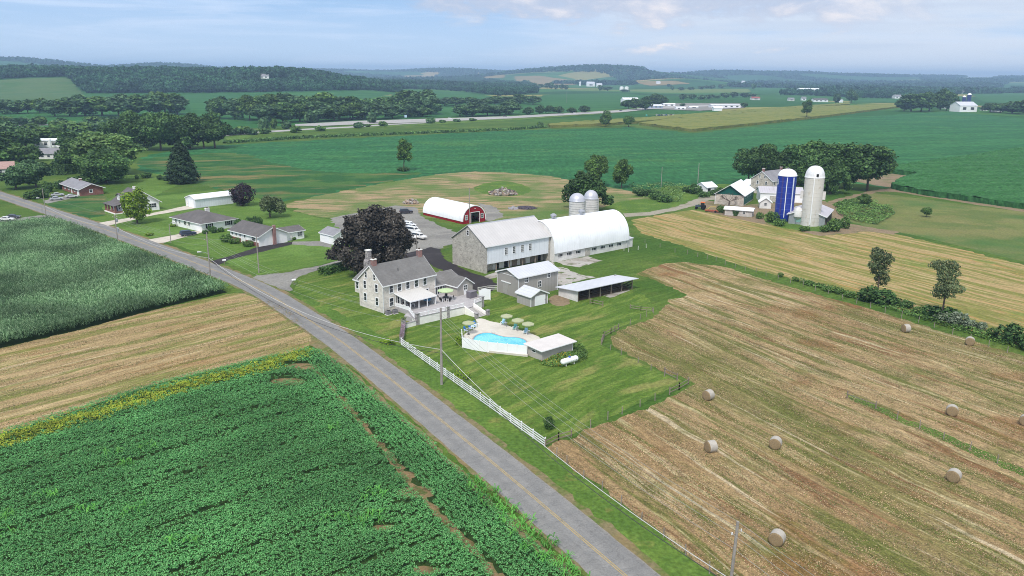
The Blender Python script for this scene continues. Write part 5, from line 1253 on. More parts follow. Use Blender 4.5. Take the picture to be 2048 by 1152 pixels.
def hedge(px, h, w, n, size, mat, label, name='hedge'):
    P = resample([at(*p).to_2d() for p in px], .5); rg = np.random.default_rng(len(label)); C = []; N_ = []
    for i_, p in enumerate(P):
        dd = (P[min(i_ + 1, len(P) - 1)] - P[max(i_ - 1, 0)]).normalized(); nx_, ny_ = dd.y, -dd.x
        m = int(n * 2.3); u = rg.uniform(-1, 1, m); v = rg.uniform(0, 1, m); top = rg.random(m) < .45
        x = np.where(top, u * w / 2, np.sign(u) * w / 2); zz = np.where(top, h, v * h)
        j = rg.normal(0, .08, (m, 3)); C.append(np.stack([p.x + x * nx_ + j[:, 0] + rg.uniform(-.3, .3, m) * dd.x, p.y + x * ny_ + j[:, 1] + rg.uniform(-.3, .3, m) * dd.y, zz + j[:, 2]], 1))
        N_.append(np.stack([np.where(top, 0, np.sign(u) * nx_), np.where(top, 0, np.sign(u) * ny_), np.where(top, 1, .3)], 1) + rg.normal(0, .4, (m, 3)))
    C = np.concatenate(C); N_ = np.concatenate(N_); N_ /= np.linalg.norm(N_, axis=1, keepdims=True)
    V, Q = quads(C, N_, size, rg); tag(link(name, np_mesh(name, V, Q, mat)), label, 'hedge')
hedge([(644, 551), (700, 536), (740, 527)], 1.8, 2.0, 60, .16, LD, 'clipped dark hedge along the driveway below the copper beech')
hedge([(96, 350), (130, 349), (168, 346)], 4.5, 2.5, 40, .35, LD, 'tall dark clipped hedge behind the brick house')
hedge([(450, 287), (600, 277), (760, 270.5), (1024, 260), (1090, 255)], 1.6, 4, 3, .9, LD, 'long thin dark hedge line across the wide green field', 'hedge_line')
# ---------------------------------------------------------------- woods that read as one mass
def wood(name, spots, kd, seed, hs=(.85, 1.2)):
    rg = np.random.default_rng(seed); Vs = []; Qs = []; off = 0
    for x, y in spots:
        c = KIND[kd][rg.integers(len(KIND[kd]))]; V, Q = c[4], c[5]; a = rg.uniform(0, 6.28); s = rg.uniform(*hs)
        X = V[:, 0] * math.cos(a) - V[:, 1] * math.sin(a); Y = V[:, 0] * math.sin(a) + V[:, 1] * math.cos(a)
        Vs.append(np.stack([X * s + x, Y * s + y, V[:, 2] * s * rg.uniform(.9, 1.15) + T(x, y) - 1.5], 1)); Qs.append(Q + off); off += len(V)
    tag(link(name, np_mesh(name, np.concatenate(Vs), np.concatenate(Qs), WOODM)), kind='stuff')
WOODM = leafmat('wood_leaves', S(36, 72, 46), S(58, 96, 60), tr=.15, var=.5, cl=.02)
kind('lump', 14, 14, LB, 230, 1.5, 601, variants=4); kind('dot', 14, 17, LB, 34, 4.2, 631, 'round', variants=3)
def scatter(x0, x1, y0, y1, step, seed, test):
    rg = np.random.default_rng(seed); gx, gy = np.meshgrid(np.arange(x0, x1, step), np.arange(y0, y1, step))
    X = (gx + rg.uniform(-.45, .45, gx.shape) * step).ravel(); Y = (gy + rg.uniform(-.45, .45, gy.shape) * step).ravel()
    px, py = pr(X, Y, terr(X, Y)); k = test(X, Y, px, py) & (px > -260) & (px < 2310)
    return np.stack([X[k], Y[k]], 1)
def hilltest(X, Y, px, py):
    front = np.interp(px, [-200, 0, 62, 130, 150, 172, 420, 560, 740, 800], [158, 158, 155, 153, 168, 187, 186, 184, 180, 186])
    gap = inside([(505, 164), (520, 157), (570, 156), (600, 165), (560, 171), (515, 170)], px, py)
    return (py < front) & (px < 800) & ~gap & (Y < 2350)
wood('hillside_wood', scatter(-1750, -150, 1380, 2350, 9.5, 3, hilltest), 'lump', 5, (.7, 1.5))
def nz(X, Y, s, ph): return np.sin(X / s + ph) * np.sin(Y / (s * .7) + 1.7 * ph) + .6 * np.sin(X / (s * .43) + 2 * ph + Y / (s * .8)) + .4 * np.sin(Y / (s * .31) - X / (s * .9))
def fartest(X, Y, px, py):
    h = terr(X, Y); n = nz(X, Y, 210, .6)
    return ((n > .62 - .011 * h) & ~((px < 800) & (Y < 2500)))
wood('distant_woods', scatter(-2600, 3000, 2400, 4400, 17, 8, lambda X, Y, px, py: fartest(X, Y, px, py) & ~inside([(1040, 150), (1640, 150), (1640, 200), (1040, 200)], px, py) | (fartest(X, Y, px, py) & (Y > 3300) & (nz(X, Y, 160, 2.2) > .1))), 'dot', 9, (.9, 1.25))
wood('skyline_woods', scatter(-5200, 6200, 4400, 8200, 30, 12, lambda X, Y, px, py: nz(X, Y, 420, 1.3) > .42 - .010 * terr(X, Y)), 'dot', 10, (1.1, 1.6))
def belt(px, py): return inside([(1560, 190), (1640, 170), (1800, 172), (2060, 168), (2300, 170), (2300, 187), (2060, 186), (1950, 186), (1800, 196), (1760, 200), (1640, 192)], px, py)
wood('plain_woods', scatter(500, 2600, 1400, 3300, 15, 14, lambda X, Y, px, py: belt(px, py) & (nz(X, Y, 120, .3) > -.1)), 'lump', 15, (.8, 1.15))
def belt2(px, py): return inside([(770, 160), (830, 152), (960, 158), (1070, 172), (1075, 186), (1000, 192), (940, 184), (880, 180), (800, 178)], px, py)
wood('valley_wood', scatter(-500, 150, 1700, 5200, 14, 16, lambda X, Y, px, py: belt2(px, py)), 'lump', 17, (.8, 1.1))
# ---------------------------------------------------------------- standing crops close by
CORN = leafmat('corn_leaves', S(54, 98, 52), S(150, 182, 136), tr=.25, var=.45, cl=.05)
CORNL = leafmat('corn_light', S(76, 142, 60), S(112, 172, 80), tr=.3)
BEANM = leafmat('bean_leaves', S(54, 124, 60), S(124, 180, 112), tr=.25, var=.28, cl=.05)
BEANY = leafmat('bean_yellow', S(124, 166, 54), S(208, 208, 80), tr=.3, var=.35, cl=.6)
def corn_plants(name, P, mat, seed, h=2.4, leaves=8):
    rg = np.random.default_rng(seed); n = len(P); V = []; 
    base = np.repeat(P, leaves, 0); m = len(base); a = rg.uniform(0, 2 * PI, m); hh = np.repeat(h * rg.uniform(.82, 1.12, n), leaves)
    z0 = hh * rg.uniform(.25, .98, m); Ln = rg.uniform(.5, .95, m); d = np.stack([np.cos(a), np.sin(a)], 1); pn = np.stack([-d[:, 1], d[:, 0]], 1) * .062
    g = np.zeros(m)
    def pt(q, zz, s): return np.column_stack([base + d * (Ln * q)[:, None] + pn * s, zz])
    up = rg.uniform(.25, .5, m)
    A0, A1 = pt(0.0, z0, .6), pt(0.0, z0, -.6); B0, B1 = pt(.5, z0 + up, 1.1), pt(.5, z0 + up, -1.1); C0, C1 = pt(1.0, z0 + up * .35, .25), pt(1.0, z0 + up * .35, -.25)
    V = np.stack([A0, A1, B1, B0, C1, C0], 1).reshape(-1, 3); i = np.arange(m)[:, None] * 6
    Q = np.concatenate([i + [0, 1, 2, 3], i + [3, 2, 4, 5]], 0)
    return tag(link(name, np_mesh(name, V, Q, mat)), kind='stuff')
cw = [at(-70, 449), at(-70, 720), at(0, 697), at(160, 660), at(300, 622), at(400, 598), at(455, 585)] + [at(x, y, 2.1) for x, y in ((464, 574), (440, 561), (421, 552), (330, 516), (236, 482), (150, 446), (98, 433), (60, 437), (0, 444))]
CW = [(p.x, p.y) for p in cw]
cf = sheet('corn_soil', CW, sheetmat('corn_soil', S(44, 66, 36), [('mul', 1, 0, .7, 1.2)]), 1, world=True)
def rows_in(poly, ang, rowsp, sp, seed, jit=.12):
    rg = np.random.default_rng(seed); P = np.array([(p[0], p[1]) for p in poly]); c, s = math.cos(ang), math.sin(ang)
    U = P[:, 0] * c + P[:, 1] * s; W_ = -P[:, 0] * s + P[:, 1] * c
    u, w = np.meshgrid(np.arange(U.min(), U.max(), sp), np.arange(W_.min(), W_.max(), rowsp)); u = u.ravel() + rg.normal(0, sp * .3, u.size); w = w.ravel() + rg.normal(0, jit, w.size)
    X, Y = u * c - w * s, u * s + w * c; k = inside(P, X, Y); X, Y = X[k], Y[k]
    px, py = pr(X, Y, 0 * X); k = (px > -300) & (px < 2400) & (py < 1400); return np.stack([X[k], Y[k]], 1)
cp = rows_in(CW, R(48), .76, .42, 21); print('corn', len(cp))
corn_plants('corn_plants', cp, CORN, 22)
BF = FIELDS['bean_field']; RWn = np.array([(p.x, p.y) for p in RW])
def road_dist(X, Y):
    d = np.full(len(X), 1e9)
    for a in RWn[::2]: d = np.minimum(d, np.hypot(X - a[0], Y - a[1]))
    return d
def pl_dist(X, Y, px):
    W = resample([at(*p).to_2d() for p in px], .6); d = np.full(len(X), 1e9)
    for a in W: d = np.minimum(d, np.hypot(X - a.x, Y - a.y))
    return d
TRACK = [(628, 735), (660, 770), (690, 805), (735, 860), (790, 925), (830, 975), (880, 1035), (960, 1110), (1010, 1170)]
def bean_plants():
    rg = np.random.default_rng(33)
    ra = math.atan2(RW[-30].y - RW[-60].y, RW[-30].x - RW[-60].x)
    A = rows_in(BF, R(41), .62, .24, 34, .10); B = rows_in(BF, ra, .62, .24, 35, .10)
    dt = lambda P: road_dist(P[:, 0], P[:, 1])
    side = lambda P: pl_dist(P[:, 0], P[:, 1], TRACK)
    A = A[dt(A) > 12.0]; B = B[dt(B) <= 12.2]
    P = np.concatenate([A, B]); t = side(P); w = .12 + .6 * (np.sin(P[:, 0] * .9) * np.sin(P[:, 1] * .7) > .1) + .9 * np.exp(-((P[:, 1] - at(830, 975).y) / 5) ** 2)
    P = P[t > w * .9 * rg.uniform(.4, 1.3, len(P))]
    for q, r in (((602, 733), 2.0), ((574, 763), 2.2), ((768, 1055), 1.0), ((855, 1140), 1.1), ((800, 1010), .8)):
        c = at(*q); dx = (P[:, 0] - c.x) / (r * 1.7); dy = (P[:, 1] - c.y) / r; P = P[dx ** 2 + dy ** 2 > rg.uniform(.05, 1.2, len(P)) * (1 + .5 * np.sin(3 * np.arctan2(dy, dx) + q[0]))]
    # dark wheel lanes through the crop
    for ln in ([(-40, 1024), (0, 1011), (165, 953), (280, 921), (425, 876), (550, 836), (660, 796)], [(120, 1122), (260, 1076), (435, 1021), (575, 961), (690, 931), (800, 936)], [(300, 962), (435, 916), (565, 896), (610, 872)], [(430, 842), (520, 816), (640, 811), (668, 841)], [(330, 1156), (560, 1080), (750, 1026), (850, 1040)], [(-40, 1090), (120, 1030), (260, 985), (420, 940)], [(430, 772), (520, 756), (600, 752)], [(640, 1170), (760, 1112), (880, 1080)], [(-20, 960), (160, 908), (330, 860)]):
        w_ = chaikin([at(*q) for q in ln], 2, closed=False); W2 = resample(w_, .5); dd = np.full(len(P), 1e9)
        for a in W2: dd = np.minimum(dd, np.hypot(P[:, 0] - a.x, P[:, 1] - a.y))
        P = P[dd > .30 * rg.uniform(.3, 1.3, len(P))]
    ye = pl_dist(P[:, 0], P[:, 1], [(-60, 905), (0, 888), (150, 845), (300, 797), (440, 758), (520, 740), (600, 712)])
    yl = (ye < 2.9 * rg.uniform(.3, 1.2, len(P))) & (rg.random(len(P)) < .9)
    for nm, Q_, mat, h in (('bean_plants', P[~yl], BEANM, .72), ('yellowing_bean_plants', P[yl], BEANY, .8)):
        m = 18; C = np.repeat(Q_, m, 0); n = len(C); rr = .25 * np.sqrt(rg.random(n)); a = rg.uniform(0, 6.28, n)
        hv = np.repeat(h * (rg.uniform(.8, 1.1, len(Q_)) + .16 * np.sin(Q_[:, 0] * .5) * np.sin(Q_[:, 1] * .4) + .13 * np.sin((-Q_[:, 0] * .656 + Q_[:, 1] * .755) * 1.3 + 1.2 * np.sin(Q_[:, 0] * .11))), m)
        Z_ = hv * (1 - 1.2 * rr ** 2 - .30 * rg.random(n)); Cc = np.column_stack([C[:, 0] + rr * np.cos(a), C[:, 1] + rr * np.sin(a), Z_])
        N_ = np.stack([np.cos(a) * rr * 1.5, np.sin(a) * rr * 1.5, np.ones(n)], 1) + rg.normal(0, .30, (n, 3)); N_ /= np.linalg.norm(N_, axis=1, keepdims=True)
        V, Q = quads(Cc, N_, .072, rg); tag(link(nm, np_mesh(nm, V, Q, mat)), kind='stuff'); print(nm, n)
bean_plants()
wl = offset_line(RW, 4.9)
rr_ = random.Random(5); vp = []
for i in range(len(wl)):
    px, py = pr(wl[i].x, wl[i].y, 0)
    if 960 < py < 1230 and 850 < px < 1300 or (800 < py < 830 and rr_.random() < .5):
        for _ in range(5): vp.append((wl[i].x + rr_.gauss(0, .75), wl[i].y + rr_.gauss(0, .75)))
for q in ((230, 915), (255, 935), (275, 1030), (160, 1030), (690, 1040), (720, 1050), (745, 1040), (755, 995), (355, 1090), (90, 1000), (660, 860), (300, 900), (20, 1040), (10, 1075)):
    c = at(*q)
    for _ in range(4): vp.append((c.x + rr_.gauss(0, .9), c.y + rr_.gauss(0, .6)))
corn_plants('volunteer_corn', np.array(vp), CORNL, 41, .95, 7)
track = strip('bare_track', resample(chaikin([at(*p) for p in TRACK], 2, closed=False), .8), -.42, .5, BARE, 2.5, jit=.22)
for q, r in (((602, 733), 1.6), ((574, 763), 1.7), ((768, 1055), .7), ((855, 1140), .8), ((832, 985), 1.5), ((812, 950), 1.1)):
    c = at(*q); sheet('bare_patch', [(c.x + r * 1.8 * math.cos(a) * rr_.uniform(.7, 1.2), c.y + r * math.sin(a) * rr_.uniform(.7, 1.2)) for a in np.linspace(0, 2 * PI, 10)[:-1]], BARE, 3, jit=.15, world=True, smooth=1)
def ground_cover(name, px, n, size, h, mat, seed, zig=.4):
    W = [at(*p) for p in px]; rg = np.random.default_rng(seed); xs = [p.x for p in W]; ys = [p.y for p in W]
    X = rg.uniform(min(xs), max(xs), n * 4); Y = rg.uniform(min(ys), max(ys), n * 4); k = inside(W, X, Y); X, Y = X[k][:n], Y[k][:n]
    hz = h * (.35 + .65 * rg.random(len(X))) * (.7 + .5 * np.sin(X * .6 + 1) * np.sin(Y * .5))
    N_ = rg.normal(0, zig, (len(X), 3)) + [0, 0, 1]; N_ /= np.linalg.norm(N_, axis=1, keepdims=True)
    V, Q = quads(np.column_stack([X, Y, np.clip(hz, .03, None)]), N_, size, rg); tag(link(name, np_mesh(name, V, Q, mat)), kind='stuff')
ground_cover('weed_patch', [(1668, 412), (1690, 402), (1740, 404), (1785, 418), (1790, 428), (1775, 440), (1755, 450), (1720, 445), (1690, 438), (1675, 428)], 5200, .3, 1.5, LG, 51)
ground_cover('lane_weeds', [(1255, 372), (1330, 366), (1380, 372), (1360, 405), (1310, 402), (1275, 390)], 2400, .3, 1.2, LL, 52)
ground_cover('hedgerow_growth', [(1600, 560), (1740, 596), (1880, 640), (2048, 690), (2048, 702), (1880, 652), (1740, 607), (1600, 568)], 5200, .2, .9, LG, 53)
ground_cover('flower_bed', Z3((1265, 690), (1300, 695), (1400, 655), (1545, 600), (1560, 535), (1640, 560), (1685, 620), (1680, 680), (1590, 720), (1480, 745), (1380, 750), (1300, 725)), 3600, .12, .9, LG, 54, .6)
ground_cover('bed_flowers', Z3((1275, 690), (1300, 697), (1400, 660), (1500, 640), (1590, 715), (1480, 742), (1380, 748), (1300, 722)), 380, .08, 1.0, leafmat('flower_mix', S(196, 190, 50), S(210, 120, 40)), 55, .6)

# loose straw and regrowth on the mown fields
STRAW = leafmat('straw_litter', S(188, 164, 126), S(122, 98, 70), tr=.1, var=.3, cl=.15)
TUFT = leafmat('grass_tufts', S(96, 112, 58), S(128, 132, 74), tr=.2, var=.3, cl=.15)
def litter(name, poly, n, size, mat, seed, ang, hmax=.10):
    P = np.array([(p[0], p[1]) for p in poly]); rg = np.random.default_rng(seed); X = rg.uniform(max(P[:, 0].min(), -95), min(P[:, 0].max(), 105), n * 3); Y = rg.uniform(max(P[:, 1].min(), 45), min(P[:, 1].max(), 165), n * 3); k = inside(poly, X, Y); X, Y = X[k][:n], Y[k][:n]
    w = np.sin((-X * math.sin(ang) + Y * math.cos(ang)) * 1.1 + .8 * np.sin(X * .07)); k = rg.random(len(X)) < .55 + .45 * w; X, Y = X[k], Y[k]
    N_ = rg.normal(0, .35, (len(X), 3)) + [0, 0, 1]; N_ /= np.linalg.norm(N_, axis=1, keepdims=True)
    V, Q = quads(np.column_stack([X, Y, rg.uniform(.03, hmax, len(X))]), N_, size, rg, 1.6); tag(link(name, np_mesh(name, V, Q, mat)), kind='stuff')
litter('straw_litter', FIELDS['hay_field'], 240000, .05, STRAW, 71, R(119)); litter('grass_tufts', FIELDS['hay_field'], 70000, .055, TUFT, 72, R(119), .16)
litter('straw_litter', FIELDS['hay_field_west'], 60000, .05, STRAW, 73, R(48)); litter('grass_tufts', FIELDS['hay_field_west'], 14000, .065, TUFT, 74, R(48), .14)
# ================================================================ poles and wires
POLEM = plain('pole_wood', S(150, 142, 136), .95, .2, 1.0, fine=(5, .1)); WIREM = plain('wire_grey', S(150, 150, 146), .6, .05, 1); CABLEM = plain('cable_light', S(196, 194, 190), .6, .05, 1); WIRED = plain('wire_dark', S(70, 68, 66), .6, .05, 1)
CER = plain('insulator', S(224, 224, 224), .4)
POLES = {}
def pole(key, bx, by, top, label, arms=(), lean=0.0, can=None, lamp=None, H=None, p=None, r=.15):
    p = at(bx, by) if p is None else p; H = H or zat(p.x, p.y, top)
    t = thing('utility_pole', label, 'utility pole', p, 0.0)
    MB().tube((0, 0, -.3), (lean, 0, H), r * 1.15, r * .8, 10).build('pole', POLEM, t)
    d = POLEDIR; n = Vector((-d.y, d.x, 0))
    for zz, half, off in arms:
        a = MB(); c = Vector((lean * zz / H, 0, zz)); a.path([c + n * (-half + off), c + n * (half + off)], .055, 4); o = a.build('crossarm', WOODG, t)
        for q in (-half + off, half + off):
            MB().tube(c + n * q, c + n * q + Vector((0, 0, .22)), .06, .05, 8).build('insulator', CER, o)
    for k_, (zz, s) in enumerate(can or ()):
        c = n * .38; MB().lathe([(.02, zz), (.26 * s, zz + .05), (.26 * s, zz + .85 * s), (.2 * s, zz + .95 * s), (0.02, zz + 1.0 * s)], 14, (c.x, c.y)).build('transformer', GALV, t)
    if lamp:
        zz, L_, s_ = lamp; e = n * s_
        MB().path([(0, 0, zz), e * (L_ * .4) + Vector((0, 0, zz + .55)), e * L_ + Vector((0, 0, zz + .75))], .045, 6).build('lamp_arm', GALV, t)
        hd = MB(); hd.path([e * (L_ * .9) + Vector((0, 0, zz + .74)), e * (L_ + .75) + Vector((0, 0, zz + .78))], [.10, .2, .12][:2], 8); hd.build('lamp_head', CER, t)
    POLES[key] = (p, H, lean); return t
POLEDIR = (RW[-60] - RW[-120]).normalized()
p5_ = at(1470, 1043, 11.3); P5 = Vector((p5_.x, p5_.y, 0))
pole('a', 93, 437, 376, 'grey street-lamp pole farthest up the road by the lower-left driveway', r=.12, lamp=(6.2, 1.3, -1))
pole('b', 236, 486, 429, 'utility pole carrying pale transformer cans at the corn field edge', can=((6.0, 1.1), (3.2, 1.3)), arms=((7.6, .5, 0),))
pole('c', 421, 554, 465, 'utility pole with curved street lamp where the dark driveway meets the road', lamp=(5.6, 1.7, -1), arms=((9.2, .35, -.3), (4.4, .4, .5)))
pole('d', 883.5, 769, 616, 'tall bare grey utility pole beside the white board fence', r=.19, arms=((11.2, .1, 0),))
pole('e', 0, 0, 0, 'utility pole with small crossarm at the bottom edge of the hay field', H=11.3, p=P5, arms=((10.2, .55, 0),), lean=.25)
pole('f', 518, 546, 468, 'plain wooden pole on the lawn before the gabled house', r=.13)
pole('g', 342, 486, 448, 'short grey lamp pole on the lawn by the concrete drive', r=.1, lamp=(5.2, .9, 1))
pole('h', 939, 447, 376, 'tall slim pole standing before the red barn doorway', r=.14)
pole('i', 1395.5, 366, 326, 'pale leaning pole behind the little white garage', r=.16)
pole('j', 1322, 376, 334, 'thin grey pole on the field edge near the farm lane', r=.12)
pole('k', 834, 526, 466, 'thin dark pole behind the east chimney of the farmhouse', r=.09)
pole('l', 1133, 206, 176, 'very thin distant pole near the highway trees', r=.12)
def wire(label, pts, r, mat, sag, name='overhead_wire'):
    P = []
    for a, b in zip(pts[:-1], pts[1:]):
        a, b = Vector(a), Vector(b); n = max(8, int((b - a).length / 5))
        for i in range(n): q = i / n; c = a.lerp(b, q); P.append(c - Vector((0, 0, sag * 4 * q * (1 - q) * ((b - a).length / 45) ** 2)))
    P.append(Vector(pts[-1])); b_ = MB(); b_.path(P, r, 5); tag(b_.build(name, mat), label, 'wire')
def pp(k_, zz, off=0.0):
    p, H, ln = POLES[k_]; n = Vector((-POLEDIR.y, POLEDIR.x, 0)); return Vector((p.x + ln * zz / H, p.y, zz)) + n * off
nx = POLES['e'][0] + Vector((POLEDIR.x, POLEDIR.y, 0)) * 45
def E2(zz, off=0): n = Vector((-POLEDIR.y, POLEDIR.x, 0)); return Vector((nx.x, nx.y, zz)) + n * off
wire('thin topmost bare wire from pole to pole along the road', [pp('a', 9), pp('b', 8), pp('c', 9.8), pp('d', 12.1), pp('e', 11.3), E2(11)], .016, WIREM, .7)
wire('thin bare wire on the field side of the pole tops', [pp('b', 7.7, -.5), pp('c', 9.3, -.6), pp('d', 11.4, -.25), pp('e', 10.3, -.55), E2(10, -.5)], .016, WIREM, .8)
wire('thin bare wire on the road side of the pole tops', [pp('b', 7.7, .5), pp('c', 9.3, .05), pp('d', 11.4, .2), pp('e', 10.3, .55), E2(10, .5)], .016, WIREM, .8)
wire('thin wire hung midway up the road poles', [pp('b', 6.6), pp('c', 7.6), pp('d', 9.6), pp('e', 8.6), E2(8.5)], .018, WIREM, .8)
wire('thick pale cable hung lowest along the road poles', [pp('a', 4.2), pp('b', 4.6), pp('c', 4.7), pp('d', 5.9), pp('e', 5.6), E2(5.4)], .042, CABLEM, .9, 'telephone_cable')
wire('dark cable just below the thick pale cable', [pp('c', 4.3), pp('d', 5.3), pp('e', 5.1), E2(4.9)], .04, WIRED, 1.0, 'telephone_cable')
wire('service wire from the road pole to the lawn pole', [pp('c', 9.3), pp('f', 8.2)], .016, WIREM, .6)
# ================================================================ fences
WHF = plain('fence_white', S(232, 232, 232), .6, .06, 1)
def board_fence(px, label, rails=4, h=1.35, sp=2.9, mat=None, name='board_fence', pw=.07, rt=.07, cat='fence'):
    mat = mat or WHF; W = [at(*p) for p in px]; t = thing(name, label, cat, W[0], 0); o = W[0]
    for a, b in zip(W[:-1], W[1:]):
        d = b - a; L = d.length; k_ = max(1, round(L / sp)); u = d / L; nn = Vector((-u.y, u.x, 0))
        for i in range(k_ + 1):
            c = a + d * (i / k_) - o; MB().prism([(c.x - pw, c.y - pw), (c.x + pw, c.y - pw), (c.x + pw, c.y + pw), (c.x - pw, c.y + pw)], -.2, h, 'z').build('post', mat, t)
        for j in range(rails):
            zz = h * (j + .75) / (rails + .15); A_ = a - o - nn * (pw + .035); B_ = b - o - nn * (pw + .035); m = MB()
            m.prism([tuple((A_ - nn * .025)[:2]), tuple((B_ - nn * .025)[:2]), tuple((B_ + nn * .025)[:2]), tuple((A_ + nn * .025)[:2])], zz - rt, zz + rt, 'z'); m.build('rail', mat, t)
    return t
def post_fence(px, label, h=1.25, mat=None, wires=3, name='post_fence', r=.07):
    mat = mat or POSTM; W = [at(*p) for p in px]; t = thing(name, label, 'fence', W[0], 0); o = W[0]; rg = random.Random(len(label))
    for p in W: c = p - o; hh = h * rg.uniform(.9, 1.12); MB().tube((c.x, c.y, -.2), (c.x + rg.gauss(0, .05), c.y + rg.gauss(0, .05), hh), r * rg.uniform(.85, 1.15), r * .9, 7).build('post', mat, t)
    for j in range(wires):
        m = MB(); m.path([(p.x - o.x, p.y - o.y, h * (j + .8) / (wires + .1)) for p in W], .006, 4); m.build('wire', WIRED, t)
    return t
POSTM = plain('weathered_post', S(142, 132, 122), .95, .2, 3)
board_fence([(803, 690), (1090, 894)], 'long white four-rail board fence along the road verge', h=1.4)
def p2z(*p): return [(1024 + x / 2, 700 + y / 2) for x, y in p]
post_fence(p2z((135, 385), (178, 430), (220, 460), (287, 515), (360, 562), (435, 625), (517, 683), (605, 750), (695, 822), (790, 895), (900, 980)), 'row of short wooden posts between the road verge and the big hay field')
board_fence(p2z((133, 388), (186, 362), (237, 348)), 'short grey rail fence at the lawn corner by the white fence', 2, 1.2, 2.5, WOODG, 'rail_fence', .08, .06)
post_fence(p2z((237, 348), (315, 312), (383, 280), (440, 257), (512, 228), (572, 203), (630, 178)), 'post and wire fence between the lower lawn and the hay field')
board_fence(p2z((630, 178), (668, 160), (705, 138)), 'grey rail fence at the lawn corner nearest the hay bale', 2, 1.25, 2.2, WOODG, 'rail_fence', .08, .06)
board_fence(p2z((610, 98), (660, 122)), 'grey single-panel gate at the lawn corner facing the hay', 2, 1.3, 3, WOODG, 'field_gate', .09, .06, 'gate')
kk = 240 / 1063
def q8(*p): return [(1180 + x * kk, 540 + y * kk) for x, y in p]
post_fence(q8((100, 660), (180, 710), (275, 755), (425, 825), (540, 890), (660, 945)), 'wire fence of thin posts along the long lawn edge above the gate')
board_fence(q8((100, 660), (122, 600)), 'pale end panel of the rail fence at the lawn bend', 3, 1.3, 2, WOODG, 'field_gate', .08, .06, 'gate')
board_fence(q8((122, 600), (185, 565), (252, 530)), 'grey rail fence running up the lawn bend toward the shelter', 2, 1.25, 2, WOODG, 'rail_fence', .08, .06)
post_fence(q8((252, 530), (355, 488), (444, 438), (502, 415), (560, 385)), 'posts in the taller grass at the hay field corner')
board_fence(q8((355, 345), (450, 360), (555, 370)), 'low grey fence in the grass right of the cattle shelter', 2, 1.0, 2.2, WOODG, 'rail_fence', .07, .05)
board_fence(q8((0, 300), (25, 302), (113, 322)), 'short grey rail fence in front of the cattle shelter', 2, 1.2, 2.2, WOODG, 'rail_fence', .08, .06)
post_fence([(1262, 474), (1290, 486), (1320, 495), (1350, 505), (1374, 509), (1395, 514), (1414, 519), (1432, 522), (1450, 531), (1470, 536), (1490, 542), (1512, 545), (1532, 552), (1556, 559), (1581, 566), (1606, 573), (1630.5, 581), (1656, 588), (1684, 599), (1713, 607), (1741, 616), (1770, 626), (1803, 636), (1836, 646), (1868, 656), (1905, 669), (1940, 680), (1977.5, 694), (2014, 706), (2052, 720), (2095, 737)], 'long post and wire fence running beside the green strip to the right edge')
post_fence([(1694, 797), (1751, 818), (1794, 839), (1839, 858), (1887, 880), (1939, 902), (1994, 928), (2054, 955), (2120, 985)], 'post fence on the green strip across the hay field')
board_fence([(1694, 797), (1751, 818)], 'single weathered rail panel at the start of the strip fence', 1, 1.2, 4, WOODG, 'rail_fence', .08, .06)
post_fence(Z2((1570, 520), (1610, 530), (1690, 510), (1760, 495)), 'small fence off the right end of the dairy barn', mat=WHITEW, wires=2)
board_fence(Z1((1690, 530), (1770, 515), (1868, 512)), 'pale rail fence between the terrace and the tall shed', 3, 1.2, 2.4, WHITEW, 'rail_fence')
# ================================================================ hay bales
def bale_proto():
    t = thing('hay_bale', '', 'hay bale', (0, 0, 0)); b = MB(); rg = random.Random(2); n = 28; V = []
    def ring(x, r): return [(x, r * math.cos(2 * PI * i / n), r * math.sin(2 * PI * i / n) + .76) for i in range(n)]
    pf = [(-.62, .02), (-.63, .35), (-.62, .62), (-.60, .72), (-.54, .765), (-.2, .78), (.2, .775), (.54, .765), (.60, .72), (.62, .6), (.63, .3), (.62, .02)]
    V = [v for x, r in pf for v in ring(x, r * rg.uniform(.99, 1.01))]; m = len(pf)
    b.poly(V, [(i * n + k_, i * n + (k_ + 1) % n, (i + 1) * n + (k_ + 1) % n, (i + 1) * n + k_) for i in range(m - 1) for k_ in range(n)])
    b.build('hay_core', BALEM, t, smooth=True)
    w = MB(); w.poly([v for x in (-.53, .53) for v in ring(x, .792)], [(k_, (k_ + 1) % n, n + (k_ + 1) % n, n + k_) for k_ in range(n)]); w.build('net_wrap', NETM, t, smooth=True)
    return t
def balemat():
    t = NT('bale_hay'); sx = t.new('ShaderNodeSeparateXYZ'); t.L.new(t.tc.outputs['Object'], sx.inputs[0])
    w = t.new('ShaderNodeTexWave'); w.wave_type = 'RINGS'; w.rings_direction = 'X'; mp = t.new('ShaderNodeMapping'); mp.inputs['Location'].default_value = (0, 0, -.76); t.L.new(t.tc.outputs['Object'], mp.inputs['Vector']); t.L.new(mp.outputs[0], w.inputs['Vector']); w.inputs['Scale'].default_value = 3.5; w.inputs['Distortion'].default_value = 3
    c = t.mix(w.outputs['Fac'], S(122, 104, 78), S(158, 138, 106)); return t.done(t.mul(c, t.rng(t.noise(9, 0, 4), .2, .8, .75, 1.2)), .95)
BALEM = balemat(); NETM = plain('net_wrap', S(172, 166, 156), .8, .12, 2.5, fine=(14, .12))
bp = bale_proto(); bl = [(1416, 799, 40, 'hay bale nearest the lawn corner fence'), (1421, 903, 20, 'hay bale left of its neighbour in the middle of the hay field'), (1550, 896, 62, 'hay bale right of its neighbour in the middle of the hay field'), (1553, 1088, 55, 'largest hay bale nearest the bottom pole'), (1906, 962, 48, 'hay bale below the green strip fence at the right'), (1903, 830, 62, 'hay bale just above the green strip fence'), (1811, 664, 12, 'hay bale farthest up beside the long post fence'), (1939, 690, 60, 'hay bale at the foot of the long post fence near the right edge'), (2050, 850, 50, 'hay bale cut by the right edge of the picture')]
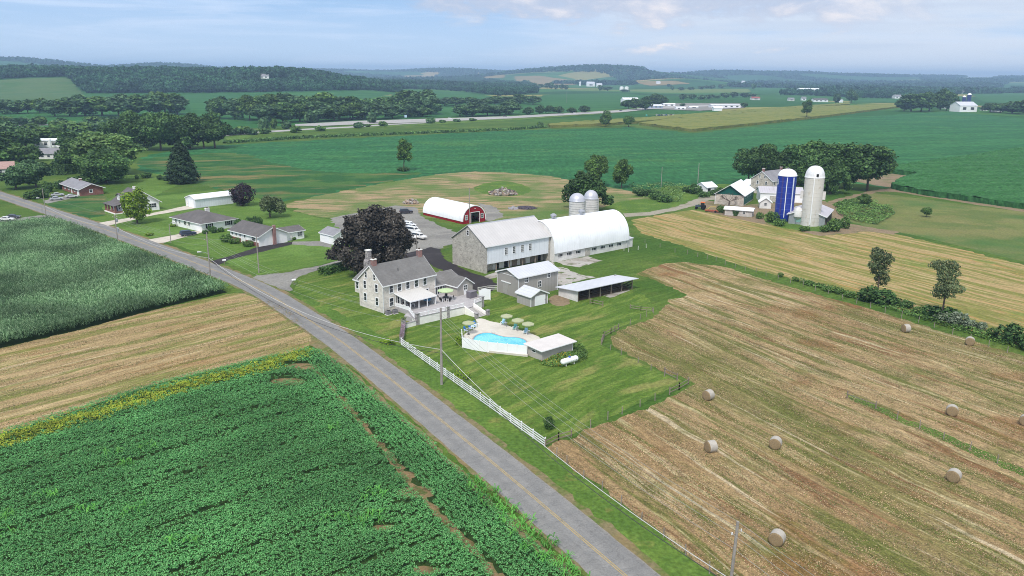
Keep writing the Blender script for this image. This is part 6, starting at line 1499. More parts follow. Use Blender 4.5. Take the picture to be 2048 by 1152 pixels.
for i, (x, y, a, lb) in enumerate(bl):
    p = at(x, y); o = bp if i == 0 else copy_tree(bp, p, R(a))
    o.location = p; o.rotation_euler = (0, 0, R(a)); o['label'] = lb; o['group'] = 'round hay bales'
# ================================================================ pool
PZ = .35
PATIO = [at(*p, PZ) for p in Z3((722, 332), (792, 326), (850, 352), (960, 370), (1090, 420), (1200, 455), (1305, 497), (1195, 548), (1180, 640), (1165, 640), (1000, 622), (830, 602), (700, 580), (628, 560), (612, 495), (645, 452), (700, 428), (745, 395), (752, 362))]
POOL = chaikin([at(*p, PZ) for p in Z3((708, 505), (740, 470), (800, 453), (870, 456), (930, 478), (1000, 492), (1080, 490), (1145, 508), (1168, 535), (1150, 556), (1100, 568), (1010, 570), (900, 566), (790, 556), (715, 532))], 3)
def pool():
    po = dense([p for p in chaikin(PATIO, 2)], 1.0, 0, 1); outer = len(po); inner = POOL
    vs = po + inner; r = delaunay_2d_cdt([Vector(v[:2]) for v in vs], [], [list(range(outer)), list(range(outer, len(vs)))], 1, 1e-5)
    V = [(v[0], v[1], PZ) for v in r[0]]; b = MB()
    fs = [f for f in r[2] if not inside(inner, np.array([sum(V[i][0] for i in f) / len(f)]), np.array([sum(V[i][1] for i in f) / len(f)]))[0]]
    b.poly(V, fs)
    b.poly([(p.x, p.y, zz) for p in po for zz in (PZ, -.1)], [(2 * i, 2 * ((i + 1) % outer), 2 * ((i + 1) % outer) + 1, 2 * i + 1) for i in range(outer)])
    tag(b.build('pool_patio', PATM), kind='structure')
    t = thing('swimming_pool', 'kidney-shaped turquoise swimming pool behind the white panel fence', 'pool', (0, 0, 0)); n = len(inner)
    w = MB(); w.face([(p.x, p.y, PZ - .12) for p in inner]); w.build('water', WATERM, t)
    bs = MB(); bs.poly([(p.x, p.y, zz) for p in inner for zz in (PZ + .03, .05)], [(2 * i, 2 * ((i + 1) % n), 2 * ((i + 1) % n) + 1, 2 * i + 1) for i in range(n)]); bs.face([(p.x, p.y, .05) for p in inner]); bs.build('basin', plain('pool_plaster', S(120, 206, 226), .6), t)
    o2 = offset_line(inner + inner[:1], -.16 if inside(inner, *[np.array([q]) for q in (inner[0] + Vector((0, 0)))])[0] else .16)[:-1]
    area = sum(inner[i].x * inner[(i + 1) % n].y - inner[(i + 1) % n].x * inner[i].y for i in range(n)); sg = .28 if area > 0 else -.28
    o2 = []
    for i, p in enumerate(inner):
        d = (inner[(i + 1) % n] - inner[i - 1]).normalized(); o2.append(p + Vector((d.y, -d.x)) * sg)
    cp_ = MB(); cp_.poly([q for a, c in zip(inner, o2) for q in ((a.x, a.y, PZ + .04), (c.x, c.y, PZ + .04), (c.x, c.y, PZ + .005))], [f for i in range(n) for f in ((3 * i, 3 * ((i + 1) % n), 3 * ((i + 1) % n) + 1, 3 * i + 1), (3 * i + 1, 3 * ((i + 1) % n) + 1, 3 * ((i + 1) % n) + 2, 3 * i + 2))]); cp_.build('coping', plain('pool_coping', S(158, 152, 150), .8, .1, 2), t)
    c = at(*Z3((876, 462))[0], PZ); h = MB()
    for dx in (-.25, .25): h.path([(c.x + dx, c.y + .5, PZ), (c.x + dx, c.y + .45, PZ + .85), (c.x + dx, c.y + .1, PZ + .9), (c.x + dx, c.y - .4, PZ + .3)], .03, 6)
    h.build('handrail', GALV, t)
    f = thing('panel_fence', 'tall white solid panel fence along the near side of the pool', 'fence', (0, 0, 0))
    W = [at(*p) for p in Z3((613, 508), (618, 576), (700, 596), (830, 617), (1000, 634), (1166, 650))]
    for a, b2 in zip(W[:-1], W[1:]):
        k_ = max(1, round((b2 - a).length / 1.9))
        for i in range(k_):
            p, q = a.lerp(b2, i / k_), a.lerp(b2, (i + 1) / k_); u = (q - p).normalized(); nn = Vector((-u.y, u.x, 0)) * .03
            m = MB(); m.prism([tuple((p - nn)[:2]), tuple((q - nn)[:2]), tuple((q + nn)[:2]), tuple((p + nn)[:2])], .04, 1.95, 'z'); m.build('panel', WHITE, f)
            MB().box(p.x - .07, p.y - .07, 0, p.x + .07, p.y + .07, 2.05).build('post', TRIM, f)
    MB().box(W[-1].x - .07, W[-1].y - .07, 0, W[-1].x + .07, W[-1].y + .07, 2.05).build('post', TRIM, f)
PATM = sheetmat('patio_concrete', S(208, 203, 197), [('mix', .5, 0, .5, .66, S(194, 188, 182), .6), ('mul', 2, 0, .93, 1.06)], rough=.85, gain=.95)
def watermat():
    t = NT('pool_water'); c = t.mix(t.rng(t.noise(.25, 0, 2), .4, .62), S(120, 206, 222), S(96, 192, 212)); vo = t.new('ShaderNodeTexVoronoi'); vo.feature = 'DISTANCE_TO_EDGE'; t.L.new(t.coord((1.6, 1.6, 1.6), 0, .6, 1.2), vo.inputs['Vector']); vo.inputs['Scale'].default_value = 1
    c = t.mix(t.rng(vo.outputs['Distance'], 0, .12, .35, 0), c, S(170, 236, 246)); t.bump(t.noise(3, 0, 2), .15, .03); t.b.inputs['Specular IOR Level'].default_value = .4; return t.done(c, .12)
WATERM = watermat()
pool()
def umbrella(name, label, p, col, r=1.35, h=2.3, group=None):
    t = thing(name, label, 'umbrella', p, .3, group); n = 8; c = MB()
    top = [(0, 0, h + .42)]; V = [(0, 0, h + .42)]
    for q, dz in ((.5, .24), (1.0, 0.0)):
        V += [(r * q * math.cos(2 * PI * i / n), r * q * math.sin(2 * PI * i / n), h + dz) for i in range(n)]
    V += [(r * math.cos(2 * PI * i / n), r * math.sin(2 * PI * i / n), h - .16) for i in range(n)]
    Fc = [(0, 1 + i, 1 + (i + 1) % n) for i in range(n)] + [(1 + i, 1 + n + i, 1 + n + (i + 1) % n, 1 + (i + 1) % n) for i in range(n)] + [(1 + n + i, 1 + 2 * n + i, 1 + 2 * n + (i + 1) % n, 1 + n + (i + 1) % n) for i in range(n)]
    c.poly(V, Fc).build('canopy', col, t); MB().tube((0, 0, 0), (0, 0, h + .55), .035, n=8).build('pole', GREYM, t); MB().lathe([(.3, 0), (.3, .08), (.06, .12), (.05, .3)], 16).build('base', BLACKP, t)
    for i in range(n): a = 2 * PI * i / n; MB().tube((.05, 0, h + .38), (r * .96 * math.cos(a), r * .96 * math.sin(a), h - .02), .012, n=4).build('rib', GREYM, t)
    return t
UMB = plain('umbrella_lime', S(176, 196, 150), .8, .06, 1); UMD = plain('umbrella_sage', S(164, 168, 134), .8, .06, 1)
for i, (q, lb) in enumerate(zip(Z3((670, 362), (995, 302), (1090, 338), (1178, 369)), ('lime patio umbrella over the chair group left of the pool', 'lime patio umbrella farthest back of the three on the lawn side', 'lime patio umbrella in the middle of the three on the lawn side', 'lime patio umbrella nearest the pool house of the three'))):
    p = at(*q, PZ + 2.35); umbrella('patio_umbrella', lb, Vector((p.x, p.y, PZ if i == 0 else 0)), UMD, 1.22, 2.3 if i == 0 else 2.6, 'lime umbrellas at the pool')
def chair_proto(c1, c2):
    t = thing('deck_chair', '', 'chair', (0, 0, 0))
    MB().prism([(-.28, .36), (.35, .28), (.35, .32), (-.28, .40)], -.3, .3, 'y').build('seat', c1, t)
    MB().prism([(.30, .26), (.36, .26), (.66, 1.05), (.60, 1.07)], -.3, .3, 'y').build('backrest', c2, t)
    for s in (-1, 1):
        MB().box(-.36, s * .36 - .06, .56, .42, s * .36 + .06, .6).build('armrest', WHITE, t)
        for x in (-.3, .34): MB().box(x - .04, s * .36 - .03, 0, x + .04, s * .36 + .03, .56).build('leg', WHITE, t)
    return t
TEAL = plain('teal_plastic', S(110, 184, 176), .5, .05, 1); SKY = plain('sky_plastic', S(160, 202, 220), .5, .05, 1); BLU = plain('blue_plastic', S(46, 116, 188), .5, .05, 1)
cpr = {'s': chair_proto(SKY, SKY), 't': chair_proto(TEAL, TEAL), 'b': chair_proto(WHITE, BLU), 'k': None}
first = {'s': True, 't': True, 'b': True}
def chair(k_, p, rz, label, group='poolside deck chairs'):
    if first.get(k_): o = cpr[k_]; first[k_] = False; o.location = p; o.rotation_euler = (0, 0, rz); o['label'] = label
    else: o = copy_tree(cpr[k_], p, rz, label)
    o['group'] = group; return o
for q, k_, rz, lb in zip(Z3((963, 382), (1062, 425), (1155, 460), (655, 445), (692, 428), (716, 412), (733, 398)), 'sttbbsb'.replace('stt', 'sts'), (R(70), R(70), R(72), R(150), R(140), R(138), R(135)),
        ('sky-blue deck chair farthest from the pool house on the right patio', 'teal deck chair in the middle of the right patio', 'sky-blue deck chair nearest the pool house', 'blue-backed white deck chair nearest the panel fence', 'blue-backed white deck chair second from the panel fence', 'pale blue deck chair among the blue-backed ones under the umbrella', 'blue-backed white deck chair nearest the steps')):
    chair(k_, at(*q, PZ), rz, lb)
for i, (q, lb) in enumerate(zip(Z3((990, 382), (1088, 418), (1184, 452)), ('small white side table by the farthest sky-blue chair', 'small white side table by the teal chair', 'small white side table by the chair nearest the pool house'))):
    p = at(*q, PZ); t = thing('side_table', lb, 'table', p, .4, 'poolside tables'); MB().lathe([(.26, .42), (.26, .46), (0, .461)], 14).build('table_top', WHITE, t)
    for a in (0, 2.1, 4.2): MB().tube((.18 * math.cos(a), .18 * math.sin(a), 0), (.12 * math.cos(a), .12 * math.sin(a), .42), .02, n=6).build('leg', WHITE, t)
# --- terrace furniture
dz_ = 1.0
p = at(*Z1((1414, 600))[0], dz_); umbrella('terrace_umbrella', 'large lime umbrella over the dark dining set on the terrace', p, UMB, 1.75, 2.25)
tb = thing('dining_table', 'dark round dining table under the large lime umbrella', 'table', p, 0); MB().lathe([(.75, .7), (.75, .74), (0.0, .741)], 20).build('table_top', BLACKP, tb)
for a in (0, 1.57, 3.14, 4.71): MB().tube((.5 * math.cos(a), .5 * math.sin(a), 0), (.4 * math.cos(a), .4 * math.sin(a), .7), .03, n=6).build('leg', BLACKP, tb)
DKC = plain('dark_mesh', S(52, 50, 50), .7)
cpr['k'] = chair_proto(DKC, DKC); first['k'] = True
for i, (a, w_) in enumerate(((.2, 'right'), (1.6, 'house'), (3.0, 'left'), (4.1, 'left front'), (5.4, 'right front'))):
    chair('k', p + Vector((1.15 * math.cos(a), 1.15 * math.sin(a), 0)), a, f'dark dining chair on the {w_} side of the terrace table', 'terrace dining chairs')
p2_ = HOUSE.w(8.6, -3.6, 1.0); umbrella('porch_umbrella', 'small blue umbrella under the covered porch', p2_, plain('umbrella_blue', S(70, 130, 170), .8), .95, 1.15)
for i, (x, y) in enumerate(((4.0, -2.2), (5.4, -3.0), (6.4, -1.6))): chair('k', HOUSE.w(x, y, 1.0), 2.2 + i, f'{ORD[i]} dark chair in the shade of the covered porch from the house corner', 'porch chairs')
def box_thing(name, label, cat, B_, x, y, zz, sx, sy, sz, m1, m2, lid='lid'):
    q = B_.w(x, y, zz); t = thing(name, label, cat, q, B_.ang); MB().box(-sx / 2, -sy / 2, 0, sx / 2, sy / 2, sz).build('body', m1, t)
    MB().prism([(-sy / 2 - .05, sz + .003), (sy / 2 + .05, sz + .003), (sy / 2 + .05, sz + .08), (0, sz + .16), (-sy / 2 - .05, sz + .08)], -sx / 2 - .05, sx / 2 + .05, 'x').build(lid, m2, t); return t
DGR = plain('dark_grey_plastic', S(110, 106, 112), .6, .06, 1); DGR2 = plain('mid_grey_plastic', S(126, 122, 128), .6, .06, 1)
box_thing('storage_bin', 'dark grey storage bin on the terrace before the white panel', 'bin', HOUSE, 18.9, -6.4, 1.0, 1.9, 1.3, 1.35, DGR, DGR2)
for i, (px_, lb) in enumerate(zip(Z1((925, 722), (982, 712)), ('left grey air-conditioner unit at the farmhouse corner', 'right grey air-conditioner unit next to the porch'))):
    q = at(*px_); t = thing('air_conditioner', lb, 'air conditioner', q, HOUSE.ang, 'air conditioners at the farmhouse'); MB().box(-.5, -.4, .05, .5, .4, .85).build('housing', DGR2, t); MB().lathe([(.36, .853), (.36, .89), (.1, .9), (0, .9)], 16).build('fan_grille', BLACKP, t); MB().box(-.6, -.5, 0, .6, .5, .048).build('base_pad', CONCW, t)
def panel():
    a, b = HOUSE.w(20.4, -7.2), HOUSE.w(22.6, -8.4); d = b - a; t = thing('privacy_panel', 'white scalloped privacy panel at the terrace corner', 'panel', a, math.atan2(d.y, d.x)); L = d.length
    pf = [(0, .2), (L, .2)] + [(L * (1 - i / 10), 2.35 + .4 * math.sin(PI * i / 10)) for i in range(11)]
    MB().prism(pf, -.03, .03, 'y').build('board', WHITE, t)
    for x in (0, L): MB().box(x - .08, -.08, 0, x + .08, .08, 2.5).build('post', TRIM, t)
panel()
def planter_wall():
    a, b = at(*Z1((1036, 962))[0]), at(*Z1((1056, 838))[0]); d = b - a; L = d.length; t = thing('garden_wall', 'low stone garden wall topped with mauve flowers at the end of the white fence', 'wall', a, math.atan2(d.y, d.x))
    MB().box(0, -.35, -.1, L, .35, .95).build('stonework', STONEP, t); MB().box(L - .7, -.42, .953, L, .42, 1.9).build('pillar', STONEP, t)
    rg = np.random.default_rng(3); n = 700; C = np.column_stack([rg.uniform(.1, L - .8, n), rg.uniform(-.4, .4, n), .95 + .4 * rg.random(n)]); N_ = rg.normal(size=(n, 3)); N_ /= np.linalg.norm(N_, axis=1, keepdims=True)
    V, Q = quads(C, N_, .08, rg); link('flowers', np_mesh('flowers', V, Q, leafmat('mauve_flowers', S(120, 110, 90), S(168, 140, 170))), t)
    for x, nm in ((L - .35, 1.9),): 
        V, Q = quads(np.column_stack([x + rg.normal(0, .25, 160), rg.normal(0, .25, 160), nm + .35 * rg.random(160)]), (lambda q: q / np.linalg.norm(q, axis=1, keepdims=True))(rg.normal(size=(160, 3))), .09, rg); link('pot_plant', np_mesh('pot_plant', V, Q, LGY), t)
planter_wall()
# ================================================================ vehicles
RUB = plain('tyre_rubber', S(30, 30, 32), .9); RIM = plain('wheel_rim', S(150, 150, 154), .4, metal=.6); LAMPM = plain('lamp_lens', S(220, 214, 200), .2); TAIL = plain('tail_lens', S(150, 24, 24), .3)
def car(label, p, rz, col, style='sedan', name='parked_car', cat='car', group=None):
    t = thing(name, label, cat, p, rz, group); W = .88
    paint = plain('paint_' + name, col, .3, .03, 1, spec=.5)
    if style == 'sedan': body = [(-2.25, .35), (2.2, .35), (2.25, .62), (2.1, .80), (1.0, .92), (-1.55, .95), (-2.2, .88), (-2.3, .6)]; cab = [(1.0, .9), (.35, 1.38), (-.9, 1.42), (-1.65, .93)]
    elif style == 'suv': body = [(-2.3, .4), (2.25, .4), (2.3, .75), (2.15, .98), (1.1, 1.08), (-2.25, 1.1), (-2.32, .7)]; cab = [(1.1, 1.05), (.5, 1.68), (-2.0, 1.72), (-2.26, 1.08)]
    elif style == 'van': body = [(-2.6, .4), (2.4, .4), (2.5, .8), (2.3, 1.15), (1.6, 1.3), (-2.6, 1.3), (-2.65, .7)]; cab = [(1.6, 1.25), (.9, 2.0), (-2.45, 2.05), (-2.62, 1.28)]
    else: body = [(-2.8, .5), (2.55, .5), (2.6, .9), (2.5, 1.1), (1.2, 1.2), (-2.8, 1.2), (-2.85, .7)]; cab = [(1.15, 1.15), (.6, 1.8), (-2.6, 1.86), (-2.78, 1.18)]
    b = MB(); b.prism(body, -W, W, 'y'); o = b.build('body', paint, t); bv = o.modifiers.new('bevel', 'BEVEL'); bv.width = .06; bv.segments = 2
    c = MB(); n = len(cab); V = [(x, s * (W - .04 - .16 * (zz > cab[0][1] + .3)), zz) for s in (-1, 1) for x, zz in cab]; c.poly(V, [tuple(range(n))[::-1], tuple(range(n, 2 * n))] + [(i, (i + 1) % n, n + (i + 1) % n, n + i) for i in range(n)]); c.build('cabin', paint, t)
    g = MB(); (x0, z0), (x1, z1), (x2, z2), (x3, z3) = cab
    for s in (-1, 1):
        yb, yt = s * (W - .028), s * (W - .178); zb = z0 + .08; zt = z1 - .08
        g.poly([(x0 - .22, yb - s * .015, zb), (x3 + .3, yb - s * .015, zb), (x2 + .06, yt - s * -.012, zt), (x1 - .04, yt - s * -.012, zt)], [(0, 1, 2, 3)])
    k0 = W - .2; g.poly([(x0 + .015, -k0, z0 + .06), (x0 + .015, k0, z0 + .06), (x1 + .03, k0 - .08, z1 - .06), (x1 + .03, -k0 + .08, z1 - .06)], [(0, 1, 2, 3)]); g.poly([(x3 - .02, -k0, z3 + .1), (x3 - .02, k0, z3 + .1), (x2 - .03, k0 - .08, z2 - .08), (x2 - .03, -k0 + .08, z2 - .08)], [(0, 1, 2, 3)])
    g.build('windows', GLASS, t)
    for x in (-1.4, 1.4):
        for s in (-1, 1):
            w = MB().lathe([(.2, -.11), (.33, -.1), (.34, 0), (.33, .1), (.2, .11)], 16); w.v = [(x + a, s * (W - .06) + zz, .34 + b_) for a, b_, zz in w.v]; wo = w.build('wheel', RUB, t)
            r_ = MB().tube((x, s * (W + .03), .34), (x, s * (W + .06), .34), .2, n=12); r_.build('rim', RIM, wo)
    for s in (-1, 1):
        MB().box(body[2][0] - .03, s * .62 - .16, .62, body[2][0] + .05, s * .62 + .16, .76).build('headlight', LAMPM, t); MB().box(body[-1][0] - .05, s * .66 - .12, .72, body[-1][0] + .06, s * .66 + .12, .9).build('tail_light', TAIL, t)
    return t
hd = R(-62)
G6 = z(780, 420, 120 / 1728)
car('white pickup truck with camper cap parked nearest the barn', at(*G6((840, 830))[0]), R(-38), S(222, 220, 216), 'truck', 'pickup_truck', 'truck')
car('white van parked second in the row half hidden by the copper beech', at(*G6((660, 660))[0]), R(-35), S(224, 224, 222), 'van', 'parked_van', 'van')
car('white van parked third in the row behind the copper beech', at(*G6((600, 580))[0]), R(-35), S(220, 220, 220), 'van', 'parked_van', 'van')
car('white car parked farthest in the row on the gravel', at(*G6((560, 480))[0]), R(-35), S(226, 226, 226), 'suv')
car('white car mostly hidden under the copper beech', at(*G6((590, 830))[0]), R(-35), S(214, 214, 214), 'sedan')
car('dark car alone at the far edge of the gravel lot', at(*G6((470, 100))[0]), R(20), S(56, 54, 62), 'suv')
car('dark blue hatchback on the concrete drive of the hip-roofed house', at(*Z6((668, 560))[0]), R(40), S(52, 58, 84), 'suv')
car('silver sedan farthest from the road at the brick house', at(*Z5((492, 735))[0]), R(35), S(186, 188, 192))
car('silver sedan nearest the road at the brick house', at(*Z5((482, 768))[0]), R(35), S(176, 178, 182))
car('pale sedan in front of the brick house garage', at(*Z5((612, 748))[0]), R(38), S(196, 196, 196))
car('dark sedan beside the lower-left driveway', at(*Z5((112, 925))[0]), R(10), S(70, 72, 78))
car('white sedan at the left edge by the corn', at(*Z5((55, 945))[0]), R(12), S(222, 222, 222))
# ================================================================ small things
def mailbox(px, label):
    p = at(*px); t = thing('mailbox', label, 'mailbox', p, R(30)); MB().box(-.06, -.06, 0, .06, .06, 1.0).build('post', WOODG, t); b = MB(); b.prism([(-.16, 1.0), (.16, 1.0), (.16, 1.18)] + [(.16 * math.cos(a), 1.18 + .16 * math.sin(a)) for a in np.linspace(.3, PI - .3, 6)] + [(-.16, 1.18)], -.45, .45, 'x'); b.build('box', WHITE, t)
mailbox((449, 529), 'white mailbox on a post beside the dark driveway'); mailbox((588, 569), 'white mailbox at the mouth of the gravel driveway')
def rubble(name, px, w, h, n, mats, label, seed, cat='pile', sz=(.3, 1.0)):
    p = at(*px); t = thing(name, label, cat, p, 0); rg = np.random.default_rng(seed); wm = w * mpp(p.x, p.y) / 2; hm = h
    mo = MB(); mo.lathe([(wm, -.05), (wm * .8, hm * .35), (wm * .5, hm * .62), (wm * .2, hm * .75), (0.01, hm * .78)], 18); mo.v = [(x * (1 + .15 * math.sin(3 * math.atan2(y, x))), y * .7, zz) for x, y, zz in mo.v]; mo.build('mound', mats[0], t)
    b = MB()
    for _ in range(n):
        a = rg.uniform(0, 6.28); q = math.sqrt(rg.random()); x, y = wm * q * math.cos(a) * 1.02, wm * .72 * q * math.sin(a); zz = hm * .8 * (1 - q) + rg.uniform(0, .2); s = rg.uniform(*sz) / 2
        M = Matrix.Rotation(rg.uniform(0, 6), 3, 'X') @ Matrix.Rotation(rg.uniform(0, 6), 3, 'Z'); e = (s * rg.uniform(.7, 2.2), s * rg.uniform(.3, .8), s * rg.uniform(.3, .7))
        k0 = len(b.v); b.cur = int(rg.integers(len(mats) - 1)) ; b.box(-e[0], -e[1], -e[2], e[0], e[1], e[2]); b.v[k0:] = [tuple(M @ Vector(v) + Vector((x, y, zz + s * .4))) for v in b.v[k0:]]
    o = b.build('debris', mats[1:], t); o['kind'] = 'stuff'; return t
BRUSH = plain('brush_wood', S(150, 132, 116), .95, .3, 1); ROCK = plain('rock', S(168, 162, 156), .9, .2, 1); ROCKD = plain('dark_rock', S(104, 96, 94), .9, .2, 1); MUD = plain('mound_soil', S(104, 108, 76), .95, .25, .6)
rubble('brush_pile', (1006, 389), 52, 2.6, 240, [MUD, BRUSH, ROCK, ROCKD], 'large heap of brush and rubble on the green island behind the red barn', 5, sz=(.4, 1.4))
rubble('stone_pile', (822, 407), 30, 1.6, 130, [ROCKD, ROCK, BRUSH], 'small heap of grey stones left of the red barn', 6)
BLK = plain('black_stone', S(72, 66, 76), .95, .25, 1.2); GRS = plain('grey_stone_fill', S(150, 150, 158), .95, .15, 1.2)
rubble('gravel_heap', (1052, 417), 44, 1.3, 60, [BLK, BLK, ROCKD], 'flat dark gravel heap in the grass right of the red barn', 7, sz=(.2, .5))
rubble('gravel_heap', (1027, 418), 22, 1.1, 40, [GRS, GRS, ROCK], 'pale grey gravel heap beside the dark gravel heap', 8, sz=(.2, .5))
# ================================================================ the neighbouring farm with the silos
def far_farm():
    A, B, C = Z4((195, 470), (455, 480), (535, 400)); h = Bld('green_barn', 'barn with green boarded gable over a pale stone wall and white roof', 'barn', A, B, C, ang=R(63))
    W = h.W; L = h.onf(Z4((545, 335))[0])[0]; e = h.ong(Z4((455, 388))[0])[1]; r = h.ong(Z4((345, 300))[0])[1]; L = max(10, min(L, 21)); print('green barn', L, W, e, r)
    w = MB().box(0, 0, -.2, L, W, e * .98); h.part('stone_wall', w, STONEF)
    h.part('gable_boards', MB().prism([(.15, e * .985), (W - .15, e * .985), (W / 2, r - .2)], .02, .25, 'x'), SIDEGR)
    h.part('side_boards', MB().box(.05, -.06, .5, L - .05, -.003, e - .1), SIDEGR)
    sl = (r - e) / (W / 2); o = .5
    h.part('roof', MB().prism([(-o, e - o * sl + .02), (W / 2, r + .02), (W + o, e - o * sl + .02), (W + o, e - o * sl + .2), (W / 2, r + .2), (-o, e - o * sl + .2)], -.9, L + .5, 'x'), ROOFW)
    h.part('gable_infill', MB().prism([(.1, e * .985), (W - .1, e * .985), (W / 2, r - .1)], L - .3, L, 'x'), SIDEGR)
    for i in range(5): h.win('f', L * (.18 + .16 * i), e - .9, .7, 1.0, .1)
    h.part('leader', MB().box(-.12, W - .1, 0, -.003, W + .1, e), TRIM)
    A, B, C = Z4((35, 335), (140, 372), (215, 345)); g = Bld('farm_garage', 'little white garage with white roof beside the farm lane', 'garage', A, B, C); g.gable(6, 6.5, 2.6, 4.2, WHITE, ROOFW, over=.3)
    for q in (.25, .62): g.door('f', 6 * q, 0, 1.6, 2.1, DARK if q < .5 else WHITE, handle=False)
    o = at(*Z4((528, 574))[0]); m = Bld('milk_house', 'low pale block building with ivy and white roof before the green barn', 'shed', ang=R(66), o=o); W = (at(*Z4((318, 546))[0]) - o).length
    m.gable(4.2, W, 2.3, 2.9, BLOCK, ROOFW, over=.4, axis='y'); m.win('g', W * .3, 1.4, .9, .8, .08); 
    rg = np.random.default_rng(8); n = 420; u = rg.uniform(-1, 1, n); zz = rg.uniform(0, 2.4, n); C = np.column_stack([-.05 - .12 * rg.random(n), W * .6 + u * (.5 + zz * .45), zz]); N_ = rg.normal(size=(n, 3)) + [-1, 0, 0]; N_ /= np.linalg.norm(N_, axis=1, keepdims=True); V, Q = quads(C, N_, .15, rg); link('ivy', np_mesh('ivy', V, Q, LD), m.r)
    A, B, C = Z4((545, 358), (692, 388), (835, 355)); f = Bld('old_farmhouse', 'cream stone farmhouse with grey roof behind the blue silo', 'house', A, B, C); f.gable(14, f.W, 6.0, 9.4, STONEF, SHINL, over=.3)
    for q in (.28, .68):
        for zz in (2.0, 4.8): f.win('g', f.W * q, zz, .8, 1.3, .12)
        f.win('g', f.W * (.36 + (q - .28) * .6), 7.3, .6, 1.0, .1)
    for i in range(6): f.win('f', 1.4 + 2.2 * i, 4.7, .8, 1.3, .12)
    f.chimney(.7, f.W / 2, 8.8, 10.6, .8, .8, BRICKC); f.chimney(13.2, f.W / 2, 8.8, 10.4, .8, .8, BRICKC)
    f.gable(7, 6, 3, 4.6, LAP, ROOFW, over=.3, axis='y', x0=2, y0=f.W + .003, wname='annex_wall')
    o = at(*Z4((595, 440))[0]); s = Bld('machine_shed', 'long white shed with pale roof between farmhouse and blue silo', 'shed', ang=R(-8), o=o); L = (at(*Z4((950, 445))[0]) - o).length
    s.gable(L, 9, 3.6, 5.4, WHITE, ROOFT, over=.3); s.door('f', L * .3, 0, 2.4, 2.4, OLDWH, handle=False)
    o = at(*Z4((592, 498))[0]); s = Bld('pump_house', 'tiny white gabled outbuilding with one dark window near the blue silo', 'shed', ang=R(-12), o=o); L = (at(*Z4((690, 505))[0]) - o).length; s.gable(L, 4, 2.5, 4.0, WHITEW, ROOFW, over=.35, axis='y'); s.win('f', L * .5, 1.6, .9, .9, .08)
    o = at(*Z4((1145, 655))[0]); s = Bld('loafing_barn', 'wide low barn with weathered metal roof behind the white silo', 'barn', ang=R(62), o=o)
    W = 11.5; L = 17; s.gable(L, W, 3.4, 5.4, GALV, ROOFT, over=.6)
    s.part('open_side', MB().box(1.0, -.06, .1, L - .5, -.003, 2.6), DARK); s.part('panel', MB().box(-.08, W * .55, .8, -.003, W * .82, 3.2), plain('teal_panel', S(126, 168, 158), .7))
    for i in range(5): s.part('post', MB().box(1 + i * 3.9, -.22, 0, 1.2 + i * 3.9, -.065, 3.3), WOODG)
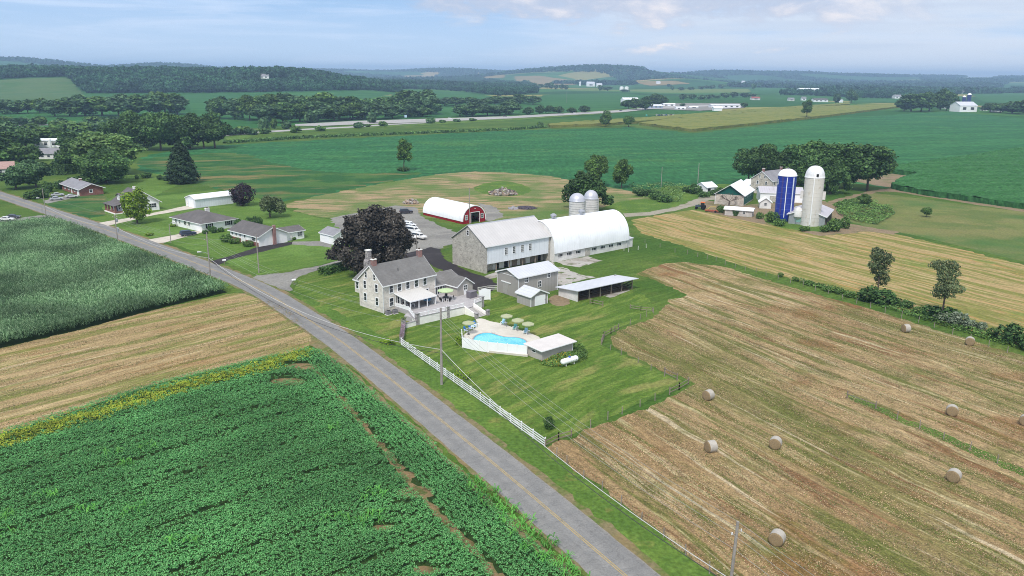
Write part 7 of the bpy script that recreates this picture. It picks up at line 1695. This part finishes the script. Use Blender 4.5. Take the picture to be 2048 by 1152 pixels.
def silo(px, r_px, cyl_row, top_row, label, wallm, domem, blue):
    p = at(*px); r = r_px * mpp(p.x, p.y); p = p + Vector((p.x, p.y, 0)).normalized() * r; zc = zat(p.x, p.y - r, cyl_row); zt = zat(p.x, p.y, top_row); a0 = math.atan2(-p.y, -p.x)
    t = thing('tower_silo', label, 'silo', p, a0); MB().lathe([(r, -.3), (r, zc)], 36).build('silo_wall', wallm, t, smooth=True)
    hd = max(zt - zc, 1.0); MB().lathe([(r + .12, zc - .06), (r + .12, zc + .1)] + [(r * math.cos(a) ** (.9 if blue else .8) + .02, zc + .1 + hd * math.sin(a) ** (1.15 if blue else 1)) for a in np.linspace(.03, PI / 2, 10)], 36).build('dome', domem, t, smooth=True)
    if blue:
        hb = MB()
        for zz in np.linspace(2.2, zc - .1, 8): hb.lathe([(r + .01, zz), (r + .05, zz + .02), (r + .05, zz + .08), (r + .01, zz + .1)], 36)
        hb.build('bands', plain('pale_band', S(84, 104, 180), .5), t)
        for ang, w_, nm, m in ((.02, .28, 'white_pipe', TRIM), (.74, .42, 'white_strip', plain('strip_white', S(206, 214, 228), .5))):
            c, s_ = math.cos(ang), math.sin(ang); MB().path([((r + .1) * c, (r + .1) * s_, 1.4), ((r + .1) * c, (r + .1) * s_, zc - .4)], w_ / 2, 6).build(nm, m, t)
        ld = MB(); ang = -.42
        for d_ in (-.05, .05): c, s_ = math.cos(ang + d_), math.sin(ang + d_); ld.path([((r + .18) * c, (r + .18) * s_, 1), ((r + .18) * c, (r + .18) * s_, zc)], .03, 4)
        for zz in np.arange(1.2, zc, .5): ld.path([((r + .18) * math.cos(ang - .05), (r + .18) * math.sin(ang - .05), zz), ((r + .18) * math.cos(ang + .05), (r + .18) * math.sin(ang + .05), zz)], .025, 4)
        ld.build('ladder', plain('rusty_ladder', S(120, 90, 90), .7), t)
        em = MB(); ang = -1.15; n = 14
        for i in range(n):
            a1, a2 = 2 * PI * i / n, 2 * PI * (i + 1) / n
            q = [(ang + .17 * k2 * math.cos(a), zc - 2.2 + 1.0 * k2 * math.sin(a)) for k2, a in ((1, a1), (1, a2), (.62, a2), (.62, a1))]; em.face([((r + .06) * math.cos(g_), (r + .06) * math.sin(g_), zz) for g_, zz in q])
        q = [(ang - .05, zc - 2.35), (ang + .05, zc - 2.35), (ang + .05, zc - 2.05), (ang - .05, zc - 2.05)]; em.face([((r + .06) * math.cos(g_), (r + .06) * math.sin(g_), zz) for g_, zz in q]); em.build('emblem', TRIM, t)
        MB().tube((0, 0, zt - .2), (0, 0, zt + .5), .25, n=10).build('top_hatch', GREYM, t)
    else:
        MB().path([((r + .12), 0, .6), ((r + .12), 0, zc - .1)], .19, 6).build('white_pipe', TRIM, t)
        c, s_ = math.cos(.3), math.sin(.3); MB().box((r * .9) * c - .3, (r * .9) * s_ - .35, zc + .5, (r * 1.0) * c + .12, (r * .9) * s_ + .35, zc + 1.4).build('dome_door', DARK, t)
        for sg in (-1, 1): MB().box(-.5, sg * (r + .35) - .5, zc * .55, .5, sg * (r + .35) + .5, zc * .55 + 2.6).build('side_chute', STAVE, t)
    return t
far_farm()
BLUEM = plain('silo_blue', S(28, 52, 150), .35, .08, .5, spec=.5); CREAM = ribmat('silo_cast', S(206, 202, 196), 'z', 1.4, .85, (S(176, 160, 136), .7), amp=.03)
silo((1566, 443), 18.0, 353, 338, 'tall blue silo with white dome at the neighbouring farm', BLUEM, WHITE, True)
silo((1619, 453), 18.6, 357, 332, 'tall pale concrete silo with rounded white dome at the neighbouring farm', CREAM, plain('dome_white', S(220, 220, 222), .5), False)
def feed_bin():
    p = at(*Z4((915, 632))[0]); t = thing('feed_bin', 'white ribbed feed bin on legs between the two tall silos', 'bin', p, 0)
    MB().lathe([(.3, 1.2), (1.5, 2.6), (1.5, 4.6), (1.1, 5.3), (.3, 5.8), (0, 5.82)], 16).build('hopper', WHITEW, t, smooth=True)
    for a in (.8, 2.4, 3.9, 5.5): MB().tube((1.3 * math.cos(a), 1.3 * math.sin(a), 0), (1.4 * math.cos(a), 1.4 * math.sin(a), 3), .08, n=6).build('leg', GREYM, t)
feed_bin()
def tractor():
    p = at(*Z4((90, 505))[0]); t = thing('tractor', 'blue-grey tractor with orange cab roof parked by the farm lane', 'tractor', p, R(160)); bl = plain('tractor_paint', S(70, 84, 96), .5); orr = plain('orange_paint', S(220, 104, 40), .5)
    MB().prism([(0, .8), (1.9, .8), (1.95, 1.5), (0, 1.6)], -.4, .4, 'y').build('hood', bl, t); MB().prism([(-1.5, 1.0), (0, 1.0), (-.1, 2.5), (-1.3, 2.5)], -.7, .7, 'y').build('cab', GLASS, t); MB().box(-1.5, -.8, 2.503, 0.1, .8, 2.7).build('cab_roof', orr, t)
    for x, r_, w_ in ((-1.0, .85, .45), (1.5, .5, .3)):
        for s in (-1, 1):
            w = MB().lathe([(r_ * .5, -w_ / 2), (r_, -w_ / 2), (r_, w_ / 2), (r_ * .5, w_ / 2)], 18); w.v = [(x + a, s * .95 + zz, r_ + b_) for a, b_, zz in w.v]; wo = w.build('wheel', RUB, t); MB().tube((x, s * (.95 - .0) - .12, r_), (x, s * .95 + .12, r_), r_ * .5, n=14).build('rim', plain('yellow_rim', S(206, 186, 90), .5), wo)
    p = at(*Z4((185, 530))[0]); u = thing('hay_mower', 'rusty orange mowing implement with yellow frame behind the tractor', 'implement', p, R(160)); MB().box(-2.4, -.8, .4, 2.4, .8, .75).build('deck', plain('rust_red', S(150, 78, 58), .8, .2), u); MB().path([(-1.6, -.6, .75), (-1.2, -.2, 2.0), (.6, .2, 1.9), (1.8, .4, .8)], .08, 6).build('frame', plain('yellow_frame', S(206, 186, 60), .6), u)
    for s in (-1, 1): w = MB().tube((-1.4, s * .9 - .1, .4), (-1.4, s * .9 + .1, .4), .4, n=14); w.build('wheel', RUB, u)
tractor()
def bare_tree():
    p = at(*Z4((330, 480))[0]); t = thing('dead_tree', 'bare dead tree with dark spreading branches against the stone barn wall', 'tree', p, 0); rg = random.Random(9); b = MB(); b.path([(0, 0, -.1), (.1, 0, 1.2), (0, 0, 2.2)], [.3, .24, .18], 8); b.build('trunk', WOODD, t); br = MB()
    def grow(a, d, L, r, n):
        e = a + d * L; br.path([a, a.lerp(e, .5) + Vector((rg.gauss(0, .1), rg.gauss(0, .1), rg.gauss(0, .1))), e], [r, r * .8, r * .55], 5)
        if n:
            for _ in range(3): dd = (d + Vector((rg.gauss(0, .55), rg.gauss(0, .4), rg.gauss(.05, .4)))).normalized(); grow(e, dd, L * .68, r * .58, n - 1)
    for k_ in range(6): a = -.3 + k_ * .75; grow(Vector((0, 0, 1.6 + .1 * k_)), Vector((math.cos(a), .3 * math.sin(a), .45)).normalized(), 1.6, .12, 3)
    br.build('branches', WOODD, t)
bare_tree()
# ================================================================ distant buildings
RO = {'w': ROOFG, 'g': SHINL, 'd': SHINB, 'r': plain('red_roof', S(150, 84, 74), .8), 'p': plain('pink_roof', S(170, 140, 132), .8), 's': ROOFW}
WL = {'w': WHITE, 'c': WHITEW, 'b': plain('blue_grey_wall', S(150, 164, 184), .7), 't': TAUPE}
def small(name, x, y, w, h, label, wl='w', rf='w', ang=20, depth=.6, cat=None, group=None, rise=.35, nw=0):
    p = at(x, y); m = mpp(p.x, p.y, p.z); L = w * m; W = L * depth; e = max(h * m * .62, 2.2); r = e + max(h * m * rise, .5)
    o = p + Vector((-L / 2, 0, 0)); b = Bld(name, label, cat or name.split('_')[-1], ang=R(ang), o=(p.x - L / 2 * math.cos(R(ang)), p.y - L / 2 * math.sin(R(ang)), p.z), group=group)
    b.part('wall', MB().prism([(0, -1), (W, -1), (W, e), (W / 2, r), (0, e)], 0, L, 'x'), WL[wl]); sl = (r - e) / (W / 2); o_ = .5
    b.part('roof', MB().prism([(-o_, e - o_ * sl + .02), (W / 2, r + .02), (W + o_, e - o_ * sl + .02), (W + o_, e - o_ * sl + .25), (W / 2, r + .25), (-o_, e - o_ * sl + .25)], -.5, L + .5, 'x'), RO[rf])
    for i in range(nw): b.win('f', L * (i + .6) / (nw + .2), e * .55, L / nw * .4, e * .4, .1)
    return b
for a in [('factory_building', 100, 295, 60, 22, 'long white flat-roofed building among the trees at the left edge', 'w', 's', 8, .5, 'building', None, .12, 4),
    ('house', 98, 318, 36, 18, 'pale house with grey roof and dark porch among the left trees', 'c', 'g', 12, .6, 'house', None, .5, 3), ('house', 10, 350, 34, 22, 'house with pinkish roof at the left edge', 'c', 'p', 30, .7, 'house', None, .5, 2),
    ('farm_building', 1262, 206, 32, 11, 'white-roofed farm building left of the highway farm trees', 'w', 's', 14, .5, 'building', None, .3, 2),
    ('shop_building', 1312, 217, 28, 9, 'low white building with blue front beside the highway trees', 'b', 's', 10, .5, 'building', None, .2, 3), ('shop_building', 1338, 213, 26, 8, 'pale flat building behind the low blue-fronted building', 'w', 's', 10, .5, 'building', None, .15, 2), ('office_building', 1362, 219, 20, 6, 'small white building in the middle of the roadside lots', 'w', 's', 10, .5, 'building', None, .2, 2), ('office_building', 1388, 217, 18, 5, 'low white building right of the middle of the roadside lots', 'w', 's', 10, .5, 'building', None, .2, 1),
    ('warehouse', 1452, 216, 60, 9, 'long low white sales building at the roadside lots', 'w', 's', 6, .3, 'building', None, .1, 5), ('arched_shed', 1436, 222, 17, 9, 'small bright white shed before the long sales building', 'w', 's', 6, .6, 'shed', None, .4, 0),
    ('farm_barn', 1182, 173, 16, 9, 'white far farm barn with two wings near the thin pole', 'w', 'w', 10, .6, 'barn', None, .4, 1), ('farm_house', 1199, 174, 11, 7, 'small white house right of the white far barn', 'w', 'w', 10, .6, 'house', None, .4, 1),
    ('warehouse', 1621, 185, 42, 10, 'large distant pale warehouse on the plain', 'w', 's', 4, .5, 'building', None, .2, 6), ('warehouse', 1658, 184, 26, 8, 'pale distant building right of the large warehouse', 'c', 'w', 4, .5, 'building', None, .25, 3), ('warehouse', 1692, 181, 20, 7, 'distant grey-roofed building beyond the two dark trees', 'c', 'w', 4, .5, 'building', None, .4, 2),
    ('house', 1583, 202, 12, 6, 'low distant house left of the lone tree', 'c', 'g', 8, .6, 'house', None, .4, 1), ('house', 1608, 201, 9, 7, 'small white distant house above the lone tree', 'w', 'g', 8, .6, 'house', None, .4, 1), ('house', 1642, 204, 30, 7, 'long distant white house right of the lone tree', 'w', 'd', 8, .4, 'house', None, .35, 3), ('small_barn', 1680, 205, 12, 6, 'white box-like shed between the two dark trees', 'w', 'w', 6, .6, 'shed', None, .3, 0),
    ('house', 1798, 197, 18, 7, 'distant white house left of the dark farm trees', 'w', 'g', 8, .6, 'house', None, .4, 2), ('house', 1826, 191, 12, 6, 'small distant house above the dark farm trees', 'w', 'g', 8, .6, 'house', None, .4, 1), ('house', 1816, 196, 10, 5, 'tiny distant house behind the dark farm trees', 'c', 'd', 8, .6, 'house', None, .4, 1),
    ('white_barn', 1936, 224, 40, 20, 'white gabled barn of the far farm at the right', 'w', 'w', 12, .7, 'barn', None, .35, 2), ('open_shed', 1905, 217, 34, 11, 'long low pinkish shed left of the far white barn', 'c', 'p', 8, .4, 'shed', None, .2, 3), ('house', 1970, 221, 12, 8, 'small house right of the far white barn', 'c', 'p', 8, .6, 'house', None, .4, 1), ('house', 1995, 224, 18, 6, 'low pale shed among the trees right of the far barn', 'c', 'd', 8, .5, 'shed', None, .3, 1), ('farm_building', 1922, 187, 16, 7, 'distant pale farm building above the far silos', 'c', 'w', 8, .5, 'building', None, .3, 1),
    ('house', 528, 157, 18, 8, 'white house alone in the clearing on the wooded hill', 'w', 'g', 10, .6, 'house', None, .5, 2), ('farm_house', 1317, 168, 8, 5, 'tiny white farmhouse among the tan fields', 'w', 'w', 8, .6, 'house', None, .4, 0), ('farm_house', 1464, 171, 9, 5, 'tiny white distant building left of the far dark trees', 'w', 'w', 8, .6, 'house', None, .3, 0), ('farm_house', 1487, 170, 7, 8, 'tiny tall white distant building near the horizon', 'w', 'w', 8, .6, 'house', None, .4, 0), ('barn', 1512, 200, 17, 6, 'distant building with striped red roof at the line behind the lots', 'c', 'r', 8, .6, 'barn', None, .4, 1)]: small(*a)
def bin_(x, y, w, top, label, m1, m2, name='grain_bin'):
    p = at(x, y); r = w / 2 * mpp(p.x, p.y, p.z); H = zat(p.x, p.y, top) - p.z; t = thing(name, label, 'silo', p, 0); MB().lathe([(r, -.5), (r, H * .85)], 16).build('silo_wall', m1, t, smooth=True); MB().lathe([(r, H * .85), (r * .7, H * .95), (0.02, H)], 16).build('dome', m2, t, smooth=True)
bin_(1926, 212, 7, 191, 'shorter dark blue silo at the far white barn', plain('far_blue', S(44, 56, 110), .5), WHITE, 'tower_silo'); bin_(1936, 210, 8, 186, 'taller dark blue silo at the far white barn', plain('far_blue_b', S(44, 56, 110), .5), WHITE, 'tower_silo')
bin_(1243, 181, 8, 173, 'left white grain bin beyond the highway', WHITE, WHITE); bin_(1253, 181, 8, 173, 'right white grain bin beyond the highway', WHITE, WHITE); bin_(1160, 172, 3.5, 163, 'thin white silo at the far white farm', WHITE, WHITE, 'tower_silo'); bin_(101, 296, 5, 276, 'white chimney-like tank at the white flat-roofed building', WHITE, WHITE, 'water_tank')
def sign(x, y, w, h, zoff, label, col):
    p = at(x, y); m = mpp(p.x, p.y, p.z); t = thing('road_sign', label, 'sign', p, 0)
    MB().box(-w * m / 2, -.1, zoff * m, w * m / 2, .1, (zoff + h) * m).build('sign_board', col, t)
    for s in (-.35, .35): MB().tube((s * w * m, .12, -.3), (s * w * m, .12, (zoff + h) * m * .95), .12, n=6).build('post', GREYM, t)
sign(811.5, 237, 5, 5, 2, 'pale blue highway sign on two posts', plain('sign_blue', S(180, 206, 226), .5))
sign(1293, 233, 3, 3, 1, 'small teal sign at the edge of the yellow corn strip', plain('sign_teal', S(80, 170, 160), .5))
cols = [S(210, 210, 214), S(60, 80, 150), S(90, 90, 96), S(220, 220, 222), S(70, 100, 170), S(200, 196, 190), S(120, 60, 60), S(226, 226, 226)]
for i, c in enumerate(cols): car(f'{ORD[i]} from the left of the machines parked in a row at the corn edge', at(1313 + i * 4.8, 231.5), R(85), c, 'truck' if i % 2 else 'van', 'parked_truck', 'truck', 'vehicles at the corn edge')
for i, (x, y) in enumerate(((900, 238.5), (1010, 234), (1150, 227.5), (1242, 222.5))): car(f'{ORD[i]} from the left of the tiny cars on the distant highway', at(x, y), R(8), S(226, 226, 226) if i % 2 == 0 else S(90, 92, 98), 'suv', group='cars on the highway')
